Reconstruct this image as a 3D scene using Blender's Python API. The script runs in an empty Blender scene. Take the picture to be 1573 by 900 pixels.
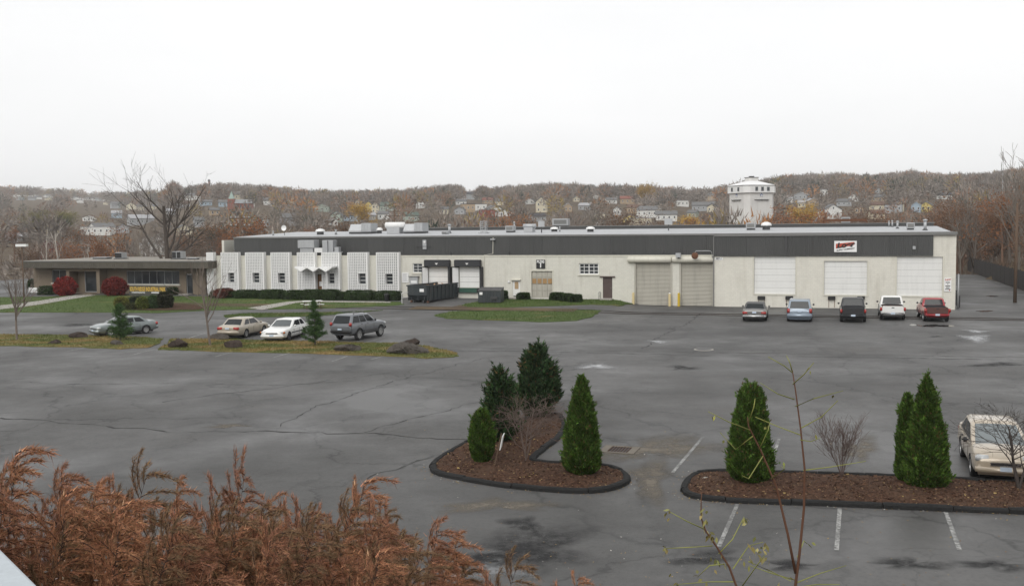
import bpy, bmesh, math, random
import numpy as np
from mathutils import Vector, Matrix
random.seed(7); RNG = np.random.default_rng(7)
S = bpy.context.scene
COL = S.collection

# ------------------------------------------------------------------ camera
FPX, PITCH, ROLL, CAMH = 1552.4, .0656, .0104, 7.81
CX, CY = 786.5, 450.0
aF = np.array([0, math.cos(PITCH), -math.sin(PITCH)])
aR0 = np.array([1., 0, 0]); aU0 = np.array([0, math.sin(PITCH), math.cos(PITCH)])
aR = aR0*math.cos(ROLL) - aU0*math.sin(ROLL)
aU = aR0*math.sin(ROLL) + aU0*math.cos(ROLL)
cam = bpy.data.cameras.new('camera'); camo = bpy.data.objects.new('camera', cam); COL.objects.link(camo)
cam.sensor_width = 36; cam.lens = 36*FPX/1573; cam.clip_end = 12000; cam.clip_start = .05
camo.matrix_world = Matrix(((aR[0], aU[0], -aF[0], 0), (aR[1], aU[1], -aF[1], 0), (aR[2], aU[2], -aF[2], CAMH), (0, 0, 0, 1)))
S.camera = camo
S.render.resolution_x = 1024; S.render.resolution_y = 585

# ------------------------------------------------------------------ sky: even overcast
SUN_EL, SUN_AZ = math.radians(40), math.radians(205)
w = bpy.data.worlds.new('World'); S.world = w; w.use_nodes = True
nt = w.node_tree; nt.nodes.clear()
o = nt.nodes.new('ShaderNodeOutputWorld'); b = nt.nodes.new('ShaderNodeBackground')
sky = nt.nodes.new('ShaderNodeTexSky'); sky.sky_type = 'NISHITA'; sky.sun_disc = False
sky.sun_elevation = SUN_EL; sky.sun_rotation = SUN_AZ; sky.dust_density = 4
hs = nt.nodes.new('ShaderNodeHueSaturation'); hs.inputs['Saturation'].default_value = .12
tc = nt.nodes.new('ShaderNodeTexCoord'); mp = nt.nodes.new('ShaderNodeMapping'); mp.inputs['Scale'].default_value = (1, 1, 4)
nz = nt.nodes.new('ShaderNodeTexNoise'); nz.inputs['Scale'].default_value = 1.6; nz.inputs['Detail'].default_value = 4
cr = nt.nodes.new('ShaderNodeValToRGB'); cr.color_ramp.elements[0].position = .3; cr.color_ramp.elements[1].position = .7
cr.color_ramp.elements[0].color = (8.6, 8.66, 8.74, 1); cr.color_ramp.elements[1].color = (9.5, 9.52, 9.54, 1)
mx = nt.nodes.new('ShaderNodeMixRGB'); mx.inputs[0].default_value = .9      # cloud deck hides most of the clear sky
nt.links.new(tc.outputs['Generated'], mp.inputs[0]); nt.links.new(mp.outputs[0], nz.inputs[0]); nt.links.new(nz.outputs[0], cr.inputs[0])
nt.links.new(sky.outputs[0], hs.inputs['Color']); nt.links.new(hs.outputs[0], mx.inputs[1]); nt.links.new(cr.outputs[0], mx.inputs[2])
nt.links.new(mx.outputs[0], b.inputs[0]); b.inputs[1].default_value = .1; nt.links.new(b.outputs[0], o.inputs[0])
sl = bpy.data.lights.new('sun', 'SUN'); sl.energy = 1.3; sl.angle = math.radians(40); sl.color = (1, .97, .92)
so = bpy.data.objects.new('sun', sl); COL.objects.link(so)
sd = Vector((math.sin(SUN_AZ)*math.cos(SUN_EL), math.cos(SUN_AZ)*math.cos(SUN_EL), math.sin(SUN_EL)))
so.rotation_euler = sd.to_track_quat('Z', 'Y').to_euler(); so.location = (0, -20, 60)
S.cycles.volume_bounces = 3
vs = S.view_settings; vs.view_transform = 'Standard'; vs.look = 'None'; vs.exposure = .25; vs.gamma = 1; vs.use_curve_mapping = False

# ------------------------------------------------------------------ pixel -> place
aC = np.array([0, 0, CAMH])
TH, DIST = .3086, 97.68                                      # warehouse front: angle and distance
aN = np.array([math.sin(TH), math.cos(TH), 0]); aE = np.array([math.cos(TH), -math.sin(TH), 0])
def ray(x, y): return aF + aR*(x-CX)/FPX - aU*(y-CY)/FPX
def P(x, y, z=0.):
    d = ray(x, y); return aC + d*((z-CAMH)/d[2])
W0 = P(1465, 474.2); W0 = W0 + aN*(DIST - aN@W0); W0[2] = 0
def W(x, y, dep=0.):                                         # pixel -> (x along the front, z) on a plane parallel to it
    d = ray(x, y); t = (DIST+dep-aN@aC)/(aN@d); q = aC+d*t-W0; return q@aE, q[2]
def loc(wp): q = np.array([wp[0], wp[1], 0])-np.array([W0[0], W0[1], 0]); return q@aE, q@aN
def L2W(x, y, z=0.): return W0 + aE*x + aN*y + np.array([0, 0, z])
def sm(t): t = min(max(t, 0.), 1.); return t*t*(3-2*t)
def G(x, y):                                                 # paved ground: rises gently towards the docks and the office
    lx, ly = loc((x, y)); return .5*sm((ly+14)/13)*sm((-27.5-lx)/4)
def GP(px, py):
    z = 0.
    for _ in range(12): q = P(px, py, z); z = .5*z+.5*G(q[0], q[1])
    q = P(px, py, z); return np.array([q[0], q[1], G(q[0], q[1])])
def mpp(q): return ((np.array(q)-aC)@aF)/FPX        # metres per pixel at a place

# ------------------------------------------------------------------ mesh helpers
def tag(o, label=None, cat=None, group=None, kind=None):
    if label: o['label'] = label
    if cat: o['category'] = cat
    if group: o['group'] = group
    if kind: o['kind'] = kind
    return o
def empty(name, l=(0, 0, 0), rz=0., label=None, cat=None, group=None, kind=None):
    o = bpy.data.objects.new(name, None); COL.objects.link(o); o.location = l; o.rotation_euler = (0, 0, rz); o.empty_display_size = .3
    return tag(o, label, cat, group, kind)
def link(name, me, parent=None, l=None, rz=None, sc=None):
    o = bpy.data.objects.new(name, me); COL.objects.link(o)
    if parent is not None: o.parent = parent
    if l is not None: o.location = l
    if rz is not None: o.rotation_euler = (0, 0, rz)
    if sc is not None: o.scale = sc if hasattr(sc, '__len__') else (sc, sc, sc)
    return o
def npmesh(name, v, f, mats=(), mi=None, smooth=False, col=None):
    me = bpy.data.meshes.new(name); v = np.asarray(v, dtype=np.float32); f = np.asarray(f, dtype=np.int32); k = f.shape[1]
    me.vertices.add(len(v)); me.vertices.foreach_set('co', v.ravel())
    me.loops.add(f.size); me.loops.foreach_set('vertex_index', f.ravel())
    me.polygons.add(len(f)); me.polygons.foreach_set('loop_start', np.arange(0, f.size, k, dtype=np.int32))
    if mi is not None: me.polygons.foreach_set('material_index', np.asarray(mi, dtype=np.int32))
    if smooth: me.polygons.foreach_set('use_smooth', np.ones(len(f), dtype=bool))
    me.update(calc_edges=True)
    if col is not None:
        a = me.color_attributes.new('tint', 'FLOAT_COLOR', 'POINT'); c4 = np.ones((len(v), 4), np.float32); c4[:, :3] = col; a.data.foreach_set('color', c4.ravel())
    for m in (mats if isinstance(mats, (list, tuple)) else [mats]): me.materials.append(m)
    return me
class MB:
    def __init__(s): s.v = []; s.f = []; s.mi = []; s.k = 0
    def add(s, v, f):
        n = len(s.v); s.v += [tuple(map(float, q)) for q in v]; s.f += [tuple(i+n for i in q) for q in f]; s.mi += [s.k]*len(f); return s
    def mat(s, k): s.k = k; return s
    def box(s, x0, x1, y0, y1, z0, z1):
        return s.add([(x0,y0,z0),(x1,y0,z0),(x1,y1,z0),(x0,y1,z0),(x0,y0,z1),(x1,y0,z1),(x1,y1,z1),(x0,y1,z1)],
            [(0,3,2,1),(4,5,6,7),(0,1,5,4),(1,2,6,5),(2,3,7,6),(3,0,4,7)])
    def bar(s, a, b, wd, ht, up=(0, 0, 1)):
        a = np.array(a, float); b = np.array(b, float); d = b-a; L = np.linalg.norm(d); d = d/L; u = np.array(up, float)
        sx = np.cross(d, u); n = np.linalg.norm(sx)
        if n < 1e-6: sx = np.cross(d, np.array([1., 0, 0])); n = np.linalg.norm(sx)
        sx /= n; u = np.cross(sx, d); sx = sx*wd/2; u = u*ht/2
        return s.add([a-sx-u, a+sx-u, a+sx+u, a-sx+u, b-sx-u, b+sx-u, b+sx+u, b-sx+u], [(0,3,2,1),(4,5,6,7),(0,1,5,4),(1,2,6,5),(2,3,7,6),(3,0,4,7)][::1])
    def rbox(s, x0, x1, y0, y1, z0, z1, r=.05, seg=2):
        bm = bmesh.new(); bmesh.ops.create_cube(bm, size=1)
        for q in bm.verts: q.co = Vector(((x0+x1)/2+q.co.x*(x1-x0), (y0+y1)/2+q.co.y*(y1-y0), (z0+z1)/2+q.co.z*(z1-z0)))
        bmesh.ops.bevel(bm, geom=list(bm.edges), offset=min(r, .45*min(x1-x0, y1-y0, z1-z0)), segments=seg, affect='EDGES')
        bm.verts.index_update(); v = [tuple(q.co) for q in bm.verts]; f = [tuple(q.index for q in fc.verts) for fc in bm.faces]; bm.free()
        return s.add(v, f)
    def tube(s, pts, rad, n=6, cap=True):
        pts = [np.array(q, float) for q in pts]
        if not hasattr(rad, '__len__'): rad = [rad]*len(pts)
        V = []; ref = None
        for i, q in enumerate(pts):
            d = pts[min(i+1, len(pts)-1)]-pts[max(i-1, 0)]; d = d/(np.linalg.norm(d)+1e-9)
            if ref is None: ref = np.cross(d, [0, 0, 1.]) if abs(d[2]) < .9 else np.cross(d, [1., 0, 0])
            a = ref - d*(ref@d); a /= np.linalg.norm(a); ref = a; c = np.cross(d, a)
            for j in range(n):
                t = 2*math.pi*j/n; V.append(q+(a*math.cos(t)+c*math.sin(t))*rad[i])
        Fc = [(i*n+j, i*n+(j+1) % n, (i+1)*n+(j+1) % n, (i+1)*n+j) for i in range(len(pts)-1) for j in range(n)]
        if cap: Fc += [tuple(range(n))[::-1], tuple((len(pts)-1)*n+j for j in range(n))]
        return s.add(V, Fc)
    def lathe(s, prof, c=(0, 0, 0), n=16, axis=2, cap=True):
        V = []
        for (r, z) in prof:
            for j in range(n):
                t = 2*math.pi*j/n; q = [r*math.cos(t), r*math.sin(t), z]
                if axis == 1: q = [q[0], q[2], -q[1]]
                if axis == 0: q = [q[2], q[0], q[1]]
                V.append((q[0]+c[0], q[1]+c[1], q[2]+c[2]))
        m = len(prof)
        Fc = [(i*n+j, i*n+(j+1) % n, (i+1)*n+(j+1) % n, (i+1)*n+j) for i in range(m-1) for j in range(n)]
        if cap: Fc += [tuple(range(n))[::-1], tuple((m-1)*n+j for j in range(n))]
        return s.add(V, Fc)
    def prism(s, poly, z0, z1):                               # poly: list of (x, y) or (x, y, zoffset)
        n = len(poly); V = [(q[0], q[1], z0+(q[2] if len(q) > 2 else 0)) for q in poly]+[(q[0], q[1], z1+(q[2] if len(q) > 2 else 0)) for q in poly]
        return s.add(V, [tuple(range(n))[::-1], tuple(range(n, 2*n))]+[(i, (i+1) % n, n+(i+1) % n, n+i) for i in range(n)])
    def extr(s, poly3, vec):
        n = len(poly3); v = np.array(vec, float); V = [np.array(q, float) for q in poly3]; V = V+[q+v for q in V]
        return s.add(V, [tuple(range(n)), tuple(range(n, 2*n))[::-1]]+[(i, n+i, n+(i+1) % n, (i+1) % n) for i in range(n)])
    def quad(s, a, b, c, d): return s.add([a, b, c, d], [(0, 1, 2, 3)])
    def mesh(s, name, mats, smooth=False, fix=True):
        me = bpy.data.meshes.new(name); me.from_pydata(s.v, [], s.f)
        for m in (mats if isinstance(mats, (list, tuple)) else [mats]): me.materials.append(m)
        me.polygons.foreach_set('material_index', s.mi)
        if fix:
            bm = bmesh.new(); bm.from_mesh(me); bmesh.ops.recalc_face_normals(bm, faces=bm.faces); bm.to_mesh(me); bm.free()
        if smooth: me.polygons.foreach_set('use_smooth', [True]*len(me.polygons))
        me.update(); return me
    def build(s, name, mats, parent=None, smooth=False, l=None, rz=None): return link(name, s.mesh(name, mats, smooth), parent, l, rz)

# ------------------------------------------------------------------ materials
MC = {}
def nodes(name):
    m = bpy.data.materials.new(name); m.use_nodes = True; t = m.node_tree; return m, t, t.nodes['Principled BSDF']
def N(t, ty, **k):
    n = t.nodes.new(ty)
    for a, v in k.items():
        if a in n.inputs: n.inputs[a].default_value = v
        else: setattr(n, a, v)
    return n
def mixc(t, fac, a, b, mode='MIX'):
    n = t.nodes.new('ShaderNodeMixRGB'); n.blend_type = mode
    for i, q in enumerate((fac, a, b)):
        if hasattr(q, 'is_output'): t.links.new(q, n.inputs[i])
        elif isinstance(q, (int, float)): n.inputs[i].default_value = q
        else: n.inputs[i].default_value = (*q[:3], 1)
    return n.outputs[0]
def noise(t, scale, detail=4, rough=.55, stretch=None, coord='Object', off=None):
    tc = t.nodes.new('ShaderNodeTexCoord'); src = tc.outputs[coord]
    if coord == 'World':
        pass
    if stretch or off:
        mp = t.nodes.new('ShaderNodeMapping'); mp.inputs['Scale'].default_value = stretch or (1, 1, 1); mp.inputs['Location'].default_value = off or (0, 0, 0)
        t.links.new(src, mp.inputs[0]); src = mp.outputs[0]
    n = N(t, 'ShaderNodeTexNoise', Scale=scale, Detail=detail, Roughness=rough); t.links.new(src, n.inputs['Vector']); return n.outputs[0]
def ramp(t, src, p0, p1, c0=(0, 0, 0), c1=(1, 1, 1)):
    r = t.nodes.new('ShaderNodeValToRGB'); e = r.color_ramp.elements; e[0].position = p0; e[1].position = p1; e[0].color = (*c0, 1); e[1].color = (*c1, 1)
    t.links.new(src, r.inputs[0]); return r.outputs[0]
def bumpn(t, bs, src, strength=.3, dist=.02):
    bn = t.nodes.new('ShaderNodeBump'); bn.inputs['Strength'].default_value = strength; bn.inputs['Distance'].default_value = dist
    t.links.new(src, bn.inputs['Height']); t.links.new(bn.outputs[0], bs.inputs['Normal'])
def mk(name, col, rough=.8, var=.18, scale=2., metal=0., bump=0., bscale=30., spec=.5, streak=0., dirt=(.12, .11, .09), coat=0., randobj=0.):
    if name in MC: return MC[name]
    m, t, bs = nodes(name); c = np.array(col)
    out = mixc(t, noise(t, scale, 5), c*(1-var), np.minimum(c*(1+var), .95))
    out = mixc(t, ramp(t, noise(t, scale*9, 3), .35, .75), out, c*(1-var*.7))
    if streak: out = mixc(t, ramp(t, noise(t, 1.1, 5, .6, stretch=(2.6, 2.6, .22)), .5, .78, (0, 0, 0), (streak,)*3), out, dirt)
    if randobj:
        oi = t.nodes.new('ShaderNodeObjectInfo'); mr = N(t, 'ShaderNodeMapRange'); t.links.new(oi.outputs['Random'], mr.inputs[0]); mr.inputs[3].default_value = 1-randobj; mr.inputs[4].default_value = 1+randobj
        cc = t.nodes.new('ShaderNodeCombineColor'); [t.links.new(mr.outputs[0], cc.inputs[i]) for i in range(3)]
        out = mixc(t, 1., out, cc.outputs[0], 'MULTIPLY')
    t.links.new(out, bs.inputs['Base Color']); bs.inputs['Roughness'].default_value = rough; bs.inputs['Metallic'].default_value = metal
    bs.inputs['Specular IOR Level'].default_value = spec; bs.inputs['Coat Weight'].default_value = coat; bs.inputs['Coat Roughness'].default_value = .08
    if bump: bumpn(t, bs, noise(t, bscale, 4), bump)
    MC[name] = m; return m
def mkobj(name, rough=.85, var=.25, scale=3., trans=0.):      # colour comes from the object (species, kind), with natural variation
    m, t, bs = nodes(name); oi = t.nodes.new('ShaderNodeObjectInfo')
    d = mixc(t, 1., oi.outputs['Color'], (1-var,)*3, 'MULTIPLY'); l = mixc(t, 1., oi.outputs['Color'], (1+var,)*3, 'MULTIPLY')
    t.links.new(mixc(t, noise(t, scale, 3), d, l), bs.inputs['Base Color']); bs.inputs['Roughness'].default_value = rough; bs.inputs['Specular IOR Level'].default_value = .2
    return m
def mkattr(name, rough=.9):
    m, t, bs = nodes(name); a = t.nodes.new('ShaderNodeAttribute'); a.attribute_name = 'tint'
    t.links.new(a.outputs['Color'], bs.inputs['Base Color']); bs.inputs['Roughness'].default_value = rough; bs.inputs['Specular IOR Level'].default_value = .15
    return m
def asphalt():
    m, t, bs = nodes('asphalt')
    tc = t.nodes.new('ShaderNodeTexCoord'); wn = N(t, 'ShaderNodeTexNoise', Scale=.45, Detail=6, Roughness=.6); t.links.new(tc.outputs['Object'], wn.inputs['Vector'])
    wv = N(t, 'ShaderNodeVectorMath', operation='MULTIPLY_ADD'); t.links.new(wn.outputs['Color'], wv.inputs[0]); wv.inputs[1].default_value = (3.4, 3.4, 0); t.links.new(tc.outputs['Object'], wv.inputs[2])
    def vor(sc, feature, rot=.3, st=(.8, .62, 1)):
        mp = t.nodes.new('ShaderNodeMapping'); mp.inputs['Rotation'].default_value = (0, 0, rot); mp.inputs['Scale'].default_value = st; t.links.new(wv.outputs[0], mp.inputs[0])
        vo = N(t, 'ShaderNodeTexVoronoi', feature=feature, Scale=sc); t.links.new(mp.outputs[0], vo.inputs['Vector']); return vo
    big = noise(t, .05, 5, .6); c = mixc(t, ramp(t, big, .4, .58), (.045, .045, .045), (.1, .099, .097))
    sp = t.nodes.new('ShaderNodeSeparateColor'); t.links.new(vor(.19, 'F1').outputs['Color'], sp.inputs[0]); c = mixc(t, ramp(t, sp.outputs[0], .0, 1., (0, 0, 0), (.75,)*3), c, (.11, .108, .106))
    halo = ramp(t, vor(.19, 'DISTANCE_TO_EDGE').outputs['Distance'], 0., .2, (.7,)*3, (0, 0, 0)); halo = mixc(t, 1., halo, ramp(t, noise(t, .11, 4, off=(9, 2, 0)), .34, .6), 'MULTIPLY'); c = mixc(t, halo, c, (.045, .045, .044))
    c = mixc(t, ramp(t, noise(t, .9, 7, .75), .42, .7, (0, 0, 0), (.6,)*3), c, (.042, .042, .042))
    c = mixc(t, ramp(t, noise(t, .14, 6, .65, off=(31, 7, 0)), .6, .78, (0, 0, 0), (.4,)*3), c, (.12, .108, .09))
    fine = noise(t, 38, 4, .8); c = mixc(t, ramp(t, fine, .4, .72, (0, 0, 0), (.8,)*3), c, (.115, .112, .108)); c = mixc(t, ramp(t, noise(t, 2.6, 6, .75, off=(8, 8, 0)), .52, .78, (0, 0, 0), (.45,)*3), c, (.105, .1, .092)); c = mixc(t, ramp(t, noise(t, 7, 6, .8), .5, .72, (0, 0, 0), (.6,)*3), c, (.03, .03, .03))
    k1 = ramp(t, vor(.19, 'DISTANCE_TO_EDGE').outputs['Distance'], 0., .013, (.6,)*3, (0, 0, 0)); k2 = ramp(t, vor(.42, 'DISTANCE_TO_EDGE', .9).outputs['Distance'], 0., .014, (.4,)*3, (0, 0, 0))
    k1 = mixc(t, 1., k1, ramp(t, noise(t, .13, 3, off=(1, 3, 0)), .36, .5), 'MULTIPLY'); k2 = mixc(t, 1., k2, ramp(t, noise(t, .1, 3, off=(5, 9, 0)), .44, .56), 'MULTIPLY')
    c = mixc(t, k1, c, (.017, .017, .017)); c = mixc(t, k2, c, (.02, .02, .02))
    t.links.new(c, bs.inputs['Base Color']); wet = ramp(t, noise(t, .1, 6, .62, off=(3, 40, 0)), .36, .64, (.42,)*3, (.92,)*3); t.links.new(wet, bs.inputs['Roughness'])
    bs.inputs['Specular IOR Level'].default_value = .34; bumpn(t, bs, fine, .35, .01); MC['asphalt'] = m; return m
def grassmat(name, a, b, dry, dryamt):
    m, t, bs = nodes(name)
    c = mixc(t, ramp(t, noise(t, 1.4, 5, .6), .3, .7), a, b); c = mixc(t, ramp(t, noise(t, .5, 5, .6, stretch=(.5, 1, 1)), .62-dryamt*.35, .8-dryamt*.3), c, dry)
    c = mixc(t, ramp(t, noise(t, 22, 3, .7), .35, .7, (0, 0, 0), (.5,)*3), c, np.array(a)*.6)
    t.links.new(c, bs.inputs['Base Color']); bs.inputs['Roughness'].default_value = .9; bs.inputs['Specular IOR Level'].default_value = .2
    bumpn(t, bs, noise(t, 30, 3, .7), .6, .04); return m
def mulchmat():
    m, t, bs = nodes('mulch'); bs.inputs['Specular IOR Level'].default_value = .1; v = N(t, 'ShaderNodeTexVoronoi', Scale=22.); tc = t.nodes.new('ShaderNodeTexCoord'); t.links.new(tc.outputs['Object'], v.inputs['Vector'])
    sp = t.nodes.new('ShaderNodeSeparateColor'); t.links.new(v.outputs['Color'], sp.inputs[0])
    c = ramp(t, sp.outputs[0], .0, 1., (.03, .016, .011), (.1, .055, .036)); c = mixc(t, ramp(t, noise(t, 1.2, 4), .45, .7, (0, 0, 0), (.6,)*3), c, (.085, .055, .038))
    c = mixc(t, ramp(t, sp.outputs[1], .985, .99), c, (.3, .21, .1)); t.links.new(c, bs.inputs['Base Color']); bs.inputs['Roughness'].default_value = .95
    bumpn(t, bs, v.outputs['Distance'], .8, .03); return m
def wallmat(name, col, streak=.3):
    m, t, bs = nodes(name); c = np.array(col)
    out = mixc(t, noise(t, .6, 5), c*.9, np.minimum(c*1.07, .9)); 
    tc = t.nodes.new('ShaderNodeTexCoord'); mp = t.nodes.new('ShaderNodeMapping'); mp.inputs['Rotation'].default_value = (math.pi/2, 0, 0); t.links.new(tc.outputs['Object'], mp.inputs[0])
    br = N(t, 'ShaderNodeTexBrick', Scale=1.); br.inputs['Brick Width'].default_value = .4; br.inputs['Row Height'].default_value = .2; br.inputs['Mortar Size'].default_value = .008
    br.inputs['Color1'].default_value = (1, 1, 1, 1); br.inputs['Color2'].default_value = (.93, .93, .93, 1); br.inputs['Mortar'].default_value = (.8, .8, .8, 1); t.links.new(mp.outputs[0], br.inputs['Vector'])
    out = mixc(t, .8, out, br.outputs['Color'], 'MULTIPLY')
    out = mixc(t, ramp(t, noise(t, .9, 6, .62, stretch=(1.6, 1.6, .25)), .52, .8, (0, 0, 0), (streak,)*3), out, (.27, .235, .175))
    out = mixc(t, ramp(t, noise(t, 5, 5, .6, off=(4, 4, 4)), .66, .74, (0, 0, 0), (.3,)*3), out, (.3, .27, .22))
    t.links.new(out, bs.inputs['Base Color']); bs.inputs['Roughness'].default_value = .75; bs.inputs['Specular IOR Level'].default_value = .3
    bumpn(t, bs, br.outputs['Color'], .4, .01); MC[name] = m; return m
def ribbed(name, col, pitch, var=.12, streak=.35, rough=.6):  # ribbed metal cladding
    m, t, bs = nodes(name); c = np.array(col)
    out = mixc(t, noise(t, .5, 4), c*(1-var), c*(1+var)); out = mixc(t, ramp(t, noise(t, 1.2, 5, .6, stretch=(3, 3, .12)), .5, .75, (0, 0, 0), (streak,)*3), out, c*.55)
    oi = t.nodes.new('ShaderNodeObjectInfo'); mr = N(t, 'ShaderNodeMapRange'); t.links.new(oi.outputs['Random'], mr.inputs[0]); mr.inputs[3].default_value = .9; mr.inputs[4].default_value = 1.12
    cc = t.nodes.new('ShaderNodeCombineColor'); [t.links.new(mr.outputs[0], cc.inputs[i]) for i in range(3)]; out = mixc(t, 1., out, cc.outputs[0], 'MULTIPLY')
    t.links.new(out, bs.inputs['Base Color']); bs.inputs['Roughness'].default_value = rough
    wv = N(t, 'ShaderNodeTexWave', Scale=1/pitch/3.1416*1.57, wave_type='BANDS', bands_direction='X'); tc = t.nodes.new('ShaderNodeTexCoord'); t.links.new(tc.outputs['Object'], wv.inputs['Vector'])
    bumpn(t, bs, wv.outputs['Fac'], .8, .03); MC[name] = m; return m
def glass(name, col=(.03, .035, .04), rough=.06, spec=.7):
    m, t, bs = nodes(name); bs.inputs['Base Color'].default_value = (*col, 1); bs.inputs['Roughness'].default_value = rough; bs.inputs['Specular IOR Level'].default_value = spec
    bumpn(t, bs, noise(t, .8, 2), .03, .02); MC[name] = m; return m
def paint(name, col, flake=.0):
    m, t, bs = nodes(name); c = np.array(col)
    out = mixc(t, noise(t, 1.5, 4), c*.92, np.minimum(c*1.06, .9)); out = mixc(t, ramp(t, noise(t, 2.2, 5, .6, stretch=(1, 1, 2)), .55, .85, (0, 0, 0), (.25,)*3), out, c*.6+.03)
    t.links.new(out, bs.inputs['Base Color']); bs.inputs['Roughness'].default_value = .32; bs.inputs['Metallic'].default_value = flake; bs.inputs['Coat Weight'].default_value = .7; bs.inputs['Coat Roughness'].default_value = .06
    MC[name] = m; return m
ASPH = asphalt(); MULCH = mulchmat()
GRASS = grassmat('lawn_grass', (.055, .085, .02), (.085, .125, .03), (.19, .15, .07), .16)
GRASSD = grassmat('dry_grass', (.085, .105, .028), (.13, .14, .04), (.29, .19, .08), .5)
EARTH = grassmat('earth', (.07, .05, .032), (.11, .08, .05), (.15, .11, .06), .4)
WALL = wallmat('painted_block', (.63, .615, .55), .4); WALLR = wallmat('painted_block_bay', (.66, .64, .57), .35)
WHITE = mk('white_paint', (.74, .74, .73), .6, .08, 3, streak=.12); LATT = mk('lattice_white', (.72, .72, .71), .7, .1, 2, streak=.15)
CLAD = ribbed('dark_cladding', (.052, .053, .052), .3)
COPE = mk('coping_grey', (.17, .17, .165), .5, .15, 2, streak=.3); COPEW = mk('coping_cream', (.6, .58, .5), .6, .1, 2, streak=.2)
ROOFW = mk('roof_pale', (.4, .41, .42), .6, .3, .35, streak=.0); ROOFD = mk('roof_dark', (.07, .07, .07), .8, .2, .7); ROOFG = mk('roof_gravel', (.24, .22, .19), .9, .2, 1.2, bump=.4)
DOORW = mk('door_white', (.72, .72, .7), .5, .06, 2, streak=.12); DOORT = mk('door_tan', (.42, .4, .345), .55, .1, 1.5, streak=.35); DOORB = mk('door_brown', (.075, .05, .045), .5, .15, 2)
GLASS = glass('window_glass'); GLASSB = glass('window_glass_blue', (.05, .06, .065)); AUTOG = glass('car_glass', (.014, .017, .019), .04, .3); SCREENG = glass('windscreen_glass', (.06, .07, .072), .04)  # windscreen copy is lighter than car glass: reflected sky put into its colour
METAL = mk('galvanised', (.42, .43, .44), .45, .15, 3, .35, streak=.2); METALD = mk('dark_metal', (.06, .06, .062), .55, .2, 3, .3)
RUBBER = mk('rubber', (.017, .017, .018), .75, .2, 6); BLACK = mk('black_panel', (.022, .023, .027), .6, .2, 3); CHROME = mk('chrome', (.6, .6, .6), .18, .05, 3, .9)
CONC = mk('concrete', (.33, .31, .28), .85, .18, 1.5, bump=.3, streak=.2); KERB = mk('asphalt_kerb', (.02, .02, .02), .9, .4, 2.5, bump=.9, bscale=9, spec=.2)
RUST = mk('rust', (.14, .06, .03), .85, .35, 4, bump=.3); WOOD = mk('timber_pole', (.11, .07, .045), .85, .25, 3, bump=.3)
BARK = mk('bark', (.085, .07, .058), .9, .3, 4, bump=.5, bscale=20); YELLOW = mk('yellow_paint', (.62, .43, .03), .55, .15, 5, streak=.25)
CREAMP = mk('cream_post', (.68, .56, .3), .6, .15, 5, streak=.25); BRNWALL = mk('tan_brick', (.19, .15, .108), .8, .18, 2.5, bump=.3, bscale=12); OLIVE = ribbed('olive_fascia', (.068, .06, .045), .5, streak=.25)
STONE = mk('field_stone', (.05, .038, .032), .95, .55, 2.6, bump=1., bscale=5, spec=.2, streak=.5, dirt=(.1, .075, .06)); STONEG = mk('grey_stone', (.085, .075, .065), .95, .45, 2.6, bump=1., bscale=5, spec=.2, streak=.5, dirt=(.035, .03, .027))
GREENM = mk('dumpster_green', (.028, .036, .04), .5, .25, 2, streak=.3, dirt=(.09, .08, .07)); LEVEL = mk('leveller_green', (.02, .075, .05), .5, .2, 4)
PLATE = mk('licence_plate', (.5, .58, .68), .5, .1, 8); TAIL = mk('tail_light_red', (.35, .02, .015), .2, .1, 5, coat=.6); AMBER = mk('amber_lens', (.55, .16, .02), .2, .1, 5, coat=.6); LAMP = mk('headlight_lens', (.55, .57, .58), .1, .1, 9, coat=.8)
LEAF = mkobj('foliage'); TWIG = mkobj('twigs', .9, .25, 1.5); WOODS = mkattr('woodland'); HOUSEM = mkobj('house_paint', .7, .08, .3); ROOFM = mkobj('shingle_roof', .9, .2, .8)
RED = mk('sign_red', (.45, .07, .035), .5, .1, 6); INK = mk('sign_black', (.012, .012, .013), .5, .1, 6); GOLD = mk('sign_gold', (.6, .38, .06), .5, .1, 6); SIGNW = mk('sign_white', (.76, .76, .75), .5, .05, 4, streak=.1); BLUE = mk('emblem_blue', (.03, .08, .3), .5, .1, 6)
PAINTL = None
def linepaint():
    m, t, bs = nodes('worn_line_paint'); f = ramp(t, noise(t, 9, 6, .7), .38, .62); f2 = ramp(t, noise(t, 1.1, 3), .3, .6)
    c = mixc(t, mixc(t, 1., f, f2, 'MULTIPLY'), (.09, .089, .087), (.4, .4, .385)); t.links.new(c, bs.inputs['Base Color']); bs.inputs['Roughness'].default_value = .75; return m
PAINTL = linepaint()
def watermat():
    m, t, bs = nodes('puddle_water'); bs.inputs['Base Color'].default_value = (.035, .034, .032, 1); bs.inputs['Roughness'].default_value = .04; bs.inputs['Specular IOR Level'].default_value = .9
    bumpn(t, bs, noise(t, 3, 2), .04, .01); return m
WATER = watermat()
def softmat(name, col, rough, scale=1.3, mxa=.8):
    m, t, bs = nodes(name); at_ = t.nodes.new('ShaderNodeAttribute'); at_.attribute_name = 'tint'; c = np.array(col)
    t.links.new(mixc(t, noise(t, scale*3, 5, .7), c*.7, np.minimum(c*1.3, .8)), bs.inputs['Base Color']); bs.inputs['Roughness'].default_value = rough; bs.inputs['Specular IOR Level'].default_value = .2
    f = mixc(t, 1., at_.outputs['Color'], ramp(t, noise(t, scale, 7, .75), .34, .56), 'MULTIPLY'); f = mixc(t, 1., f, (mxa,)*3, 'MULTIPLY'); t.links.new(f, bs.inputs['Alpha']); return m
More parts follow.
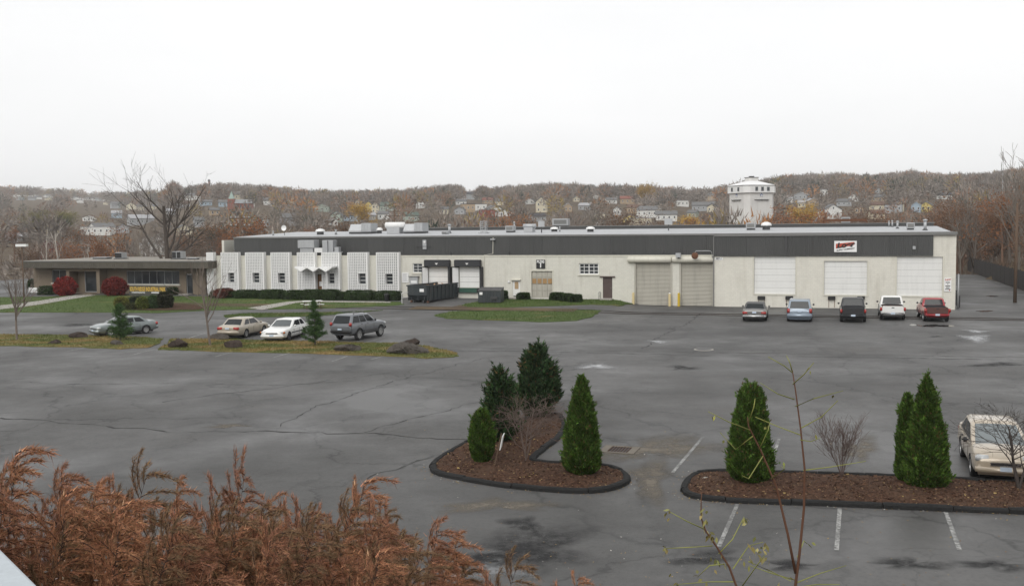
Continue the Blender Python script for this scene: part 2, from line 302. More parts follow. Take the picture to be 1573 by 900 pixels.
ORD = ['first', 'second', 'third', 'fourth', 'fifth', 'sixth', 'seventh', 'eighth', 'ninth', 'tenth', 'eleventh', 'twelfth', 'thirteenth', 'fourteenth', 'fifteenth', 'sixteenth', 'seventeenth', 'eighteenth', 'nineteenth', 'twentieth']
def ordn(i):
    if i < 20: return ORD[i]
    n = i+1; return '%d%s' % (n, 'th' if 10 < n % 100 < 14 else {1: 'st', 2: 'nd', 3: 'rd'}.get(n % 10, 'th'))
# ================================================================== GROUND
CR_X = [-400, 0, 60, 130, 200, 245, 300, 350, 400, 480, 560, 620, 690, 760, 850, 900, 1000, 1060, 1110, 1200, 1280, 1350, 1400, 1450, 1500, 1573, 2000]
CR_Y = [300, 300, 299, 303, 305, 300, 291, 288, 290, 297, 298, 296, 289, 292, 285, 287, 291, 296, 290, 277, 274, 277, 272, 278, 277, 270, 268]
def crest(px):                                               # (distance, ground height) of the skyline ridge in a direction
    D = 2600-1500*sm((px-215)/70); yh = 348-.0104*(px-786.5)
    return D, CAMH+(yh-float(np.interp(px, CR_X, CR_Y)))*D/FPX-(11 if D < 1800 else 16)
PR = [0, 150, 185, 230, 300, 380, 450, 600, 800, 1100, 1400, 3000]; PV = [0, 0, -.07, -.09, -.02, .06, .17, .42, .72, 1., .98, .9]
BKY = [-60, 2.5, 4, 6, 8, 12, 15, 16]; BKZ = [6.1, 6.0, 5.3, 4.4, 3.4, 1.2, 0., -.06]
def terrain(x, y):
    lx, ly = loc((x, y)); r = math.hypot(x, y)
    if y < 16 and abs(x) < 400: return float(np.interp(y, BKY, BKZ))+.12*math.sin(x*1.7)*math.sin(y*1.1)*(1 if 3 < y < 14 else 0)
    if y <= 16: return 0.
    if r < 150:
        z = -.06
        if lx > 10.4: z = 1.9*sm((lx-10.4)/9)+.5*math.sin(x*.35)*math.cos(y*.3)*sm((lx-11)/4)
        return z
    px = min(max(CX+FPX*x/max(y, 1.), -500), 2100); D, Hc = crest(px)
    rr = r if D < 1300 else (r if r < 300 else 300+(r-300)*800/(D-300))
    z = float(np.interp(rr, PR, PV))*Hc - .06
    z += (1-sm(abs(r-700)/900))*1.5*math.sin(x*.013)*math.cos(y*.017)*sm((r-220)/150)
    if lx > 10.4: z += 1.9*(1-sm((r-150)/60))
    return z
rad = np.concatenate([np.linspace(0, 24, 33), np.linspace(26, 160, 46), np.geomspace(168, 3300, 44)]); na = 288
V = []; 
for r_ in rad:
    for j in range(na):
        t = 2*math.pi*j/na; x, y = r_*math.sin(t), r_*math.cos(t); V.append((x, y, terrain(x, y)))
Fc = [(i*na+j, i*na+(j+1) % na, (i+1)*na+(j+1) % na, (i+1)*na+j) for i in range(len(rad)-1) for j in range(na)]
g = link('ground', npmesh('ground', V, np.array(Fc)[:, ::-1], EARTH, smooth=True)); tag(g, 'brown leaf-littered earth of the bank, valley and hills', 'ground', kind='structure')

def inside(poly, x, y):
    c = False; n = len(poly)
    for i in range(n):
        x1, y1 = poly[i][:2]; x2, y2 = poly[(i+1) % n][:2]
        if (y1 > y) != (y2 > y) and x < (x2-x1)*(y-y1)/(y2-y1)+x1: c = not c
    return c
def sheet(name, poly, off, mat, step=2., parent=None, zf=None, skirt=0.):
    """flat sheet following the paved ground, cut so that it bends with it"""
    bm = bmesh.new(); vs_ = []
    for q in poly: vs_.append(bm.verts.new((q[0], q[1], 0)))
    bm.faces.new(vs_)
    xs = [q[0] for q in poly]; ys = [q[1] for q in poly]
    for ax, lo, hi in ((0, min(xs), max(xs)), (1, min(ys), max(ys))):
        k = math.floor(lo/step)+1
        while k*step < hi:
            no = (1, 0, 0) if ax == 0 else (0, 1, 0); bmesh.ops.bisect_plane(bm, geom=bm.verts[:]+bm.edges[:]+bm.faces[:], plane_co=(k*step*no[0], k*step*no[1], 0), plane_no=no); k += 1
    for v in bm.verts: v.co.z = (zf(v.co.x, v.co.y) if zf else G(v.co.x, v.co.y))+off
    if skirt:
        be = [e for e in bm.edges if len(e.link_faces) == 1]; r_ = bmesh.ops.extrude_edge_only(bm, edges=be)
        for v in [q for q in r_['geom'] if isinstance(q, bmesh.types.BMVert)]: v.co.z -= skirt
    bmesh.ops.triangulate(bm, faces=[f for f in bm.faces if len(f.verts) > 4]); bmesh.ops.recalc_face_normals(bm, faces=bm.faces)
    if sum(f.normal.z*f.calc_area() for f in bm.faces) < 0: bmesh.ops.reverse_faces(bm, faces=bm.faces)
    me = bpy.data.meshes.new(name); bm.to_mesh(me); bm.free(); me.materials.append(mat); return link(name, me, parent)
def pxpoly(pts, fn=None): return [(fn or GP)(*q)[:3] for q in pts]
def rough_poly(poly, amp=.12, sub=3, seed=1):
    rg = random.Random(seed); out = []; n = len(poly)
    for i in range(n):
        a = np.array(poly[i][:2]); b_ = np.array(poly[(i+1) % n][:2])
        for k in range(sub):
            q = a+(b_-a)*k/sub; out.append((q[0]+rg.uniform(-amp, amp), q[1]+rg.uniform(-amp, amp)))
    return out
# parking lot
xs = np.arange(-130, 10.5, 1.75); ys = np.concatenate([np.arange(-100, -20, 4), np.arange(-20, 2, 1.), np.arange(2, 70, 4)])
V = [tuple(L2W(x, y)[:2])+(G(*L2W(x, y)[:2]),) for y in ys for x in xs]; nx = len(xs)
Fc = [(j*nx+i, j*nx+i+1, (j+1)*nx+i+1, (j+1)*nx+i) for j in range(len(ys)-1) for i in range(nx-1)]
lot = link('parking_lot', npmesh('parking_lot', V, Fc, ASPH)); tag(lot, 'cracked grey asphalt of the parking lot and driveway', 'parking lot', kind='structure')

def lawn(name, pts, label, mat=GRASS, amp=.15, blades=0, seed=3, kind='structure', h=.05, parent=None):
    poly = rough_poly(pxpoly(pts), amp, 4, seed); o = sheet(name, poly, h, mat, 2., parent, skirt=h+.03)
    if not parent: tag(o, label, 'lawn', kind=kind)
    if blades:
        rg = np.random.default_rng(seed); xs = [q[0] for q in poly]; ys = [q[1] for q in poly]; pts_ = []
        while len(pts_) < blades:
            x, y = rg.uniform(min(xs), max(xs)), rg.uniform(min(ys), max(ys))
            if inside(poly, x, y): pts_.append((x, y, G(x, y)+h-.01))
        c = np.array(pts_); n = len(c); a = rg.uniform(0, 6.28, n); wd = rg.uniform(.012, .03, n); ht = rg.uniform(.05, .13, n)
        dx = np.stack([np.cos(a)*wd, np.sin(a)*wd, 0*a], 1); tip = c+np.stack([rg.normal(0, .04, n), rg.normal(0, .04, n), ht], 1)
        v = np.stack([c-dx, c+dx, tip], 1).reshape(-1, 3); bl = link('grass_blades', npmesh('grass_blades', v, np.arange(3*n).reshape(-1, 3), mat), o); tag(bl, kind='stuff')
    return o
lawn('office_lawn', [(-60, 458), (0, 457), (85, 456), (118, 454), (150, 454), (320, 456), (400, 459), (470, 462), (612, 464), (622, 468), (560, 472), (470, 474.2), (330, 476.5), (240, 481), (140, 480), (0, 480), (-60, 480)], 'green lawn in front of the brown office and the lattice screens', blades=14000)
lawn('lawn_strip', [(343, 485), (375, 482), (560, 478.8), (588, 476.5), (555, 480), (520, 483), (470, 486), (390, 487.5), (350, 488)], 'narrow green grass strip beside the rails left of the dumpster', blades=4000, seed=5)
lawn('dock_lawn', [(700, 471), (735, 464), (760, 460.5), (945, 461), (972, 467), (950, 470.5), (760, 472.6), (715, 472.6)], 'green grass patch between the loading dock and the brown door', blades=6000, seed=6)
lawn('lawn_strip', [(668, 485), (690, 478.8), (750, 478), (900, 477), (922, 477.5), (912, 486), (888, 493), (830, 495), (740, 491.5), (685, 489.5)], 'grass strip beside the rails below the loading dock', blades=6000, seed=8)
lawn('median_strip', [(-40, 513), (0, 514), (120, 515), (215, 518), (252, 521), (236, 533), (190, 536), (100, 533), (0, 531.5), (-40, 531)], 'dry grass median at the left with the evergreen sapling', GRASSD, .2, 9000, 9)
lawn('median_strip', [(262, 521), (330, 521), (430, 524), (500, 525.5), (620, 528), (668, 534), (700, 543), (703, 548), (660, 550.5), (600, 547.5), (500, 544), (330, 540), (280, 538), (248, 537)], 'dry grass median with boulders below the parked cars', GRASSD, .2, 16000, 10)
def path(name, pts, label): tag(sheet(name, pxpoly(pts), .075, CONC, 2., skirt=.06), label, 'path', kind='structure')
path('office_path', [(0, 470), (60, 463), (117, 454), (149, 454), (70, 467), (0, 476)], 'pale concrete path curving to the office portal')
path('entrance_path', [(381, 474), (440, 464.5), (470, 462.5), (600, 464.5), (600, 465.8), (472, 464.6), (455, 466), (404, 476.5)], 'concrete path leading to the zigzag canopy entrance')
tag(sheet('dirt_patch', rough_poly(pxpoly([(690, 474), (705, 470), (720, 471), (712, 475.5)]), .2, 3, 4), .07, EARTH, 2.), 'bare dirt at the edge of the dock apron', 'dirt', kind='structure')
tag(sheet('shrub_bed', rough_poly(pxpoly([(185, 476.5), (200, 466), (260, 466), (300, 470), (318, 474), (300, 477), (230, 478)]), .2, 3, 4), .09, MULCH, 2.), 'mulched shrub bed below the office sign', 'planting bed', kind='structure')
# railway siding
rt = empty('rail_track', (0, 0, 0), 0, 'rusty siding rails sunk in the paving before the warehouse', 'rail track')
ly0 = loc(GP(800, 476.2))[1]
for dy in (-.72, .72):
    m = MB(); xs = np.arange(-79, 6.1, 2.5)
    m.tube([L2W(x, ly0+dy, G(*L2W(x, ly0+dy)[:2])+.022) for x in xs], .035, 4); m.build('rail', mk('rail_steel', (.045, .034, .028), .8, .4, 3, spec=.2), rt)
bed = sheet('ballast', [tuple(L2W(x, y)[:2]) for x, y in ((-78, ly0-1.05), (-63.5, ly0-1.05), (-63.5, ly0+1.05), (-78, ly0+1.05))], .065, EARTH, 2., rt)
bed = sheet('ballast', [tuple(L2W(x, y)[:2]) for x, y in ((-48.5, ly0-1.05), (-32.5, ly0-1.05), (-32.5, ly0+1.05), (-48.5, ly0+1.05))], .065, EARTH, 2., rt)
# cracks and seams, patches, painted lines, puddles
def strip(name, pts, wd, off, mat, label, cat, jag=.0, seed=1, fn=GP):
    rg = random.Random(seed); q = [fn(*p)[:2] for p in pts]; pl = []
    for i in range(len(q)-1):
        n = max(1, int(np.linalg.norm(q[i+1]-q[i])/.35)) if jag else 1
        for k in range(n): pl.append(q[i]+(q[i+1]-q[i])*k/n)
    pl.append(q[-1]); Lp, Rp = [], []; dr_ = 0.
    for i, c in enumerate(pl):
        d = pl[min(i+1, len(pl)-1)]-pl[max(i-1, 0)]; d = d/np.linalg.norm(d); nn = np.array([-d[1], d[0]]); dr_ = .7*dr_+rg.gauss(0, jag*1.1) if jag else 0; jj = dr_; ww = wd*(max(.08, rg.gauss(.75, .5)) if jag else 1)/2
        Lp.append(c+nn*(jj+ww)); Rp.append(c+nn*(jj-ww))
    poly = [(*a,) for a in Lp]+[(*a,) for a in Rp[::-1]]
    m = MB(); n = len(Lp); z = [G(*a)+off for a in Lp]
    m.add([(a[0], a[1], z[i]) for i, a in enumerate(Lp)]+[(a[0], a[1], z[i]) for i, a in enumerate(Rp)], [(i, n+i, n+i+1, i+1) for i in range(n-1)])
    o = m.build(name, mat); return tag(o, label, cat, kind='structure')
CRACK = mk('crack_filler', (.042, .041, .04), .85, .4, 4, spec=.2); DUST = softmat('dusty_asphalt', (.15, .132, .108), .95, 1.6, 1.); NEWASPH = softmat('fresh_asphalt', (.018, .018, .019), .7, 1.6, .8); PALE = softmat('pale_residue', (.5, .51, .52), .6, 2.4, .75); SHEENCOL = softmat('painted_wet_sheen', (.2, .205, .21), .3, 1.1, .9)  # last one: wet ground, reflected sky put into its pale grey colour
for i, (pts, wd, lb) in enumerate([
    ([(690, 538), (800, 540), (950, 543), (1100, 546), (1300, 549), (1573, 553)], .13, 'long pavement seam crossing the lot beyond the conifers'),
    ([(720, 534), (900, 538.5), (1100, 541.5), (1300, 545), (1573, 549)], .1, 'thin seam parallel to the long pavement seam'),
    ([(0, 642), (120, 650), (300, 664), (420, 664), (560, 665), (660, 672), (735, 676)], .12, 'wide jagged crack across the left lot to the island'),
    ([(560, 664), (640, 642), (740, 616)], .06, 'crack climbing from the wide crack to the conifers'),
    ([(420, 662), (470, 632), (560, 600), (700, 560), (760, 548)], .05, 'long diagonal crack across the middle lot'),
    ([(985, 536), (1010, 520), (1055, 496), (1080, 480)], .09, 'pale rough crack leading to the roll-up doors'),
    ([(0, 585), (120, 590), (280, 588), (420, 592), (560, 584)], .05, 'thin crack along the left parking rows'),
    ([(250, 618), (330, 606), (420, 596), (600, 572)], .045, 'thin diagonal crack in the left lot'),
    ([(560, 735), (620, 718), (655, 700)], .05, 'crack running into the island tip')]):
    strip('pavement_crack', pts, wd, .006, CRACK, lb, 'crack', .09 if i != 1 else .03, i+1)
def blob(px, py, rx, ry, seed, irr=.25, n=72):
    rg = random.Random(seed); ph = [rg.uniform(0, 6.28) for _ in range(4)]; out = []
    for k in range(n):
        t = 2*math.pi*k/n; r_ = 1+irr*(math.sin(2*t+ph[0])*.5+math.sin(3*t+ph[1])*.5+math.sin(5*t+ph[2])*.35+math.sin(9*t+ph[3])*.25+rg.uniform(-.28, .28)); out.append((px+rx*r_*math.cos(t), py+ry*r_*math.sin(t)))
    return pxpoly(out)
def softpatch(name, px, py, rx, ry, off, mat):
    V = []; A = []; n = 40; rg = random.Random(int(px*3+py)); ph = [rg.uniform(0, 6.28) for _ in range(4)]; irr = lambda t: 1+.3*math.sin(2*t+ph[0])+.22*math.sin(3*t+ph[1])+.16*math.sin(5*t+ph[2])+.1*math.sin(8*t+ph[3]); rs = (0., .3, .6, .95, 1.45); al = (1, 1, .85, .45, 0.)
    for r_, x in zip(rs, al):
        for k in range(n): q = GP(px+rx*r_*irr(6.2832*k/n)*math.cos(6.2832*k/n), py+ry*r_*irr(6.2832*k/n)*math.sin(6.2832*k/n)); V.append((q[0], q[1], q[2]+off)); A.append((x, x, x))
    return link(name, npmesh(name, V, [(j*n+k, j*n+(k+1) % n, (j+1)*n+(k+1) % n, (j+1)*n+k) for j in range(4) for k in range(n)], mat, col=np.array(A)))
for i, (px, py, rx, ry, lb) in enumerate([(916, 563, 17, 3.8, 'bright white patch beyond the tall narrow conifer'), (1499, 519.5, 22, 3.6, 'bright white patch at the mouth of the driveway'), (1500, 509, 13, 1.8, 'thin white patch above the bright driveway patch'), (1012, 525, 10, 2., 'pale rough patch before the roll-up doors')]):
    tag(softpatch('pale_stain', px, py, rx, ry, .012, PALE), lb, 'stain', kind='structure')
for i, (px, py, rx, ry, m_, lb) in enumerate([
    (1010, 690, 78, 13, DUST, 'sandy stain round the storm drain'), (1000, 735, 28, 22, DUST, 'sandy stain between the two planted islands'),
    (760, 776, 60, 9, DUST, 'faint sandy stain below the island'), (350, 654, 24, 2.5, DUST, 'small sandy patch on the left crack'),
    (1140, 688, 34, 7, DUST, 'faint sandy stain beside the flat-topped conifer'), (1320, 690, 20, 16, DUST, 'sandy trace behind the bare shrub'),
    (755, 872, 60, 12, SHEENCOL, 'shallow wet patch with painted sky sheen among the weeds'), (805, 806, 26, 9, NEWASPH, 'round dark asphalt repair'), (800, 850, 100, 24, NEWASPH, 'broad wet dark asphalt repair near the weeds'),
    (1085, 857, 42, 8, NEWASPH, 'dark oily patch under the leafy shoot'), (1400, 866, 45, 7, NEWASPH, 'dark oily patch at the lower right'), (1525, 868, 40, 7, NEWASPH, 'dark oily patch near the lower right corner'),
    (1215, 868, 30, 6, NEWASPH, 'small dark patch by the sapling fork'), (1530, 560, 30, 3, NEWASPH, 'dark patch at the right edge of the lot'), (120, 499, 25, 1.6, NEWASPH, 'dark strip of repair before the office'),
    (1050, 565, 20, 2.5, NEWASPH, 'small dark repair beyond the conifers'), (1437, 517, 8, 1, NEWASPH, 'tiny dark patch below the red truck')]):
    tag(softpatch('pavement_patch', px, py, rx, ry, .004 if m_ is DUST else .010, m_), lb, 'patch', kind='structure')
for i, (px, py, rx, ry, lb) in enumerate([
    (1438, 500.5, 23, 1.8, 'dark puddle behind the red truck'), (1405, 499.5, 8, 1.2, 'pale wet trace left of the red truck'),
    (1512, 478, 10, 1.2, 'thin puddle in the driveway'), (1525, 455, 9, .8, 'small far puddle in the driveway'),]):
    tag(sheet('puddle', blob(px, py, rx, ry, 90+i, .35), .014, WATER, 2.), lb, 'puddle', kind='structure')
for i, (a, b_, lb) in enumerate([((1033, 726), (1080, 671), 'white stall line between the drain and the flat-topped conifer'), ((1187, 702), (1197, 674), 'white stall line behind the flat-topped conifer'), ((1104, 840), (1133, 774), 'white stall line below the flat-topped conifer'),
    ((1285, 845), (1290, 781), 'white stall line below the bare shrub'), ((1474, 845), (1453, 787), 'white stall line below the twin conifer'), ((1460, 742), (1452, 715), 'white stall line beside the gold sedan'),
    ((510, 555), (534, 547), 'faint stall line below the flat boulder'), ((570, 552), (592, 546.5), 'faint stall line below the big boulder'), ((420, 549), (446, 542), 'faint stall line below the white sedan'), ((330, 548), (358, 540.5), 'faint stall line below the beige sedan'),
    ((200, 546), (238, 536), 'faint stall line at the gap in the median'), ((100, 540), (135, 534), 'faint stall line at the far left'), ((560, 527), (592, 517), 'stall line beside the silver off-roader'), ((446, 527), (470, 519), 'stall line beside the white sedan'), ((285, 521), (320, 510), 'stall line left of the beige sedan')]):
    strip('stall_line', [a, b_], .11, .009, PAINTL, lb, 'line')
# planted islands
def kerb_ring(poly, parent, wd=.25, ht=.14):
    c0 = [np.array(q[:2]) for q in poly]; c0.append(c0[0]); L = np.concatenate([[0], np.cumsum([np.linalg.norm(c0[k+1]-c0[k]) for k in range(len(c0)-1)])]); n = int(L[-1]/.2); s_ = np.linspace(0, L[-1], n, endpoint=False)
    c = [np.array([np.interp(x, L, [q[0] for q in c0]), np.interp(x, L, [q[1] for q in c0])]) for x in s_]; rg = random.Random(4); prof = [(0, -.02), (.015, ht*.7), (.07, ht), (wd-.06, ht), (wd, ht*.6), (wd, -.02)]; k = len(prof)
    A = sum(c[i][0]*c[(i+1) % n][1]-c[(i+1) % n][0]*c[i][1] for i in range(n)); sg = 1 if A > 0 else -1; i = 0
    while i < n:
        ln = min(rg.choice([7, 9, 10, 12]), n-i); V = []; oz, oo = rg.uniform(-.018, .015), rg.uniform(-.022, .022); tw = rg.uniform(-.012, .012)
        for m_ in range(ln+1):
            ii = (i+m_) % n; d = c[(ii+1) % n]-c[ii-1]; d = d/np.linalg.norm(d); nn = np.array([-d[1], d[0]])*sg; f_ = (m_/ln-.5); cc = c[ii]-d*(.012 if m_ == ln else 0)+d*(.012 if m_ == 0 else 0)
            for (x, z) in prof: q = cc+nn*(x+oo+tw*f_+rg.uniform(-.006, .006)); V.append((q[0], q[1], z+(oz+rg.uniform(-.008, .006) if z > 0 else 0)))
        m = MB(); m.add(V, [(p*k+j, (p+1)*k+j, (p+1)*k+j+1, p*k+j+1) for p in range(ln) for j in range(k-1)]+[tuple(range(k)), tuple(ln*k+j for j in range(k))[::-1]]); m.build('kerb', KERB, parent); i += ln
def smoothpoly(p, it=2):
    p = [np.array(q[:2]) for q in p]
    for _ in range(it): p = [x for i in range(len(p)) for x in (p[i]*.75+p[(i+1) % len(p)]*.25, p[i]*.25+p[(i+1) % len(p)]*.75)]
    return p
ISL = []
def island(name, pts, label):
    poly = smoothpoly(pxpoly(pts), 2); r = empty(name, (0, 0, 0), 0, label, 'planting island', kind='structure'); kerb_ring(poly, r); ISL.append(poly)
    cen = sum(poly)/len(poly); rg = random.Random(3)
    def zf(x, y):
        dmin = min(np.linalg.norm(np.array([x, y])-q) for q in poly); return .1+.12*sm((dmin-.2)/1.2)+.025*math.sin(x*5.1)*math.cos(y*4.3)
    n = len(poly); A = sum(poly[i][0]*poly[(i+1) % n][1]-poly[(i+1) % n][0]*poly[i][1] for i in range(n)); sg = 1 if A > 0 else -1; ins = []
    for i in range(n):
        d = poly[(i+1) % n]-poly[i-1]; d = d/np.linalg.norm(d); ins.append(poly[i]+np.array([-d[1], d[0]])*sg*.2)
    sheet('mulch_bed', ins, 0, MULCH, .3, r, zf)
    # loose bark chips
    xs = [q[0] for q in ins]; ys = [q[1] for q in ins]; g_ = np.random.default_rng(5); c = []
    while len(c) < 2600:
        x, y = g_.uniform(min(xs), max(xs)), g_.uniform(min(ys), max(ys))
        if inside(ins, x, y): c.append((x, y, zf(x, y)+.012))
    c = np.array(c); k = len(c); a = g_.uniform(0, 6.28, k); l_ = g_.uniform(.015, .05, k); d1 = np.stack([np.cos(a)*l_, np.sin(a)*l_, g_.normal(0, .012, k)], 1); d2 = np.stack([-np.sin(a)*l_*.4, np.cos(a)*l_*.4, g_.normal(0, .01, k)], 1)
    tint = np.array([(.1, .056, .036), (.05, .028, .02), (.14, .085, .055), (.3, .22, .09)])[g_.choice(4, k, p=[.48, .38, .125, .015])]
    ch = link('bark_chips', npmesh('bark_chips', np.stack([c-d1-d2, c+d1-d2, c+d1+d2, c-d1+d2], 1).reshape(-1, 3), np.arange(4*k).reshape(-1, 4), WOODS, col=np.repeat(tint, 4, 0)), r); tag(ch, kind='stuff')
    return r
island('planting_island', [(658, 719), (664, 729), (690, 735), (718, 740), (780, 750.5), (858, 757.5), (905, 759), (945, 753.5), (967, 743), (970, 736), (962, 727), (946, 720), (928, 717), (880, 714), (832, 713), (818, 708), (838, 692), (864, 674), (872, 655), (869, 643), (858, 637), (835, 640), (790, 648), (745, 662), (718, 679), (690, 694), (668, 708)], 'kerbed mulch island with the group of conifers')
island('planting_island', [(1044, 750), (1050, 763), (1080, 769), (1120, 772.5), (1240, 776.5), (1420, 784), (1573, 790.5), (1760, 798), (1765, 752), (1573, 742.5), (1380, 734), (1180, 726), (1084, 725), (1058, 731)], 'long kerbed mulch island at the lower right')
# storm drain
q = GP(952, 691); ang = math.atan2(*(GP(1133, 774)-GP(1104, 838))[:2]); dr = empty('storm_drain', q, -ang, 'rusty storm drain grate in a concrete collar', 'drain')
m = MB(); m.box(-.62, .62, -.55, -.42, 0, .03).box(-.62, .62, .42, .55, 0, .03).box(-.62, -.36, -.42, .42, 0, .03).box(.36, .62, -.42, .42, 0, .03); m.build('collar', mk('stained_concrete', (.17, .15, .125), .9, .3, 3, spec=.2), dr)
m = MB(); m.box(-.355, .355, -.415, .415, .005, .012); m.build('pit', INK, dr)
for k in range(7): m = MB(); m.box(-.335+k*.105, -.297+k*.105, -.41, .41, .012, .034); m.build('grate_bar', mk('grate_iron', (.075, .042, .03), .85, .4, 5, spec=.2), dr)
q = GP(1081, 537); mh = empty('manhole_cover', q, 0, 'flat manhole cover with pale rim beyond the conifers', 'manhole'); MB().lathe([(.62, .0), (.62, .02), (.5, .022)], n=24).build('rim', CONC, mh); MB().lathe([(.49, .0), (.49, .03), (.44, .034)], n=24).build('lid', METALD, mh)
# ================================================================== WAREHOUSE
BR = empty('warehouse_building', (W0[0], W0[1], 0), -TH, 'long cream block warehouse with dark clad upper band and white lattice screens', 'building')
wx = lambda px, py=430, d=0.: W(px, py, d)[0]
def wbox(x0, y0, x1, y1, d=0.):                               # pixel box on the front -> local x0, x1, z0, z1
    a = W(x0, (y0+y1)/2, d)[0]; b_ = W(x1, (y0+y1)/2, d)[0]; zt = W((x0+x1)/2, y0, d)[1]; zb = W((x0+x1)/2, y1, d)[1]; return a, b_, zb, zt
def wall_open(name, x0, x1, z0, z1, opens, y, dep, mat, parent):
    m = MB(); X = sorted({x0, x1, *[o[0] for o in opens], *[o[1] for o in opens]}); Z = sorted({z0, z1, *[o[2] for o in opens], *[o[3] for o in opens]})
    X = [v for v in X if x0 <= v <= x1]; Z = [v for v in Z if z0 <= v <= z1]
    for i in range(len(X)-1):
        for j in range(len(Z)-1):
            cx_, cz_ = (X[i]+X[i+1])/2, (Z[j]+Z[j+1])/2
            if any(o[0] < cx_ < o[1] and o[2] < cz_ < o[3] for o in opens): continue
            m.quad((X[i], y, Z[j]), (X[i+1], y, Z[j]), (X[i+1], y, Z[j+1]), (X[i], y, Z[j+1]))
    for (a, b_, c, d) in opens:
        m.quad((a, y, c), (a, y+dep, c), (a, y+dep, d), (a, y, d)); m.quad((b_, y, c), (b_, y, d), (b_, y+dep, d), (b_, y+dep, c)); m.quad((a, y, d), (a, y+dep, d), (b_, y+dep, d), (b_, y, d))
        if c > z0: m.quad((a, y, c), (b_, y, c), (b_, y+dep, c), (a, y+dep, c))
    m.quad((x0, y, z0), (x0, y, z1), (x0, y+3, z1), (x0, y+3, z0)); m.quad((x1, y, z0), (x1, y+3, z0), (x1, y+3, z1), (x1, y, z1))
    me = m.mesh(name, mat, fix=False); return link(name, me, parent)
ZC = 4.9; ZR = 6.97; XS = -21.23; XL = -77.4
# openings
dk = [wbox(1158.5, 393.6, 1222, 451.6), wbox(1266, 401, 1332, 453), wbox(1377.5, 394.5, 1447.5, 454.6)]
ru = [wbox(976, 400, 1031.7, 469), wbox(1045.5, 400, 1096.3, 470)]; ru = [(a, b_, 0., d) for a, b_, c, d in ru]
win2 = wbox(889.6, 404.6, 919.5, 421.5); win1 = wbox(634, 404.5, 649, 419); brn = wbox(926, 426, 940.6, 458.2); gar = wbox(816.5, 416.5, 848.5, 456.8); wdr = wbox(787.5, 430.5, 799, 456.8)
dock = [wbox(658, 409, 688, 450), wbox(705.5, 409, 736.5, 441.5)]; dock[0] = (*dock[0][:2], dock[1][2], dock[1][3]); ent = wbox(486, 421, 498.5, 446)
left_wall = wall_open('wall', XL, XS, -.2, ZC-.12, [ru[0], (*ru[1][:2], 0., ru[1][3]), win2, win1, brn, gar, wdr, *dock, ent], 0., .3, WALL, BR)
right_wall = wall_open('bay_wall', XS, 0., -.2, ZR-.3, dk, -.14, .3, WALLR, BR)
# side, back and inner body
DEP = 62.
m = MB(); m.box(-.02, -.3, 2.9, DEP, -.2, ZR-.32).box(XL, XL+.3, 3., 30, -.2, ZR-.4).box(XL+.3, -.32, DEP-.3, DEP-.01, -.2, ZR-.4); m.build('rear_wall', WALL, BR)
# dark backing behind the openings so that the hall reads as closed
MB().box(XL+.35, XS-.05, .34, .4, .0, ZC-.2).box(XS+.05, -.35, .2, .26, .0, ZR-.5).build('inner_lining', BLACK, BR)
# low roof in front of the set-back upper band
SB = 3.0
MB().box(XL, XS, .02, SB+.1, ZC-.3, ZC-.12).build('lower_roof', ROOFD, BR)
m = MB(); m.box(XL, XS-.03, -.05, .28, ZC-.12, ZC).build('coping', COPEW, BR)
# upper band: single cladding panels, each its own width
rg = random.Random(11); x = XL+1.7; ZB = ZC-.1
while x < XS-.05:
    wd = min(rg.choice([1.8, 2.4, 2.4, 3., 3.6]), XS-x); MB().box(x+.006, x+wd-.006, SB-.02+rg.uniform(-.012, .012), SB+.1, ZB, ZR-.22).build('cladding_panel', CLAD, BR); x += wd
MB().box(XL+1.7, XS, SB+.1, SB+.3, ZB-.2, ZR-.2).build('upper_wall', ROOFD, BR)
MB().box(XL+1.62, XL+1.7, SB-.06, SB+8, ZB, ZR-.2).build('corner_trim', COPE, BR)
MB().box(XL+1.6, XS-.02, SB-.1, SB+.32, ZR-.22, ZR-.06).build('roof_edge', COPE, BR)
x = XS+.03
while x < -1.95:
    wd = min(rg.choice([2.4, 3., 3.6]), -1.9-x); MB().box(x+.006, x+wd-.006, -.3+rg.uniform(-.01, .01), -.14, W(1300, 393)[1], ZR-.3).build('cladding_panel', CLAD, BR); x += wd
    if abs(x+14) < 1.6: MB().box(x-.09, x+.09, -.36, -.3, W(1300, 393)[1]+.03, ZR-.34).build('downpipe', METALD, BR)
MB().box(XS-.02, .06, -.4, .2, ZR-.3, ZR-.02).build('roof_edge', COPE, BR)
MB().box(XS-.06, XS+.02, -.33, -.06, .02, ZR-.33).build('expansion_joint', COPE, BR)
# roofs: pale low slope rising to a second dark bay behind
def slope(name, x0, x1, y0, y1, z0, z1, mat): m = MB(); m.extr([(x0, y0, z0), (x1, y0, z0), (x1, y1, z1), (x0, y1, z1)], (0, 0, -.1)); return m.build(name, mat, BR)
slope('roof', XL+1.7, -.1, SB+.32, 17, ZR-.03, ZR+.43, ROOFW); slope('bay_roof', XS, .0, .2, SB+.32, ZR-.03, ZR-.031, ROOFW)
MB().box(-62, -.4, 17, 17.3, ZR-.2, ZR+.74).build('rear_parapet', ROOFD, BR); slope('rear_roof', -62, -.4, 17.3, DEP, ZR+.7, ZR+.5, ROOFD); MB().box(-62.1, -.3, 16.9, 17.4, ZR+.74, ZR+.82).build('parapet_cap', COPE, BR)
MB().box(-62, -61.7, 17.3, DEP, ZR-.2, ZR+.7).build('rear_side_wall', ROOFD, BR)

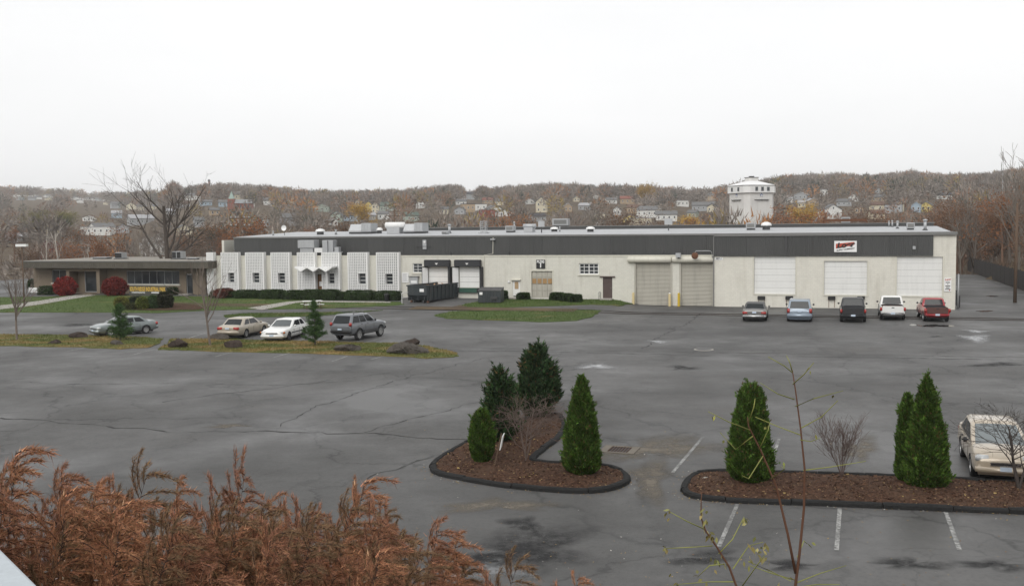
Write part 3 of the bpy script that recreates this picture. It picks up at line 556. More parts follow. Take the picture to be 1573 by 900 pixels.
def sectional(name, o, y, mat, rows, cols=1, gap=.012, ribs=0):
    a, b_, c, d = o; root = MB(); root.box(a, b_, y+.05, y+.07, c, d); r = root.build(name, METALD if cols == 1 else mat, BR)
    hh = (d-c)/rows; ww = (b_-a)/cols
    for i in range(rows):
        for j in range(cols):
            m = MB(); yy = y+random.uniform(-.004, .004)
            if cols > 1: m.box(a+j*ww+.03, a+(j+1)*ww-.03, yy-.01, yy+.05, c+i*hh+.04, c+(i+1)*hh-.04)
            else:
                m.box(a+.01, b_-.01, yy, yy+.05, c+i*hh+gap, c+(i+1)*hh-gap)
                for k in range(ribs): z_ = c+i*hh+(k+1)*hh/(ribs+1); m.box(a+.012, b_-.012, yy-.012, yy, z_-.012, z_+.012)
            m.build('panel', mat, r)
    return r
for o, lb in zip(dk, ('left', 'middle', 'right')):
    sectional('overhead_door', o, .02, DOORW, 6, 1, .007, 1)
    a, b_, c, d = o; MB().box(a-.12, b_+.12, -.2, -.1, c-.1, c).build('door_sill', COPEW, BR)
    MB().box(a-.14, a-.005, -.17, -.14, c, d).build('door_frame', COPEW, BR); MB().box(b_+.005, b_+.14, -.17, -.14, c, d).build('door_frame', COPEW, BR)
for (p0, p1) in ((1164, 1175.5), (1206.7, 1218.3), (1271.8, 1283.2), (1316.7, 1328.2)):
    a, b_, c, d = wbox(p0, 454.6, p1, 459.8); MB().rbox(a, b_, -.42, -.14, c, d, .03).build('dock_bumper', RUBBER, BR)
    for k in (a+.06, b_-.1): MB().box(k, k+.05, -.146, -.139, max(c-.75, .05), c).build('rust_streak', RUST, BR)
# roll-up doors: curtain of slats, guides, drums
for (a, b_, c, d) in ru:
    r = MB().box(a, b_, .16, .2, 0, d).build('roll_up_door', DOORT, BR); n = 34; hh = d/n
    for i in range(n):
        m = MB(); m.add([(a+.02, .14, i*hh), (b_-.02, .14, i*hh), (b_-.02, .105, (i+.5)*hh), (a+.02, .105, (i+.5)*hh), (b_-.02, .14, (i+1)*hh-.008), (a+.02, .14, (i+1)*hh-.008)], [(0, 1, 2, 3), (3, 2, 4, 5)]); m.build('slat', DOORT, r)
    for x in (a, b_): MB().box(x-.11, x+.05, -.07, .1, 0, d).build('door_guide', DOORT, BR)
for p0, p1 in ((964.5, 1031.6), (1033, 1096)):
    a, b_, c, d = wbox(p0, 394.5, p1, 403.2); rr = (d-c)/2+.02; MB().lathe([(rr*.6, a), (rr, a+.06), (rr, b_-.06), (rr*.6, b_)], (0, -.16, (c+d)/2), 14, 0).build('door_drum', COPEW, BR, True)
a, b_, c, d = wbox(1032, 403, 1045.5, 470); MB().box(a+.12, b_-.12, -.04, .02, 0, d).build('pier', WALL, BR)
# convex mirror and arm, floodlight, lamps
a, b_, c, d = wbox(1064.7, 387, 1074.3, 397.8); mr = MB().lathe([(.02, -.02), (.31, 0), (.33, .03), (.3, .05)], ((a+b_)/2, -1., (c+d)/2), 20, 1).build('convex_mirror', RUST, BR, True)
zz = W(1080, 385)[1]; x1 = wx(1095); MB().tube([(x1, -.15, zz-.9), (x1-.02, -.9, zz-.1), (x1-.2, -1., zz), ((a+b_)/2+.1, -1., zz), ((a+b_)/2, -1., d-.05)], .035, 6).build('mirror_arm', METAL, BR, True)
a, b_, c, d = wbox(1039.5, 388.5, 1047, 395); m = MB(); m.box(a, b_, -.75, -.35, c, d).box(a+.05, b_-.05, -.76, -.74, c+.05, d-.05); m.build('floodlight', METAL, BR); MB().box((a+b_)/2-.04, (a+b_)/2+.04, -.5, -.05, c-.12, c).build('lamp_bracket', METALD, BR)
a, b_, c, d = wbox(1401.5, 378, 1406, 383); MB().rbox(a, b_, -.5, -.3, c, d, .03).build('wall_lamp', METAL, BR)
for p in ((782, 433), (653.5, 372)): z_ = W(*p)[1]; x_ = wx(p[0]); MB().rbox(x_-.1, x_+.1, -.16, 0, z_-.1, z_+.12, .04).build('wall_lamp', SIGNW, BR)
# windows with mullions and panes
def window(o, y, nx, nz, frame=WHITE, pane=GLASS, fw=.05, sill=True, dividers=(), name='window', par=None):
    a, b_, c, d = o; par = par or BR
    m = MB(); m.box(a, b_, y-.02, y+.06, d-fw, d).box(a, b_, y-.02, y+.06, c, c+fw).box(a, a+fw, y-.02, y+.06, c+fw, d-fw).box(b_-fw, b_, y-.02, y+.06, c+fw, d-fw)
    for i in range(1, nx): x = a+(b_-a)*i/nx; t = fw if i in dividers else fw*.55; m.box(x-t/2, x+t/2, y-.015, y+.05, c+fw, d-fw)
    for j in range(1, nz): z = c+(d-c)*j/nz; m.box(a+fw, b_-fw, y-.012, y+.045, z-fw*.28, z+fw*.28)
    r = m.build(name, frame, par)
    for i in range(nx):
        for j in range(nz): MB().box(a+(b_-a)*i/nx+.01, a+(b_-a)*(i+1)/nx-.01, y+.01+random.uniform(0, .01), y+.03, c+(d-c)*j/nz+.01, c+(d-c)*(j+1)/nz-.01).build('pane', pane, r)
    if sill: MB().box(a-.12, b_+.12, y-.22, y+.02, c-.14, c-.002).build('sill', COPEW, r)
    return r
window(win2, .12, 4, 3, fw=.09, dividers=(2,)); window(win1, .12, 2, 3, fw=.08)
# doors
def leaf(name, o, y, mat, knob=True, parts=()):
    a, b_, c, d = o; r = MB().box(a, b_, y, y+.05, c, d).build(name, mat, BR)
    if knob: MB().lathe([(.03, 0), (.045, -.05), (.03, -.08)], (b_-.13, y, c+(d-c)*.47), 10, 1).build('door_knob', CHROME, r, True)
    return r
leaf('brown_door', brn, .06, DOORB); a, b_, c, d = brn; MB().box(a-.28, b_+.28, -.14, .05, d, d+.12).build('door_hood', DOORB, BR); MB().box(a-.1, b_+.1, -1.1, -.01, .3, c-.01).build('door_step', CONC, BR)
hr = empty('handrail', L2W(a-.25, -.7, .42), -TH, 'thin steel handrail left of the brown door', 'handrail')
m = MB(); 
for x, y in ((0, 0), (0, .65)): m.tube([(x, y, -.1), (x, y, .85)], .02, 6)
m.tube([(0, 0, .85), (0, .65, .85)], .02, 6).tube([(0, 0, .45), (0, .65, .45)], .015, 6); m.build('rail', METALD, hr)
r = leaf('storm_door', wdr, .08, DOORW, False); a, b_, c, d = wdr; MB().box(a+.2, b_-.2, .06, .09, c+.85, d-.15).build('pane', mk('tan_board', (.4, .28, .16), .7), r); MB().box(a-.12, b_+.08, -.2, .04, d, d+.1).build('door_hood', COPEW, BR); MB().box(a+.05, b_-.3, .05, .08, c+.06, c+.16).build('kick_plate', INK, r); MB().box(a-.2, b_+.2, -.9, -.01, .3, c-.01).build('door_step', CONC, BR)
r = sectional('garage_door', gar, .12, DOORT, 4, 4); a, b_, c, d = gar
for k in range(4): ww = (b_-a)/4; MB().box(a+k*ww+.07, a+(k+1)*ww-.07, .085, .115, c+(d-c)*.5+.07, c+(d-c)*.75-.1).build('pane', mk('tan_pane', (.36, .22, .1), .25), r)
m = MB(); m.box(a-.14, a, -.03, .1, c, d+.12).box(b_, b_+.14, -.03, .1, c, d+.12).box(a, b_, -.03, .1, d, d+.12); m.build('door_frame', COPEW, BR); MB().box(a-.5, b_+1.2, -1.2, -.01, .3, .47).build('door_step', mk('brown_slab', (.13, .08, .05), .9, .3, 2), BR)
# docks with padded shelters
for k, (a, b_, c, d) in enumerate(dock):
    sectional('dock_door', (a, b_, c, d), .1, DOORW, 4, 1)
    hx0, hx1, hz0, hz1 = wbox(*((654, 399, 692.8, 409.5) if k == 0 else (700, 399, 740, 409.5)))
    h_ = MB().rbox(hx0, hx1, -.55, -.02, hz0, hz1, .05).build('dock_header', BLACK, BR); xm = (hx0+hx1)/2; MB().extr([(xm-.18, -.556, hz0+.38), (xm, -.556, hz0+.2), (xm+.18, -.556, hz0+.38)], (0, .004, 0)).build('arrow_mark', SIGNW, h_)
    for s_, (p0, p1) in enumerate(((651, 658.4), (688, 693.5)) if k == 0 else ((697, 705.4), (736.6, 742))):
        x0, x1 = wx(p0), wx(p1); zb = W(700, 442)[1]
        pd = MB().extr([(x0, -.5, zb), (x1, -.06, zb), (x1+.0, -.02, zb), (x0-.08, -.02, zb)] if s_ == 0 else [(x0, -.06, zb), (x1, -.5, zb), (x1+.06, -.02, zb), (x0, -.02, zb)], (0, 0, hz0-zb-.01)).build('dock_pad', BLACK, BR)
        if s_ == 0: MB().extr([(x0+.05, -.485, zb+.05), (x1-.03, -.1, zb+.05), (x1-.03, -.085, zb+.05), (x0+.05, -.47, zb+.05)], (0, 0, hz0-zb-.15)).build('pad_face', WHITE, pd)
        else: MB().extr([(x0+.02, -.09, zb+.05), (x0+.12, -.16, zb+.05), (x0+.12, -.14, zb+.05), (x0+.02, -.07, zb+.05)], (0, 0, hz0-zb-.15)).build('pad_face', WHITE, pd)
a, b_, c, d = wbox(707, 441.8, 734, 449); MB().box(a, b_, -.3, 0, c, d-.02).build('dock_leveller', LEVEL, BR); MB().rbox(a-.2, a, -.36, 0, c, d-.02, .03).build('dock_bumper', RUBBER, BR); MB().rbox(b_, b_+.2, -.36, 0, c, d-.02, .03).build('dock_bumper', RUBBER, BR)
a, b_, c, d = wbox(630.5, 425, 643, 439); m = MB(); m.box(a, b_, -.25, 0, c, d); r = m.build('vent_box', METAL, BR); MB().box(a+.15, b_-.1, -.256, -.25, c+.3, c+.55).build('notice', SIGNW, r); MB().box(a-.12, b_+.12, -.32, 0, d, d+.05).build('hood', METALD, r)
x = wx(744, 400); MB().tube([(x, -.05, .4), (x, -.05, ZC+.02), (x-.02, SB-.2, ZC+.1), (x-.02, SB-.08, ZR-.3)], .035, 6).build('conduit', COPEW, BR); MB().box(x-.25, x+.25, SB-.35, SB-.02, ZR-.55, ZR-.42).build('wall_lamp', METAL, BR)
for px in (690, 780, 940, 1018): z_ = ZC+.02; MB().rbox(wx(px, 388, 2)-.12, wx(px, 388, 2)+.12, 2.2, 2.5, z_-.15, z_+.25, .05).build('roof_drain', METALD, BR)
# ---- pierced block screens
def lattice(p0, p1, ytop, ybot, win=None):
    a, b_, c, d = wbox(p0, ytop, p1, ybot, -.45); c = max(c, .5); y0, y1 = -.5, -.38; m = MB(); n = 10; k = max(3, round((d-c)/.168)); bw = .088
    if b_-a < 1: n = 5
    wn = None
    if win: wa, wb, wc, wd_ = wbox(win[0], win[1], win[2], win[3], -.5); wn = (wa-.06, wb+.06, wc-.06, wd_+.06)
    def bars(vert, i, N_, lo, hi):
        pos = (a+(b_-a)*i/N_) if vert else (c+(d-c)*i/N_); segs = [(lo, hi)]
        if wn:
            l_, h_ = (wn[0], wn[1]) if vert else (wn[2], wn[3]); s0, s1 = (wn[2], wn[3]) if vert else (wn[0], wn[1])
            if l_ < pos < h_: segs = [(lo, s0), (s1, hi)]
        for s0, s1 in segs:
            if vert: m.box(pos-bw/2, pos+bw/2, y0, y1, s0, s1)
            else: m.box(s0, s1, y0+.004, y1-.004, pos-bw/2, pos+bw/2)
    for i in range(n+1): bars(True, i, n, c, d)
    for j in range(k+1): bars(False, j, k, a, b_)
    r = m.build('lattice_screen', LATT, BR)
    MB().box(a, b_, -.2, -.17, c, d-.02).build('screen_shade_panel', METALD, r) if not wn else [MB().box(x0, x1, -.2, -.17, z0, z1).build('screen_shade_panel', METALD, r) for x0, x1, z0, z1 in ((a, wn[0], c, d-.02), (wn[1], b_, c, d-.02), (wn[0], wn[1], c, wn[2]), (wn[0], wn[1], wn[3], d-.02))]  # dark panel added behind: shade of the holes put into its colour
    MB().box(b_+bw/2, b_+bw/2+.12, y0-.03, .0, c-.1, d+.05).build('screen_fin', WHITE, r); MB().box(a-bw/2-.06, a-bw/2, y1-.1, .0, c-.1, d+.03).build('screen_fin', WHITE, r)
    if wn:
        wa, wb, wc, wd_ = wn; m = MB(); m.box(wa, wa+.06, -.54, 0, wc, wd_).box(wb-.06, wb, -.54, 0, wc, wd_).box(wa, wb, -.54, 0, wd_-.06, wd_+.0).box(wa, wb, -.54, 0, wc, wc+.06); m.build('window_box', WHITE, r)
        g_ = MB().box(wa+.06, wb-.06, -.08, -.04, wc+.06, wd_-.06).build('window_pane', GLASS, r)
        for t in (.33, .66): MB().box(wa+.06, wb-.06, -.1, -.07, wc+(wd_-wc)*t-.025, wc+(wd_-wc)*t+.025).build('glazing_bar', WHITE, r)
        MB().box(wb-.1, wb-.062, -.3, -.08, wc+.06, wd_-.06).build('jamb', RUST, r)
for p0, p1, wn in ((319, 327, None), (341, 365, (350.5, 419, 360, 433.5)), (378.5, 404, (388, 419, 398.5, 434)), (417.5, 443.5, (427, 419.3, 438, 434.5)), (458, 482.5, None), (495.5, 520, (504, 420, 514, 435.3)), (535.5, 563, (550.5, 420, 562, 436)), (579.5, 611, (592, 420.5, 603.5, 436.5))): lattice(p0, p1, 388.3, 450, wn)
a, b_, c, d = ent; r = leaf('entrance_door', (a+.1, b_-.05, .55, d-.1), .1, mk('brown_glass', (.17, .09, .04), .2, .2, 3), False); MB().box(a+.3, b_-.25, .085, .1, 1.6, 2.1).build('notice', SIGNW, r); MB().box(a-.5, a+.08, -.3, .05, .4, d).build('entrance_fin', CONC, BR)
# zigzag canopy
m = MB(); x0, x1 = wx(457.5, 412, -1.2), wx(514, 412, -1.2); zt, zb = W(486, 409.5, -1.2)[1], W(486, 415.5, -1.2)[1]; n = 6
for i in range(n):
    xa, xb = x0+(x1-x0)*i/n, x0+(x1-x0)*(i+1)/n; za, zc_ = (zt, zb) if i % 2 == 0 else (zb, zt); m.extr([(xa, -1.9, za), (xb, -1.9, zc_), (xb, .0, zc_+.05), (xa, .0, za+.05)], (0, 0, -.13))
cn = m.build('zigzag_canopy', WHITE, BR)
for i in (1, 3, 5): x_ = x0+(x1-x0)*i/n; MB().tube([(x_, -1.7, zb-.1), (x_, -1.7, .4)], .035, 6).build('canopy_post', WHITE, cn)
# ---- signs on the front
def text(name, s_, size, parent, l, mat, rot=(math.pi/2, 0, 0), shear=0, ext=.006, align='CENTER', bold=0., sx=1.):
    cu = bpy.data.curves.new(name, 'FONT'); cu.body = s_; cu.size = size; cu.align_x = align; cu.align_y = 'CENTER'; cu.extrude = ext; cu.shear = shear; cu.offset = bold
    to = bpy.data.objects.new(name, cu); COL.objects.link(to); dg = bpy.context.evaluated_depsgraph_get(); me = bpy.data.meshes.new_from_object(to.evaluated_get(dg)); bpy.data.objects.remove(to); bpy.data.curves.remove(cu)
    me.name = name; me.materials.clear(); me.materials.append(mat); o = link(name, me, parent, l); o.rotation_euler = rot; o.scale = (sx, 1, 1); return o
def board(name, o, y, label, mat, th=.06, z0=None):
    a, b_, c, d = o; r = empty(name, L2W((a+b_)/2, y, (c+d)/2), -TH, label, 'sign'); MB().box(-(b_-a)/2, (b_-a)/2, -th, 0, -(d-c)/2, (d-c)/2).build('board', mat, r); return r, b_-a, d-c
R_ = math.pi/2
s1, w1, h1 = board('company_sign', wbox(1281.5, 370, 1316, 387), -.32, 'white sign with slanted black and red lettering on dark cladding', SIGNW)
m = MB(); m.extr([(-w1*.43, -.064, -h1*.2), (w1*.37, -.064, h1*.12), (w1*.4, -.064, h1*.4), (-w1*.43, -.064, h1*.24)], (0, .003, 0)); m.build('red_flash', RED, s1)
text('lettering', 'Loer', h1*.62, s1, (-.02, -.076, h1*.12), INK, (R_, -.1, 0), .25, bold=.03, sx=1.25); text('lettering', 'SUPPLY COMPANY', h1*.16, s1, (0, -.068, -h1*.27), INK, (R_, -.13, 0), .2, bold=.006, sx=1.15)
s2, w2, h2 = board('notice_sign', wbox(1450, 426.5, 1461, 447.5), -.15, 'tall white notice by the right corner of the warehouse', SIGNW)
text('lettering', 'Loer', h2*.2, s2, (0, -.068, h2*.37), RED, (R_, -.1, 0), .25, bold=.01)
for k, wf in enumerate((.3, .06, .34, .26, .38)): MB().box(-w2*wf, w2*wf, -.066, -.06, h2*(.16-.125*k)-.035, h2*(.16-.125*k)+.035).build('text_line', INK, s2)
MB().extr([(.12, -.066, -h2*.46), (.24, -.066, -h2*.41), (.12, -.066, -h2*.36)], (0, .004, 0)).build('arrow_mark', RED, s2)
s3, w3, h3 = board('building_number_sign', wbox(824, 399, 837.5, 412.6), -.01, 'black sign reading BLDG 1 above the tan garage door', INK)
text('lettering', 'BLDG', h3*.42, s3, (0, -.066, h3*.26), SIGNW, bold=.016, sx=.82); text('lettering', '1', h3*.62, s3, (0, -.066, -h3*.17), SIGNW, bold=.03)
s4, w4, h4 = board('address_sign', wbox(1098.3, 395.2, 1110.5, 399.3), -.15, 'small white address plate beside the roll-up doors', SIGNW, .03); text('lettering', '587-1', h4*.95, s4, (0, -.036, 0), INK, bold=.006)
s5, w5, h5 = board('notice_sign', wbox(617.5, 418.5, 628, 434), -.01, 'white text notice beside the last lattice screen', SIGNW)
for k in range(7): MB().box(-w5*.36, w5*random.uniform(.15, .38), -.064, -.06, h5*(.36-.115*k)-.02, h5*(.36-.115*k)+.02).build('text_line', mk('faint_ink', (.3, .3, .32), .7), s5)
# ---- bollards
for px, mt, lb in ((974.5, CREAMP, 'faded cream-yellow bollard at the left edge of the roll-up doors'), (1030, CREAMP, 'cream-yellow bollard with white cap between the roll-up doors'), (1044, YELLOW, 'bright yellow bollard between the roll-up doors')):
    r = empty('bollard', L2W(wx(px, 468), -.55, 0), -TH, lb, 'bollard'); MB().lathe([(.12, 0), (.12, 1.2)], n=12).build('post', mt, r, False); MB().lathe([(.122, 1.2), (.09, 1.27), (.02, 1.3)], n=12).build('cap', WHITE if px == 1030 else mt, r, True)

# ================================================================== ROOFTOP EQUIPMENT
def roofz(x, y): return ZR-.03+.46*min(max((y-SB-.3)/13.7, 0), 1) if y < 17 else ZR+.7
def rspot(px, dep): x = W(px, 355, dep)[0]; z_ = roofz(x, dep); return x, z_, L2W(x, dep, z_), mpp(L2W(x, dep, z_))
def vent(px, dep, wpx, hpx, label, kind):
    x, z, q, s_ = rspot(px, dep); wd = wpx*s_; ht = hpx*s_
    if kind == 'mushroom':
        r = empty('roof_vent', q, -TH, label, 'roof vent'); MB().lathe([(wd*.36, 0), (wd*.34, ht*.55)], n=16).build('curb', METALD, r); MB().lathe([(wd*.3, ht*.5), (wd*.5, ht*.5), (wd*.5, ht*.62), (wd*.42, ht*.85), (wd*.15, ht)], n=18).build('hood', WHITE, r, True)
    elif kind == 'pipe':
        r = empty('vent_pipe', q, -TH, label, 'vent pipe'); MB().lathe([(wd*.35, 0), (wd*.35, ht*.85)], n=12).build('pipe', METAL, r, True); MB().lathe([(wd*.5, ht*.82), (wd*.52, ht*.95), (wd*.2, ht)], n=12).build('cap', METAL, r, True); MB().lathe([(wd*.7, 0), (wd*.4, ht*.12)], n=12).build('flashing', METALD, r)
    elif kind == 'box':
        r = empty('roof_box', q, -TH, label, 'roof unit'); MB().box(-wd*.42, wd*.42, -.4, .4, 0, ht*.2).build('curb', METALD, r); MB().rbox(-wd/2, wd/2, -.5, .5, ht*.2, ht, .03).build('casing', METAL, r); MB().box(-wd*.4, wd*.4, -.515, -.5, ht*.35, ht*.85).build('panel', COPE, r)
    elif kind == 'panel':
        r = empty('flat_panel_on_post', q, -TH, label, 'roof panel'); MB().box(-.05, .05, -.05, .05, 0, ht*.6).build('post', METALD, r); MB().box(-wd/2, wd/2, -.12, -.04, ht*.5, ht).build('panel', METAL, r)
    elif kind == 'hvac':
        r = empty('air_handler', q, -TH, label, 'air handler'); MB().box(-wd*.5, wd*.5, -.8, .8, 0, ht*.16).build('curb', METALD, r); MB().rbox(.06*wd, wd*.5, -.9, .9, ht*.16, ht, .03).build('casing', METAL, r)
        m = MB(); m.extr([(-wd*.5, -.95, ht*.25), (.05*wd, -.95, ht*.25), (.05*wd, -.5, ht*.9), (-wd*.46, -.5, ht*.9)], (0, 1.2, 0)); m.build('intake_hood', METAL, r)
        for k in range(3): MB().box(.1*wd+k*wd*.13, .1*wd+(k+.85)*wd*.13, -.93, -.9, ht*.24, ht*.92).build('panel', METAL, r)
    elif kind == 'goose':
        r = empty('exhaust_hood', q, -TH, label, 'exhaust hood'); MB().box(-wd*.32, wd*.32, -.6, .6, 0, ht*.55).build('curb', METAL, r); m = MB(); m.lathe([(ht*.1, -wd*.5), (ht*.26, -wd*.46), (ht*.26, wd*.46), (ht*.1, wd*.5)], (0, 0, ht*.72), 14, 0); m.build('hood', WHITE if wpx > 25 else METAL, r, True)
    return r
for a in [(492, 8, 15, 9, 'white mushroom vent left of the two air handlers', 'mushroom'), (516, 8, 4, 8, 'short dark vent pipe left of the air handlers', 'pipe'), (558, 10, 38, 16, 'grey air handler with slanted hood, left of the big exhaust', 'hvac'), (583, 10, 10, 9, 'small mushroom vent between the air handlers', 'mushroom'),
    (607, 9, 33, 18, 'large exhaust hood with long white barrel top', 'goose'), (639, 9.5, 32, 16, 'grey air handler with slanted hood, right of the big exhaust', 'hvac'), (690.5, 9, 5.5, 14, 'slim flue beside the right air handler', 'pipe'), (684.5, 7, 9, 4, 'low square vent on the pale roof edge', 'box'),
    (784.5, 10, 13, 10, 'white square roof unit left of the goose-neck hood', 'box'), (790, 10.6, 3, 16, 'thin pipe with white cap behind the square unit', 'pipe'), (813.5, 10, 21, 13, 'grey goose-neck exhaust hood', 'goose'), (832, 8, 10, 18, 'flat panel on a post right of the goose-neck hood', 'panel'),
    (851.5, 11, 13, 7, 'low white mushroom vent below the distant air handler', 'mushroom'), (860, 11, 2.4, 8, 'thin pipe beside the low mushroom vent', 'pipe'), (862, 30, 25, 13, 'distant long grey air handler on the rear roof', 'box'), (907, 9.5, 14, 8, 'white mushroom vent in the middle of the roof', 'mushroom'),
    (1027, 11, 12, 18, 'flat panel on a post near the middle of the roof', 'panel'), (1153.5, 11, 14, 11, 'grey square roof unit below the concrete tower', 'box'), (1177, 11, 16, 12, 'large white mushroom vent below the concrete tower', 'mushroom'),
    (1365.5, 16, 3, 9, 'thin left pipe of the pair near the rear parapet', 'pipe'), (1370.5, 15.6, 3, 10, 'thin right pipe of the pair near the rear parapet', 'pipe'), (1378.5, 11, 4.4, 12, 'white capped pipe left of the dark roof box', 'pipe'), (1398.5, 8, 11, 11, 'dark square roof box near the right end', 'box'), (1421, 6.5, 6.5, 17, 'tall thick vent pipe near the right end of the roof', 'pipe')]: vent(*a)
# open lattice mast
x, z, q, s_ = rspot(743, 8); r = empty('lattice_mast', q, -TH, 'square galvanised lattice mast on the roof edge', 'mast'); wd = 8*s_; ht = 19*s_
for sx in (-1, 1):
    for sy in (-1, 1): MB().bar((sx*wd/2, sy*wd/2, 0), (sx*wd/2, sy*wd/2, ht), .05, .05).build('leg', METAL, r)
for k in range(6): z_ = ht*(k+.5)/6; m = MB(); m.bar((-wd/2, -wd/2, z_), (wd/2, -wd/2, z_+.12), .03, .03).bar((-wd/2, wd/2, z_), (wd/2, wd/2, z_+.12), .03, .03).bar((-wd/2, -wd/2, z_), (-wd/2, wd/2, z_), .03, .03).bar((wd/2, -wd/2, z_), (wd/2, wd/2, z_), .03, .03); m.build('brace', METAL, r)
MB().box(-.5, .5, -.5, .5, 0, .1).build('base', METAL, r)
# rust-red beam frame with a box behind
x, z, q, s_ = rspot(1298, 22); r = empty('beam_frame', q, -TH, 'rust-red steel beam frame on the rear roof', 'beam'); wd = 63*s_; m = MB().box(-wd/2, wd/2, -.12, .12, .32, .58).build('beam', RUST, r)
for sx in (-1, 1): MB().box(sx*wd/2-.1, sx*wd/2+.1, -.1, .1, 0, .32).build('post', RUST, r)
x, z, q, s_ = rspot(1299, 25); vent(1299, 25, 13, 11, 'pale box standing behind the rust-red beam', 'box')
# satellite dish
x, z, q, s_ = rspot(437, 7); r = empty('satellite_dish', q, -TH, 'white satellite dish at the left end of the roof', 'satellite dish'); MB().tube([(0, 0, 0), (0, 0, .7)], .03, 6).build('mast', METALD, r); MB().lathe([(.02, .1), (.2, .06), (.34, -.04)], (0, -.1, .85), 16, 1, False).build('dish', SIGNW, r, True)
vent(419.5, 7, 3, 7, 'dark stub vent at the left end of the roof', 'pipe')
# ducts on the low roof in front of the cladding
def duct(name, boxes, label, dep=1.6):
    r = empty(name, L2W(wx(487, 386, dep), dep, ZC-.12), -TH, label, 'rail' if name == 'roof_rail' else 'duct'); bx = wx(487, 386, dep)
    for nm, p, yy, mt in boxes:
        a, b_, c, d = wbox(*p, dep); MB().rbox(a-bx, b_-bx, yy[0], yy[1], max(c-ZC+.12, 0), d-ZC+.12, .02, 1).build(nm, mt, r)
duct('roof_duct', [('plenum', (460, 369, 485, 381), (-.4, .8), METAL), ('lower_plenum', (463, 381.2, 483, 388), (-.3, .6), METAL)], 'wide galvanised duct plenum above the zigzag canopy')
duct('roof_duct', [('riser', (499, 369, 506.5, 388), (-.6, .5), METAL), ('riser_side', (506.6, 369, 514, 388), (-.4, .5), METAL)], 'tall galvanised duct riser above the entrance')
duct('roof_duct', [('fan_box', (485.6, 381, 498, 388), (-.4, .5), WHITE)], 'low pale fan box between the ducts'); duct('roof_duct', [('fan_box', (515.5, 379.5, 522, 388), (-.3, .3), METAL), ('base', (513, 386.5, 524, 388.2), (-.5, .5), METAL)], 'small round-cornered fan box right of the duct riser')
duct('roof_rail', [('rail', (631, 378.5, 657, 379.3), (1.2, 1.26), METALD), ('panel', (642, 369, 648, 383.5), (1.24, 1.3), METAL)], 'thin dark rail fixed across the cladding')

# ================================================================== OFFICE
xo0, xo1 = wx(48, 430), wx(312, 430); DO = -1.6                # roof edge stands forward of the wall
OB = empty('office_building', (W0[0], W0[1], 0), -TH, 'low brown brick office with dark overhanging flat roof', 'building')
zt_, zb_ = W(310, 402, DO)[1], W(310, 412.5, DO)[1]; xa, xb = wx(33, 408, DO), wx(320, 406, DO)
wins = wbox(194.5, 416, 275.5, 436.5, .4); winl = wbox(80, 414.5, 112, 434.5, .4); odr = wbox(286, 421, 296, 449, .4); por = wbox(119, 416, 160, 447.5, .4)
odr = (odr[0], odr[1], .6, odr[3]); por = (por[0], por[1], .62, por[3]); wall_open('wall', xo0, xo1, .2, zb_+.1, [wins, winl, odr, por], .4, .25, BRNWALL, OB)
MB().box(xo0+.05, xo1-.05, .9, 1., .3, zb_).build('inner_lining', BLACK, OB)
m = MB(); m.box(xo0, xo0+.25, .66, 12, .2, zb_); m.box(xo1-.25, xo1, .66, 12, .2, zb_); m.box(xo0+.25, xo1-.25, 11.7, 12, .2, zb_); m.build('rear_wall', BRNWALL, OB)
MB().box(xa, xb, DO+.06, 13, zb_-.02, zt_-.02).build('soffit', OLIVE, OB); n = 12
for k in range(n): a = xa+(xb-xa)*k/n; MB().box(a+.004, a+(xb-xa)/n-.004, DO, DO+.055, zb_, zt_-.03).build('fascia_panel', OLIVE, OB)
MB().box(xa-.06, xb+.06, DO-.06, 13.1, zt_-.018, zt_+.05).build('roof_edge', COPE, OB); MB().box(xa+.2, xb-.2, DO+.25, 12.8, zt_+.05, zt_+.09).build('roof', ROOFG, OB)
window(wins, .5, 7, 1, METAL, GLASS, .06, True, par=OB); window(winl, .5, 3, 1, METAL, GLASS, .06, True, par=OB)
a, b_, c, d = por; m = MB(); m.box(a-.45, a, -.9, .38, .35, d+.35).box(b_, b_+.45, -.9, .38, .35, d+.35).box(a, b_, -.9, .38, d, d+.35); m.build('portal', BRNWALL, OB)
gl = MB().box(a+1., b_, .55, .6, c, d).build('glass_front', GLASS, OB); MB().box(a, a+1., .52, .62, c, d).build('portal_panel', BRNWALL, OB)
dr_ = wbox(148, 420, 157, 447.5, .4); m = MB(); dz = d-.35; m.box(dr_[0], dr_[0]+.07, .48, .56, c, dz).box(dr_[1]-.07, dr_[1], .48, .56, c, dz).box(dr_[0], dr_[1], .48, .56, dz-.07, dz).box(dr_[0], dr_[1], .48, .56, c, c+.12); m.build('door_frame', METAL, gl)
m = MB(); m.box(a+1., a+1.07, .48, .56, c, d).box(a+1., b_, .48, .56, c, c+.08); m.build('mullion', METAL, gl)
for k in range(5): x = a-.3+(b_-a+.6)*k/4; MB().rbox(x-.07, x+.07, -1.1, -.92, d+.34, d+.48, .03).build('spot_lamp', SIGNW, OB)
a, b_, c, d = odr; r = MB().box(a, b_, .55, .6, c, d).build('side_door', GLASS, OB); m = MB(); m.box(a, a+.07, .5, .58, c, d).box(b_-.07, b_, .5, .58, c, d).box(a, b_, .5, .58, d-.07, d); m.build('door_frame', METAL, r)
m = MB(); m.box(a-.3, b_+.1, -.7, .38, .3, .6).box(a-.5, b_-.1, -1.3, -.7, .25, .45); m.build('door_steps', CONC, OB)
MB().box(por[0]-.6, por[1]+.4, -2.2, .38, .3, .6).build('portal_step', BRNWALL, OB)
for k in range(5): x = xo1-.15-k*.0; MB().box(xo1+.02, xo1+.1, DO+.4+k*.75, DO+.5+k*.75, .3, zb_).build('screen_post', BRNWALL, OB)
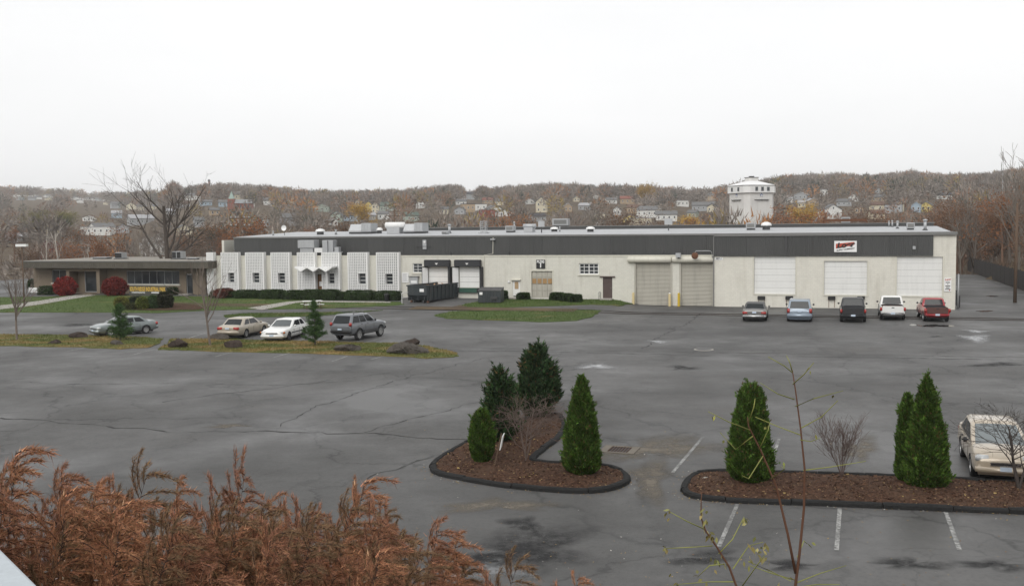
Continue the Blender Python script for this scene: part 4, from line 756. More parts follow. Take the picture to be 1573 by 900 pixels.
def ac(px, py, wpx, hpx, dep, label, dark):
    x = W(px, py, dep)[0]; q = L2W(x, dep, zt_+.09); s_ = mpp(q); wd, ht = wpx*s_, hpx*s_; r = empty('air_conditioner', q, -TH, label, 'air conditioner'); MB().rbox(-wd/2, wd/2, -.5, .5, .08, ht, .03).build('casing', METAL, r); MB().box(-wd*.6, wd*.6, -.6, .6, 0, .08).build('base', METALD, r)
    if dark: MB().box(-wd*.46, wd*.46, -.52, -.5, .14, ht-.06).build('grille', INK, r)
    else:
        for k in (-.46, .04): MB().box(wd*k, wd*(k+.42), -.52, -.5, .14, ht-.06).build('grille', INK, r)
ac(186, 394, 13, 10, 5, 'dark air conditioner in the middle of the office roof', True); ac(275, 394, 16, 12, 4, 'air conditioner with two dark grilles at the right of the office roof', False)
x = W(157, 396, 5)[0]; r = empty('roof_hatch', L2W(x, 5, zt_+.09), -TH, 'flat low hatch on the office roof', 'hatch'); MB().box(-1.1, 1.1, -.6, .6, .15, .22).build('lid', METAL, r); MB().box(-1., 1., -.5, .5, 0, .15).build('curb', METALD, r)
x = W(297, 395, 3)[0]; r = empty('roof_hatch', L2W(x, 3, zt_+.09), -TH, 'small flat hatch at the right edge of the office roof', 'hatch'); MB().box(-.7, .7, -.4, .4, .12, .2).build('lid', METAL, r); MB().box(-.6, .6, -.3, .3, 0, .12).build('curb', METALD, r)
# signs on the office lawn
q = GP(228, 461); r = empty('estate_sign', q, -TH, 'long dark sign board with gold lettering above the shrubs', 'sign'); s_ = mpp(q); wd = 68*s_; ht = 1.05; z0 = .45
MB().box(-wd/2, wd/2, -.08, .08, z0, z0+ht).build('board', mk('sign_olive', (.055, .055, .045), .6), r)
for sx in (-.42, .42): MB().box(sx*wd-.08, sx*wd+.08, -.06, .06, 0, z0).build('post', WOOD, r)
text('lettering', 'SOUTH RIDGE INDUSTRIAL PARK', .62, r, (-.0*wd, -.09, z0+ht*.68), GOLD, bold=.02, sx=.44*wd/4.3); text('lettering', 'An Industrial Development Group', .22, r, (-.25*wd, -.09, z0+ht*.36), SIGNW, bold=.005, sx=.5*wd/4.3); MB().box(.1*wd, .3*wd, -.09, -.082, z0+ht*.31, z0+ht*.41).build('text_line', SIGNW, r)
q = GP(53, 452); r = empty('lawn_sign', q, -TH-.1, 'small white sign at the left of the office lawn', 'sign'); s_ = mpp(q); wd = 22*s_; MB().box(-wd/2, wd/2, -.06, .06, .2, .2+7.5*s_).build('board', SIGNW, r)
for sx in (-.4, .4): MB().box(sx*wd-.05, sx*wd+.05, -.04, .04, 0, .2).build('post', METALD, r)
for k in range(3): MB().box(-wd*.38, wd*(.1+.1*k), -.064, -.06, .28+.12*k, .32+.12*k).build('text_line', mk('faint_ink', (.3, .3, .32), .7), r)
# ================================================================== VEHICLES
def evalmesh(o):
    dg = bpy.context.evaluated_depsgraph_get(); dg.update(); me = bpy.data.meshes.new_from_object(o.evaluated_get(dg)); return me
def loft_body(st, hw):
    """closed body lofted through stations (x, zlow, ztop, width factor)"""
    m = MB(); V = []; k = None
    for (x, zl, zt, wf) in st:
        w_ = hw*wf; h = zt-zl
        half = [(0, zl), (w_*.82, zl), (w_*.95, zl+h*.1), (w_, zl+h*.38), (w_*.99, zl+h*.62), (w_*.955, zl+h*.86), (w_*.88, zl+h*.97), (w_*.5, zt+.012), (0, zt+.018)]
        ring = half+[(-a, b) for a, b in half[-2:0:-1]]; k = len(ring); V += [(x, a, b) for a, b in ring]
    n = len(st); Fc = [(i*k+j, i*k+(j+1) % k, (i+1)*k+(j+1) % k, (i+1)*k+j) for i in range(n-1) for j in range(k)]+[tuple(range(k))[::-1], tuple((n-1)*k+j for j in range(k))]
    return m.add(V, Fc)
def quadpt(c, u, v): return c[0]*(1-u)*(1-v)+c[1]*u*(1-v)+c[2]*u*v+c[3]*(1-u)*v
def pane(c, u0, u1, v0, v1, off=.012, nu=4, nv=3, bulge=0., mid=None):
    c = [np.array(q, float) for q in c]; nrm = np.cross(c[1]-c[0], c[3]-c[0]); nrm /= np.linalg.norm(nrm)
    cen = sum(c)/4; 
    if nrm@(cen-(mid if mid is not None else np.array([0, 0, .8]))) < 0: nrm = -nrm
    m = MB(); V = []
    for j in range(nv+1):
        for i in range(nu+1):
            u = u0+(u1-u0)*i/nu; v = v0+(v1-v0)*j/nv; V.append(quadpt(c, u, v)+nrm*(off+bulge*(1-(2*u-1)**2)))
    m.add(V, [(j*(nu+1)+i, j*(nu+1)+i+1, (j+1)*(nu+1)+i+1, (j+1)*(nu+1)+i) for j in range(nv) for i in range(nu)]); return m
WHM = {}
def wheel(parent, x, y, r, wd, rimmat, spokes=5):
    key = (round(r, 3), rimmat.name, spokes)
    if key not in WHM:
        m = MB(); m.lathe([(r*.6, -wd*.42), (r*.72, -wd*.5), (r*.93, -wd*.5), (r, -wd*.36), (r, wd*.36), (r*.93, wd*.5), (r*.72, wd*.5), (r*.6, wd*.42), (r*.58, 0)], n=28, axis=1, cap=False); t = m.mesh('tyre', RUBBER, True)
        m = MB(); m.lathe([(r*.05, -wd*.3), (r*.2, -wd*.34), (r*.22, -wd*.2)], n=16, axis=1); m.lathe([(r*.54, -wd*.2), (r*.56, -wd*.44), (r*.63, -wd*.45), (r*.62, -wd*.1)], n=28, axis=1, cap=False)
        for k in range(spokes):
            a = 2*math.pi*k/spokes; d = np.array([math.cos(a), 0, math.sin(a)]); m.bar(d*r*.1+[0, -wd*.28, 0], d*r*.58+[0, -wd*.34, 0], r*.2, wd*.12, (0, 1, 0))
        m.lathe([(r*.57, wd*.0), (r*.1, wd*.02)], n=20, axis=1); WHM[key] = (t, m.mesh('rim', rimmat))
    t, ri = WHM[key]; sgn = 1 if y < 0 else -1; o = link('wheel', t, parent, (x, y, r)); link('rim', ri, o); o.rotation_euler = (0, random.uniform(0, 6), 0) if sgn > 0 else (0, random.uniform(0, 6), math.pi)
    return o
SILV = mk('alloy', (.5, .5, .5), .3, .1, 6, .7); HUB = mk('hubcap', (.42, .43, .44), .4, .1, 6, .5); DKW = mk('dark_wheel', (.05, .05, .05), .5, .2, 6, .3)
def vehicle(name, label, cat, q, heading, sp, mat, group='vehicles parked in the lot', rim=SILV):
    """sp: L, W, H, wb (wheelbase), fo (front overhang), r (wheel), belt, hood, deck, cab=(rear base, rear roof, front roof, front base) measured from the rear bumper"""
    L, Wd, H, wb, fo, r = sp['L'], sp['W'], sp['H'], sp['wb'], sp['fo'], sp['r']; hw = Wd/2; xr = -(L-fo-wb)-wb/2; xf = wb/2+fo; gc = sp.get('gc', .2)
    root = empty(name, q, heading, label, cat, group)
    cb = [xr+v for v in sp['cab']]; belt, hood, deck = sp['belt'], sp['hood'], sp['deck']; nose = sp.get('nose', hood-.12)
    st = [(xr, gc+.16, deck-.2, .84), (xr+.05, gc+.08, deck-.06, .93), (xr+.22, gc+.04, deck, .975), (cb[0], gc, deck+.02, 1.), (cb[0]+.35*(cb[1]-cb[0])+.12, gc, belt, 1.), ((cb[0]+cb[3])/2, gc, belt, 1.), (cb[3]-.25, gc, belt, 1.), (cb[3]+.05, gc, hood+.03, .995), (cb[3]+(xf-cb[3])*.45, gc, hood, .99), (xf-.28, gc+.04, nose+.05, .96), (xf-.07, gc+.07, nose-.03, .9), (xf, gc+.14, nose-.16, .8)]
    if sp.get('bed'): st[3] = (cb[0]-.3, gc, deck, 1.); st[4] = (cb[0]+.05, gc, belt, 1.)
    body = loft_body(st, hw).build('body', [mat, BLACK], None, True)
    ss = body.modifiers.new('s', 'SUBSURF'); ss.levels = ss.render_levels = 2
    cut = []
    for x in (-wb/2, wb/2):
        for s_ in (-1, 1):
            c = MB().lathe([(r*1.17, -.2), (r*1.17, .2)], n=28, axis=1).mat(0).build('cutter', BLACK); c.location = (x, s_*(hw-.08), r*1.02); cut.append(c)
    if sp.get('bed'):
        c = MB().box(xr+.1, cb[0]-.08, -hw+.14, hw-.14, deck-.48, deck+.4).build('cutter', BLACK); cut.append(c)
    for c in cut:
        bm_ = body.modifiers.new('b', 'BOOLEAN'); bm_.object = c; bm_.operation = 'DIFFERENCE'; bm_.solver = 'EXACT'
        try: bm_.material_mode = 'TRANSFER'
        except Exception: pass
    me = evalmesh(body); bpy.data.objects.remove(body)
    for c in cut: bpy.data.objects.remove(c)
    me.polygons.foreach_set('use_smooth', [True]*len(me.polygons)); 
    try: me.set_sharp_from_angle(angle=math.radians(38))
    except Exception: pass
    link('body', me, root)
    # cabin
    hb, hr = hw*.925, hw*sp.get('tw', .76); rz = H; re = H-.09; ch = .07
    def ring(x0, x1, w_, z, c): return [(x0, -w_+c, z), (x0+c*.6, -w_, z), (x1-c*.6, -w_, z), (x1, -w_+c, z), (x1, w_-c, z), (x1-c*.6, w_, z), (x0+c*.6, w_, z), (x0, w_-c, z)]
    zb = belt-.06; m = MB(); R = [ring(cb[0], cb[3], hb, zb, .1), ring(cb[1], cb[2], hr, re, .1), ring(cb[1]+.09, cb[2]-.12, hr-.09, rz-.02, .1), ring(cb[1]+.35, cb[2]-.4, hr-.35, rz, .1)]
    m.add(sum(R, []), [(i*8+j, i*8+(j+1) % 8, (i+1)*8+(j+1) % 8, (i+1)*8+j) for i in range(3) for j in range(8)]+[tuple(24+j for j in range(8))])
    cab = m.build('cabin', sp.get('roofmat', mat), root, True)
    try: cab.data.set_sharp_from_angle(angle=math.radians(50))
    except Exception: pass
    A = lambda i, k: np.array(R[i][k]); mid = np.array([(cb[0]+cb[3])/2, 0, 1.])
    vb = sp.get('vb', .17)
    pane([A(0, 3), A(0, 4), A(1, 4), A(1, 3)], .0, 1., vb, .97, .014, 6, 3, .03, mid).build('windscreen', sp.get('glass', SCREENG), root, True)
    pane([A(0, 0), A(0, 7), A(1, 7), A(1, 0)], .03, .97, sp.get('rv', vb), .95, .014, 6, 3, .02, mid).build('rear_window', AUTOG, root, True)
    for c in ([A(0, 1), A(0, 2), A(1, 2), A(1, 1)], [A(0, 6), A(0, 5), A(1, 5), A(1, 6)]):
        for u0, u1 in sp['win']: pane(c, u0, u1, vb+.03, .94, .012, 2, 2, 0, mid).build('side_window', AUTOG, root, True)
    for s_ in (-1, 1):
        for x in (-wb/2, wb/2): wheel(root, x, s_*(hw-.125), r, .22, rim, sp.get('spokes', 5))
        xm = cb[3]-.42; MB().rbox(xm-.06, xm+.07, s_*hw*.98 if s_ > 0 else -hw*.98-.2, s_*hw*.98+.2 if s_ > 0 else -hw*.98, belt-.02, belt+.13, .05).build('wing_mirror', sp.get('mirror', mat), root, True)
        for u in sp.get('handles', (.62, .36)):
            xx = cb[0]+(cb[3]-cb[0])*u; MB().rbox(xx-.09, xx+.09, s_*(hw*.985)-.02, s_*(hw*.985)+.025, belt-.15, belt-.11, .012, 1).build('door_handle', sp.get('mirror', mat), root)
        for u in sp.get('seams', (.28, .54, .86)):
            xx = cb[0]+(cb[3]-cb[0])*u; MB().box(xx-.006, xx+.006, s_*hw-.012*(s_ > 0)-.0*(s_ < 0), s_*hw+.012*(s_ < 0)+.004*s_, gc+.2, belt-.14).build('door_seam', INK, root)
        if sp.get('mould'): MB().rbox(-wb/2+r*1.25, wb/2-r*1.25, s_*hw-.02, s_*hw+.02, .5, .58, .015, 1).build('side_moulding', sp['mould'], root)
        if sp.get('clad'): MB().rbox(-wb/2+r*1.18, wb/2-r*1.18, s_*hw-.05, s_*hw+.012, gc+.02, gc+.26, .02, 1).build('side_cladding', sp['clad'], root)
        # lamps
        tz0, tz1, ty0, ty1 = sp['tail']; MB().rbox(xr-.015, xr+.16, min(s_*ty0, s_*ty1), max(s_*ty0, s_*ty1), tz0, tz1, .03).build('tail_light', TAIL, root, True)
        hz0, hz1, hy0, hy1 = sp['head']; MB().rbox(xf-.3, xf-.035-sp.get('hrec', 0), min(s_*hy0, s_*hy1), max(s_*hy0, s_*hy1), hz0, hz1, .04).build('headlight', LAMP, root, True)
        if sp.get('amber'): MB().rbox(xf-.34, xf-.06-sp.get('hrec', 0), min(s_*hy1, s_*(hy1+.09)), max(s_*hy1, s_*(hy1+.09)), hz0+.01, hz1-.01, .03).build('turn_lamp', AMBER, root, True)
    bmt = sp.get('bump', mat)
    MB().rbox(xr-.08, xr+.16, -hw*.95, hw*.95, gc+.14, gc+sp.get('rb', .42), .07, 3).build('rear_bumper', bmt, root, True); MB().rbox(xf-.22, xf+.05, -hw*.93, hw*.93, gc+.06, gc+sp.get('fb', .36), .08, 3).build('front_bumper', bmt, root, True)
    MB().box(xr-.09, xr-.078, -.16, .16, *(sp.get('plate', (gc+.5, gc+.64)))).build('number_plate', PLATE, root)
    MB().box(xf+.05, xf+.062, -.16, .16, gc+.2, gc+.33).build('number_plate', PLATE, root)
    gz0, gz1, gy = sp.get('grille', (nose-.24, nose-.1, .45)); g_ = MB().rbox(xf-.12, xf-.005, -gy, gy, gz0, gz1, .03).build('grille', INK, root); 
    for k in range(2): z_ = gz0+(gz1-gz0)*(k+.6)/2.2; MB().box(xf-.006, xf+.008, -gy*.97, gy*.97, z_-.014, z_+.014).build('grille_bar', CHROME, g_)
    MB().box(xr+.3, xf-.3, -hw+.22, hw-.22, gc-.06, gc+.12).build('underbody', INK, root)
    if sp.get('bed'):
        MB().box(xr-.02, xr+.1, -hw*.8, hw*.8, deck-.5, deck-.0).build('tailgate', sp.get('gate', mat), root); MB().rbox(xr-.03, xr-.015, -.1, .1, deck-.16, deck-.09, .01, 1).build('tailgate_handle', BLACK, root)
    if sp.get('rack'):
        for s_ in (-1, 1): MB().tube([(cb[1]+.3, s_*hr*.86, rz-.02), (cb[1]+.35, s_*hr*.86, rz+.07), (cb[2]-.5, s_*hr*.86, rz+.07), (cb[2]-.42, s_*hr*.86, rz-.02)], .022, 6).build('roof_rail', BLACK, root)
        for u in (.3, .7): x = cb[1]+(cb[2]-cb[1])*u; MB().bar((x, -hr*.86, rz+.07), (x, hr*.86, rz+.07), .04, .03).build('roof_bar', BLACK, root)
    return root, xr, xf
SED = dict(L=4.8, W=1.78, H=1.43, wb=2.72, fo=.95, r=.31, belt=.93, hood=.9, deck=.98, cab=(.55, 1.2, 2.75, 3.6), win=((.09, .37), (.42, .9)), tail=(.66, .86, .42, .84), head=(.58, .74, .42, .8), nose=.78)
MODERN = dict(SED, L=4.78, W=1.78, H=1.46, wb=2.7, fo=.93, r=.32, belt=.97, hood=.97, deck=1.06, cab=(.42, 1.05, 2.42, 3.78), nose=.82, head=(.63, .83, .42, .82), hrec=.02, grille=(.5, .68, .44), mirror=BLACK, tw=.78, glass=glass('painted_sky_windscreen', (.13, .15, .155), .05), vb=.1)  # gold sedan's windscreen: sky reflection put into a lighter base colour
BOXY = dict(SED, L=5.35, W=1.95, H=1.44, wb=2.91, fo=1.06, r=.33, belt=.95, hood=.98, deck=1.02, cab=(.95, 1.5, 3., 3.75), tail=(.62, .82, .5, .92), bump=CHROME, head=(.6, .76, .45, .85), rb=.36)
VAN = dict(SED, L=5.05, W=1.98, H=1.75, wb=3.03, fo=.98, r=.33, belt=1.08, hood=1.02, deck=1.07, cab=(.06, .3, 2.9, 4.15), win=((.06, .3), (.34, .58), (.62, .92)), tail=(.72, 1.08, .74, .95), head=(.66, .84, .45, .85), nose=.88, tw=.8, rv=.12, rb=.5, plate=(.82, .95), mirror=BLACK, gc=.2, handles=(.66, .58))
SUV = dict(SED, L=4.6, W=1.8, H=1.84, wb=2.725, fo=.8, r=.4, belt=1.24, hood=1.2, deck=1.24, cab=(.05, .42, 2.5, 3.35), win=((.05, .34), (.37, .62), (.66, .93)), tail=(1.06, 1.3, .7, .89), head=(.86, 1.04, .5, .85), nose=1.08, tw=.8, rv=.1, gc=.42, clad=METALD, bump=RUBBER, rb=.34, rack=True, mirror=BLACK, plate=(.78, .9), vb=.1, handles=(.62, .4), spokes=6)
PICK = dict(SED, L=5.5, W=2., H=1.83, wb=3.5, fo=.95, r=.385, belt=1.2, hood=1.16, deck=1.16, cab=(2.05, 2.25, 3.3, 4.05), win=((.12, .42), (.46, .9)), tail=(.78, 1.06, .8, .97), head=(.78, .96, .5, .9), nose=1.02, gc=.32, bed=True, plate=(.52, .66), tw=.8, rb=.34, fb=.4, vb=.08, rv=.1, mirror=BLACK, handles=(.55,), seams=(.08, .5, .92))
hd = lambda a, b_: math.atan2(b_[1]-a[1], b_[0]-a[0])
PB = paint('paint_beige', (.4, .35, .28), .25); PG = paint('paint_gold', (.47, .4, .31), .25); PW = paint('paint_white', (.74, .74, .72)); PS = paint('paint_silver', (.36, .37, .38), .4); PSG = paint('paint_grey_green', (.19, .215, .215), .4)
PGR = paint('paint_grey', (.15, .145, .14), .4); PBL = paint('paint_blue_silver', (.26, .31, .37), .4); PK = paint('paint_black', (.012, .012, .014)); PR_ = paint('paint_red', (.3, .014, .02)); VINYL = mk('vinyl_roof', (.1, .1, .1), .8, .2, 6, bump=.3)
def place_rear(px, py, sp, turn=0.):                         # rear bumper centre on the ground, nose to the wall
    q = GP(px, py); h = math.pi/2-TH+turn; d = np.array([math.cos(h), math.sin(h), 0]); return q+d*(sp['L']-sp['fo']-sp['wb']/2), h
q, h = place_rear(1158.5, 494.5, BOXY, .03); vehicle('parked_sedan', 'old grey boxy sedan with dark vinyl roof and chrome bumper by the dock', 'car', q, h, dict(BOXY, roofmat=VINYL), PGR, 'vehicles parked at the warehouse docks', HUB)
q, h = place_rear(1228, 495, VAN, .02); vehicle('parked_minivan', 'blue-silver minivan parked nose to the docks', 'minivan', q, h, VAN, PBL, 'vehicles parked at the warehouse docks')
q, h = place_rear(1310.5, 496, PICK, .0); vehicle('pickup_truck', 'black pickup truck parked nose to the docks', 'pickup truck', q, h, PICK, PK, 'vehicles parked at the warehouse docks')
q, h = place_rear(1371.5, 492.5, PICK, .0); vehicle('pickup_truck', 'white pickup truck with brown load in its bed', 'pickup truck', q, h, dict(PICK, bump=CHROME, W=1.92), PW, 'vehicles parked at the warehouse docks')
tr = bpy.data.objects['pickup_truck.001']; m = MB(); m.box(-2.4, -.85, -.78, .78, .72, 1.05); m.build('bed_load', mk('brown_load', (.16, .08, .045), .9, .3, 5), tr)
q, h = place_rear(1440, 495, PICK, .05); vehicle('pickup_truck', 'red pickup truck nearest the driveway', 'pickup truck', q, h, dict(PICK, H=1.74, W=1.9, gate=mk('bare_gate', (.09, .035, .028), .5, .4, 5)), PR_, 'vehicles parked at the warehouse docks')
a, b_ = GP(550.5, 522.5), GP(584, 516.2); vehicle('off_roader', 'silver off-roader with roof rack and dark rear glass near the boulders', 'car', *((lambda h: ((a+b_)/2+np.array([-math.sin(h), math.cos(h), 0])*.78, h))(hd(a, b_))), SUV, paint('paint_dark_silver', (.16, .17, .185), .4))
a, b_ = GP(373.3, 519.6), GP(408, 511.8); HB = hd(a, b_); vehicle('parked_sedan', 'beige sedan seen from behind beside the bare median tree', 'car', (a+b_)/2+np.array([-math.sin(HB), math.cos(HB), 0])*.78, HB, SED, PB)
a = GP(443, 523.3); h = HB+math.pi+.06; d = np.array([math.cos(h), math.sin(h), 0]); nn = np.array([-math.sin(h), math.cos(h), 0])
vehicle('parked_sedan', 'white sedan facing the camera, half hidden by an evergreen', 'car', a-d*1.36-nn*.78, h, dict(SED, mould=BLACK, hood=.9, amber=True, L=5.05, fo=1.05), PW, rim=DKW)
a, b_ = GP(228, 512), GP(166, 517.2); h = hd(a, b_); vehicle('parked_sedan', 'grey-green sedan mostly hidden behind the left evergreen', 'car', (a+b_)/2+np.array([math.sin(h), -math.cos(h), 0])*.78, h, dict(SED, L=4.6, W=1.7, H=1.38), PSG)
sd_ = GP(1104, 838)-GP(1133, 774); h = math.atan2(sd_[1], sd_[0]); d = np.array([math.cos(h), math.sin(h), 0]); a = GP(1542, 744)
vehicle('parked_sedan', 'pale gold sedan facing the mulch island at the right edge', 'car', a-d*(.93+1.35), h+.02, MODERN, PG)

# ================================================================== DUMPSTERS, FURNITURE, STONES
q1, q2 = GP(624.5, 467.3), GP(656, 466.2); h = math.pi/2-TH; q3 = GP(690, 459.5)
a, b_ = q2[:2], q3[:2]; ax = (b_-a)/np.linalg.norm(b_-a); hdump = math.atan2(ax[1], ax[0])
r = empty('roll_off_container', (q2[0], q2[1], q2[2]), hdump, 'long dark roll-off container with ribbed sides at the loading dock', 'container'); Ld, Wd_, Hd = 6.6, 2.3, 1.75
m = MB(); b0 = .25; m.extr([(0, 0, b0+.55), (0, 0, Hd), (0, Wd_, Hd), (0, Wd_, b0+.55)], (.06, 0, 0)); m.extr([(0, 0, b0+.55), (.06, 0, b0+.55), (.5, 0, b0), (.44, 0, b0)], (0, Wd_, 0)); m.box(.06, Ld, 0, .06, b0+.0, Hd).box(.06, Ld, Wd_-.06, Wd_, b0, Hd).box(Ld-.06, Ld, .06, Wd_-.06, b0, Hd).box(.44, Ld-.06, .06, Wd_-.06, b0, b0+.06); m.build('shell', GREENM, r)
for k in range(9):
    x = .55+k*(Ld-.8)/8
    for y in (-.09, Wd_): MB().box(x-.07, x+.07, y+.001, y+.089, b0, Hd-.1).build('rib', GREENM, r)
for y in (-.1, Wd_-.02): MB().box(-.04, Ld+.04, y, y+.12, Hd-.1, Hd+.03).build('top_rail', GREENM, r)
MB().box(-.06, .08, .02, Wd_-.02, Hd-.1, Hd+.03).build('top_rail', GREENM, r); MB().box(-.015, -.001, .35, .85, Hd-.62, Hd-.32).build('label_plate', SIGNW, r)
for y in (.5, Wd_-.65): MB().box(.2, Ld, y, y+.15, .06, b0).build('skid', METALD, r)
for y in (.35, 1.1, 1.85): MB().box(.12, .2, y, y+.08, b0+.05, b0+.6).build('front_rib', GREENM, r)
for x in (.45, Ld-.4):
    for y in (.1, Wd_-.25): MB().lathe([(.12, 0), (.12, .15)], (x, y, .12), 12, 1).build('roller', RUST, r)
MB().box(.1, Ld-.1, .07, Wd_-.07, b0+.8, Hd-.22).build('debris', mk('wood_debris', (.25, .14, .07), .9, .5, 3, bump=.8, bscale=4), r)
g_ = np.random.default_rng(3)
for k in range(14): x, y = g_.uniform(.4, Ld-.8), g_.uniform(.3, Wd_-.5); a_ = g_.uniform(0, 3); MB().bar((x, y, Hd-.2), (x+.7*math.cos(a_), y+.5*math.sin(a_), Hd-.14+g_.uniform(0, .12)), .14, .03).build('board_scrap', mk('wood_scrap', (.36, .22, .12), .9, .3, 3), r)
# front-load dumpster
a, b_ = GP(734.5, 466.2), GP(769, 466.3); h = hd(a, b_); q = (a+b_)/2; r = empty('dumpster', q, h, 'small dark dumpster on the grass beside the dock', 'dumpster'); wd = np.linalg.norm(b_-a); m = MB()
m.extr([(-wd/2, 0, .12), (-wd/2, 0, 1.2), (-wd/2, 1.4, 1.45), (-wd/2, 1.4, .12)], (wd, 0, 0)); m.build('shell', GREENM, r)
m = MB(); m.extr([(-wd/2-.03, -.05, 1.21), (wd*.0-.02, -.05, 1.21), (wd*.0-.02, 1.42, 1.47), (-wd/2-.03, 1.42, 1.47)], (0, 0, .05)); m.build('lid', METALD, r); m = MB(); m.extr([(.02, -.05, 1.21), (wd/2+.03, -.05, 1.21), (wd/2+.03, 1.42, 1.47), (.02, 1.42, 1.47)], (0, 0, .05)); m.build('lid', METALD, r)
for k in range(5): x = -wd/2+.55+k*.28; MB().box(x-.04, x+.04, -.05, -.001, .15, 1.15).build('rib', GREENM, r)
MB().box(.15, .85, -.22, -.02, .45, .68).build('fork_pocket', METALD, r); MB().box(-wd/2+.15, -wd/2+.45, -.02, -.002, .85, 1.1).build('label_plate', SIGNW, r); MB().box(-wd/2+.1, wd/2-.1, .1, 1.3, 0, .12).build('skid', METALD, r)
# picnic table
q = GP(480, 474); r = empty('picnic_table', q, .45, 'white picnic table on the lawn behind the evergreen', 'picnic table')
for k in range(5): MB().box(-.95, .95, -.38+k*.155, -.24+k*.155, .72, .76).build('table_plank', WHITE, r)
for s_ in (-1, 1):
    for k in range(2): MB().box(-.95, .95, s_*.72-.14+k*.145, s_*.72-.01+k*.145, .42, .46).build('bench_plank', WHITE, r)
    for x in (-.7, .7): MB().bar((x, s_*.2, .72), (x, s_*.62, 0), .05, .09).build('leg', WOOD, r)
for x in (-.7, .7): MB().bar((x, -.8, .39), (x, .8, .39), .05, .08).build('cross_beam', WOOD, r)
# white railing by the container
q = GP(617.5, 467); r = empty('handrail', q, -TH, 'white pipe railing left of the roll-off container', 'handrail'); m = MB(); m.tube([(0, 0, 0), (0, 0, 1.05), (.1, .1, 1.1), (.3, 1.8, 1.1), (.3, 1.9, 0)], .03, 6); m.build('rail', WHITE, r); MB().tube([(.04, .05, .6), (.3, 1.85, .6)], .025, 6).build('mid_rail', WHITE, r)
q = GP(594, 462.5); r = empty('litter_bin', q, 0, 'small dark bin on the lawn below the last hedge', 'bin'); MB().lathe([(.2, 0), (.24, .62), (.26, .64)], n=14).build('bin_body', METALD, r, True); MB().lathe([(.26, .64), (.2, .74), (.05, .78)], n=14).build('bin_lid', INK, r, True)
q = GP(856.6, 457); r = empty('standpipe', q, 0, 'dark standpipe behind the trimmed bushes', 'standpipe'); MB().lathe([(.09, 0), (.09, .9)], n=10).build('pipe', METALD, r, True); MB().lathe([(.14, .9), (.17, 1.), (.12, 1.12), (.03, 1.16)], n=10).build('cap', METALD, r, True)
q = GP(1464.8, 471); r = empty('guard_post', L2W(.35, 1.0, 0), -TH, 'pale guard post at the driveway corner', 'post'); MB().lathe([(.07, 0), (.07, 3.1)], n=10).build('pipe', METAL, r, True); MB().lathe([(.072, 3.1), (.02, 3.16)], n=10).build('cap', METAL, r, True)
for k in range(5): m = MB().tube([(.3, 1.5+k*.9, 0), (.3, 1.5+k*.9, 1.1+.3*(k % 2))], .05, 6).build('stub_post', METALD, r)
# boulders
def rock(px, py, wpx, hpx, label, mat=STONE, seed=1, flat=1., deep=.7):
    q = GP(px, py); s_ = mpp(q); wd, ht = wpx*s_, hpx*s_*.85; rg = random.Random(seed); bm = bmesh.new(); bmesh.ops.create_icosphere(bm, subdivisions=4, radius=1.)
    ph = [Vector((rg.uniform(-1, 1), rg.uniform(-1, 1), rg.uniform(-1, 1))).normalized() for _ in range(11)]; of = [rg.uniform(.5, .86) for _ in ph]
    for v in bm.verts:
        c = v.co.copy()
        for n_, o_ in zip(ph, of):
            dd = c.dot(n_)-o_
            if dd > 0: c -= n_*dd
        c += v.co*.06*math.sin(7*v.co.x+seed)*math.cos(6*v.co.y+2*seed)+Vector((0, 0, .03*math.sin(14*v.co.z+3*v.co.x)))
        c += Vector((0, 0, .05*math.floor(c.z*5)/5)) + v.co*.05*math.sin(19*v.co.x+5*v.co.z)*math.sin(17*v.co.y+seed)
        v.co = Vector((c.x*wd*.62, c.y*wd*deep*.62, max(c.z*ht*.8+ht*.42, -.04)))
    me = bpy.data.meshes.new('boulder'); bm.to_mesh(me); bm.free(); me.materials.append(mat); me.polygons.foreach_set('use_smooth', [True]*len(me.polygons))
    try: me.set_sharp_from_angle(angle=math.radians(22))
    except Exception: pass
    o = link('boulder', me, None, q, rg.uniform(-.3, .3)); tag(o, label, 'boulder', 'boulders along the grass median'); return o
for i, a in enumerate([(120, 519.5, 24, 9, 'dark flat boulder before the grey-green sedan', STONE), (86, 528.5, 19, 7.5, 'low dark pointed boulder near the left bare tree', STONE), (180, 530, 19, 8, 'grey boulder at the foot of the left evergreen', STONEG), (275, 534, 28, 13, 'reddish boulder between the evergreen and the bare tree', STONE), (337, 521.5, 28, 9, 'grey boulder behind the bare median tree', STONEG), (356, 535, 28, 14, 'brown blocky boulder right of the bare median tree', STONE), (533, 540, 36, 13, 'flat-topped boulder below the silver off-roader', STONEG), (627, 544, 54, 18, 'biggest boulder, layered slab at the end of the median', STONEG), (634, 529, 25, 9, 'small boulder behind the biggest slab', STONE), (908, 750, 16, 7, 'dark rock on the conifer island', KERB), (1085, 740, 14, 8, 'pale round stone at the tip of the long island', CONC), (1385, 753, 1, 1, '', None)]):
    if a[4]: rock(*a, seed=i+2, deep=.6)
# leaning sign in the island
q = GP(758, 726); q[2] += .17; r = empty('leaning_sign', q, -.1, 'leaning post with thin white board on the conifer island', 'sign'); MB().bar((0, 0, -.1), (.27, 0, 1.1), .045, .035).build('post', WOOD, r); m = MB(); m.bar((.24, .0, .62), (.33, .0, 1.06), .025, .55, (0, 1, 0)); m.build('board', SIGNW, r)
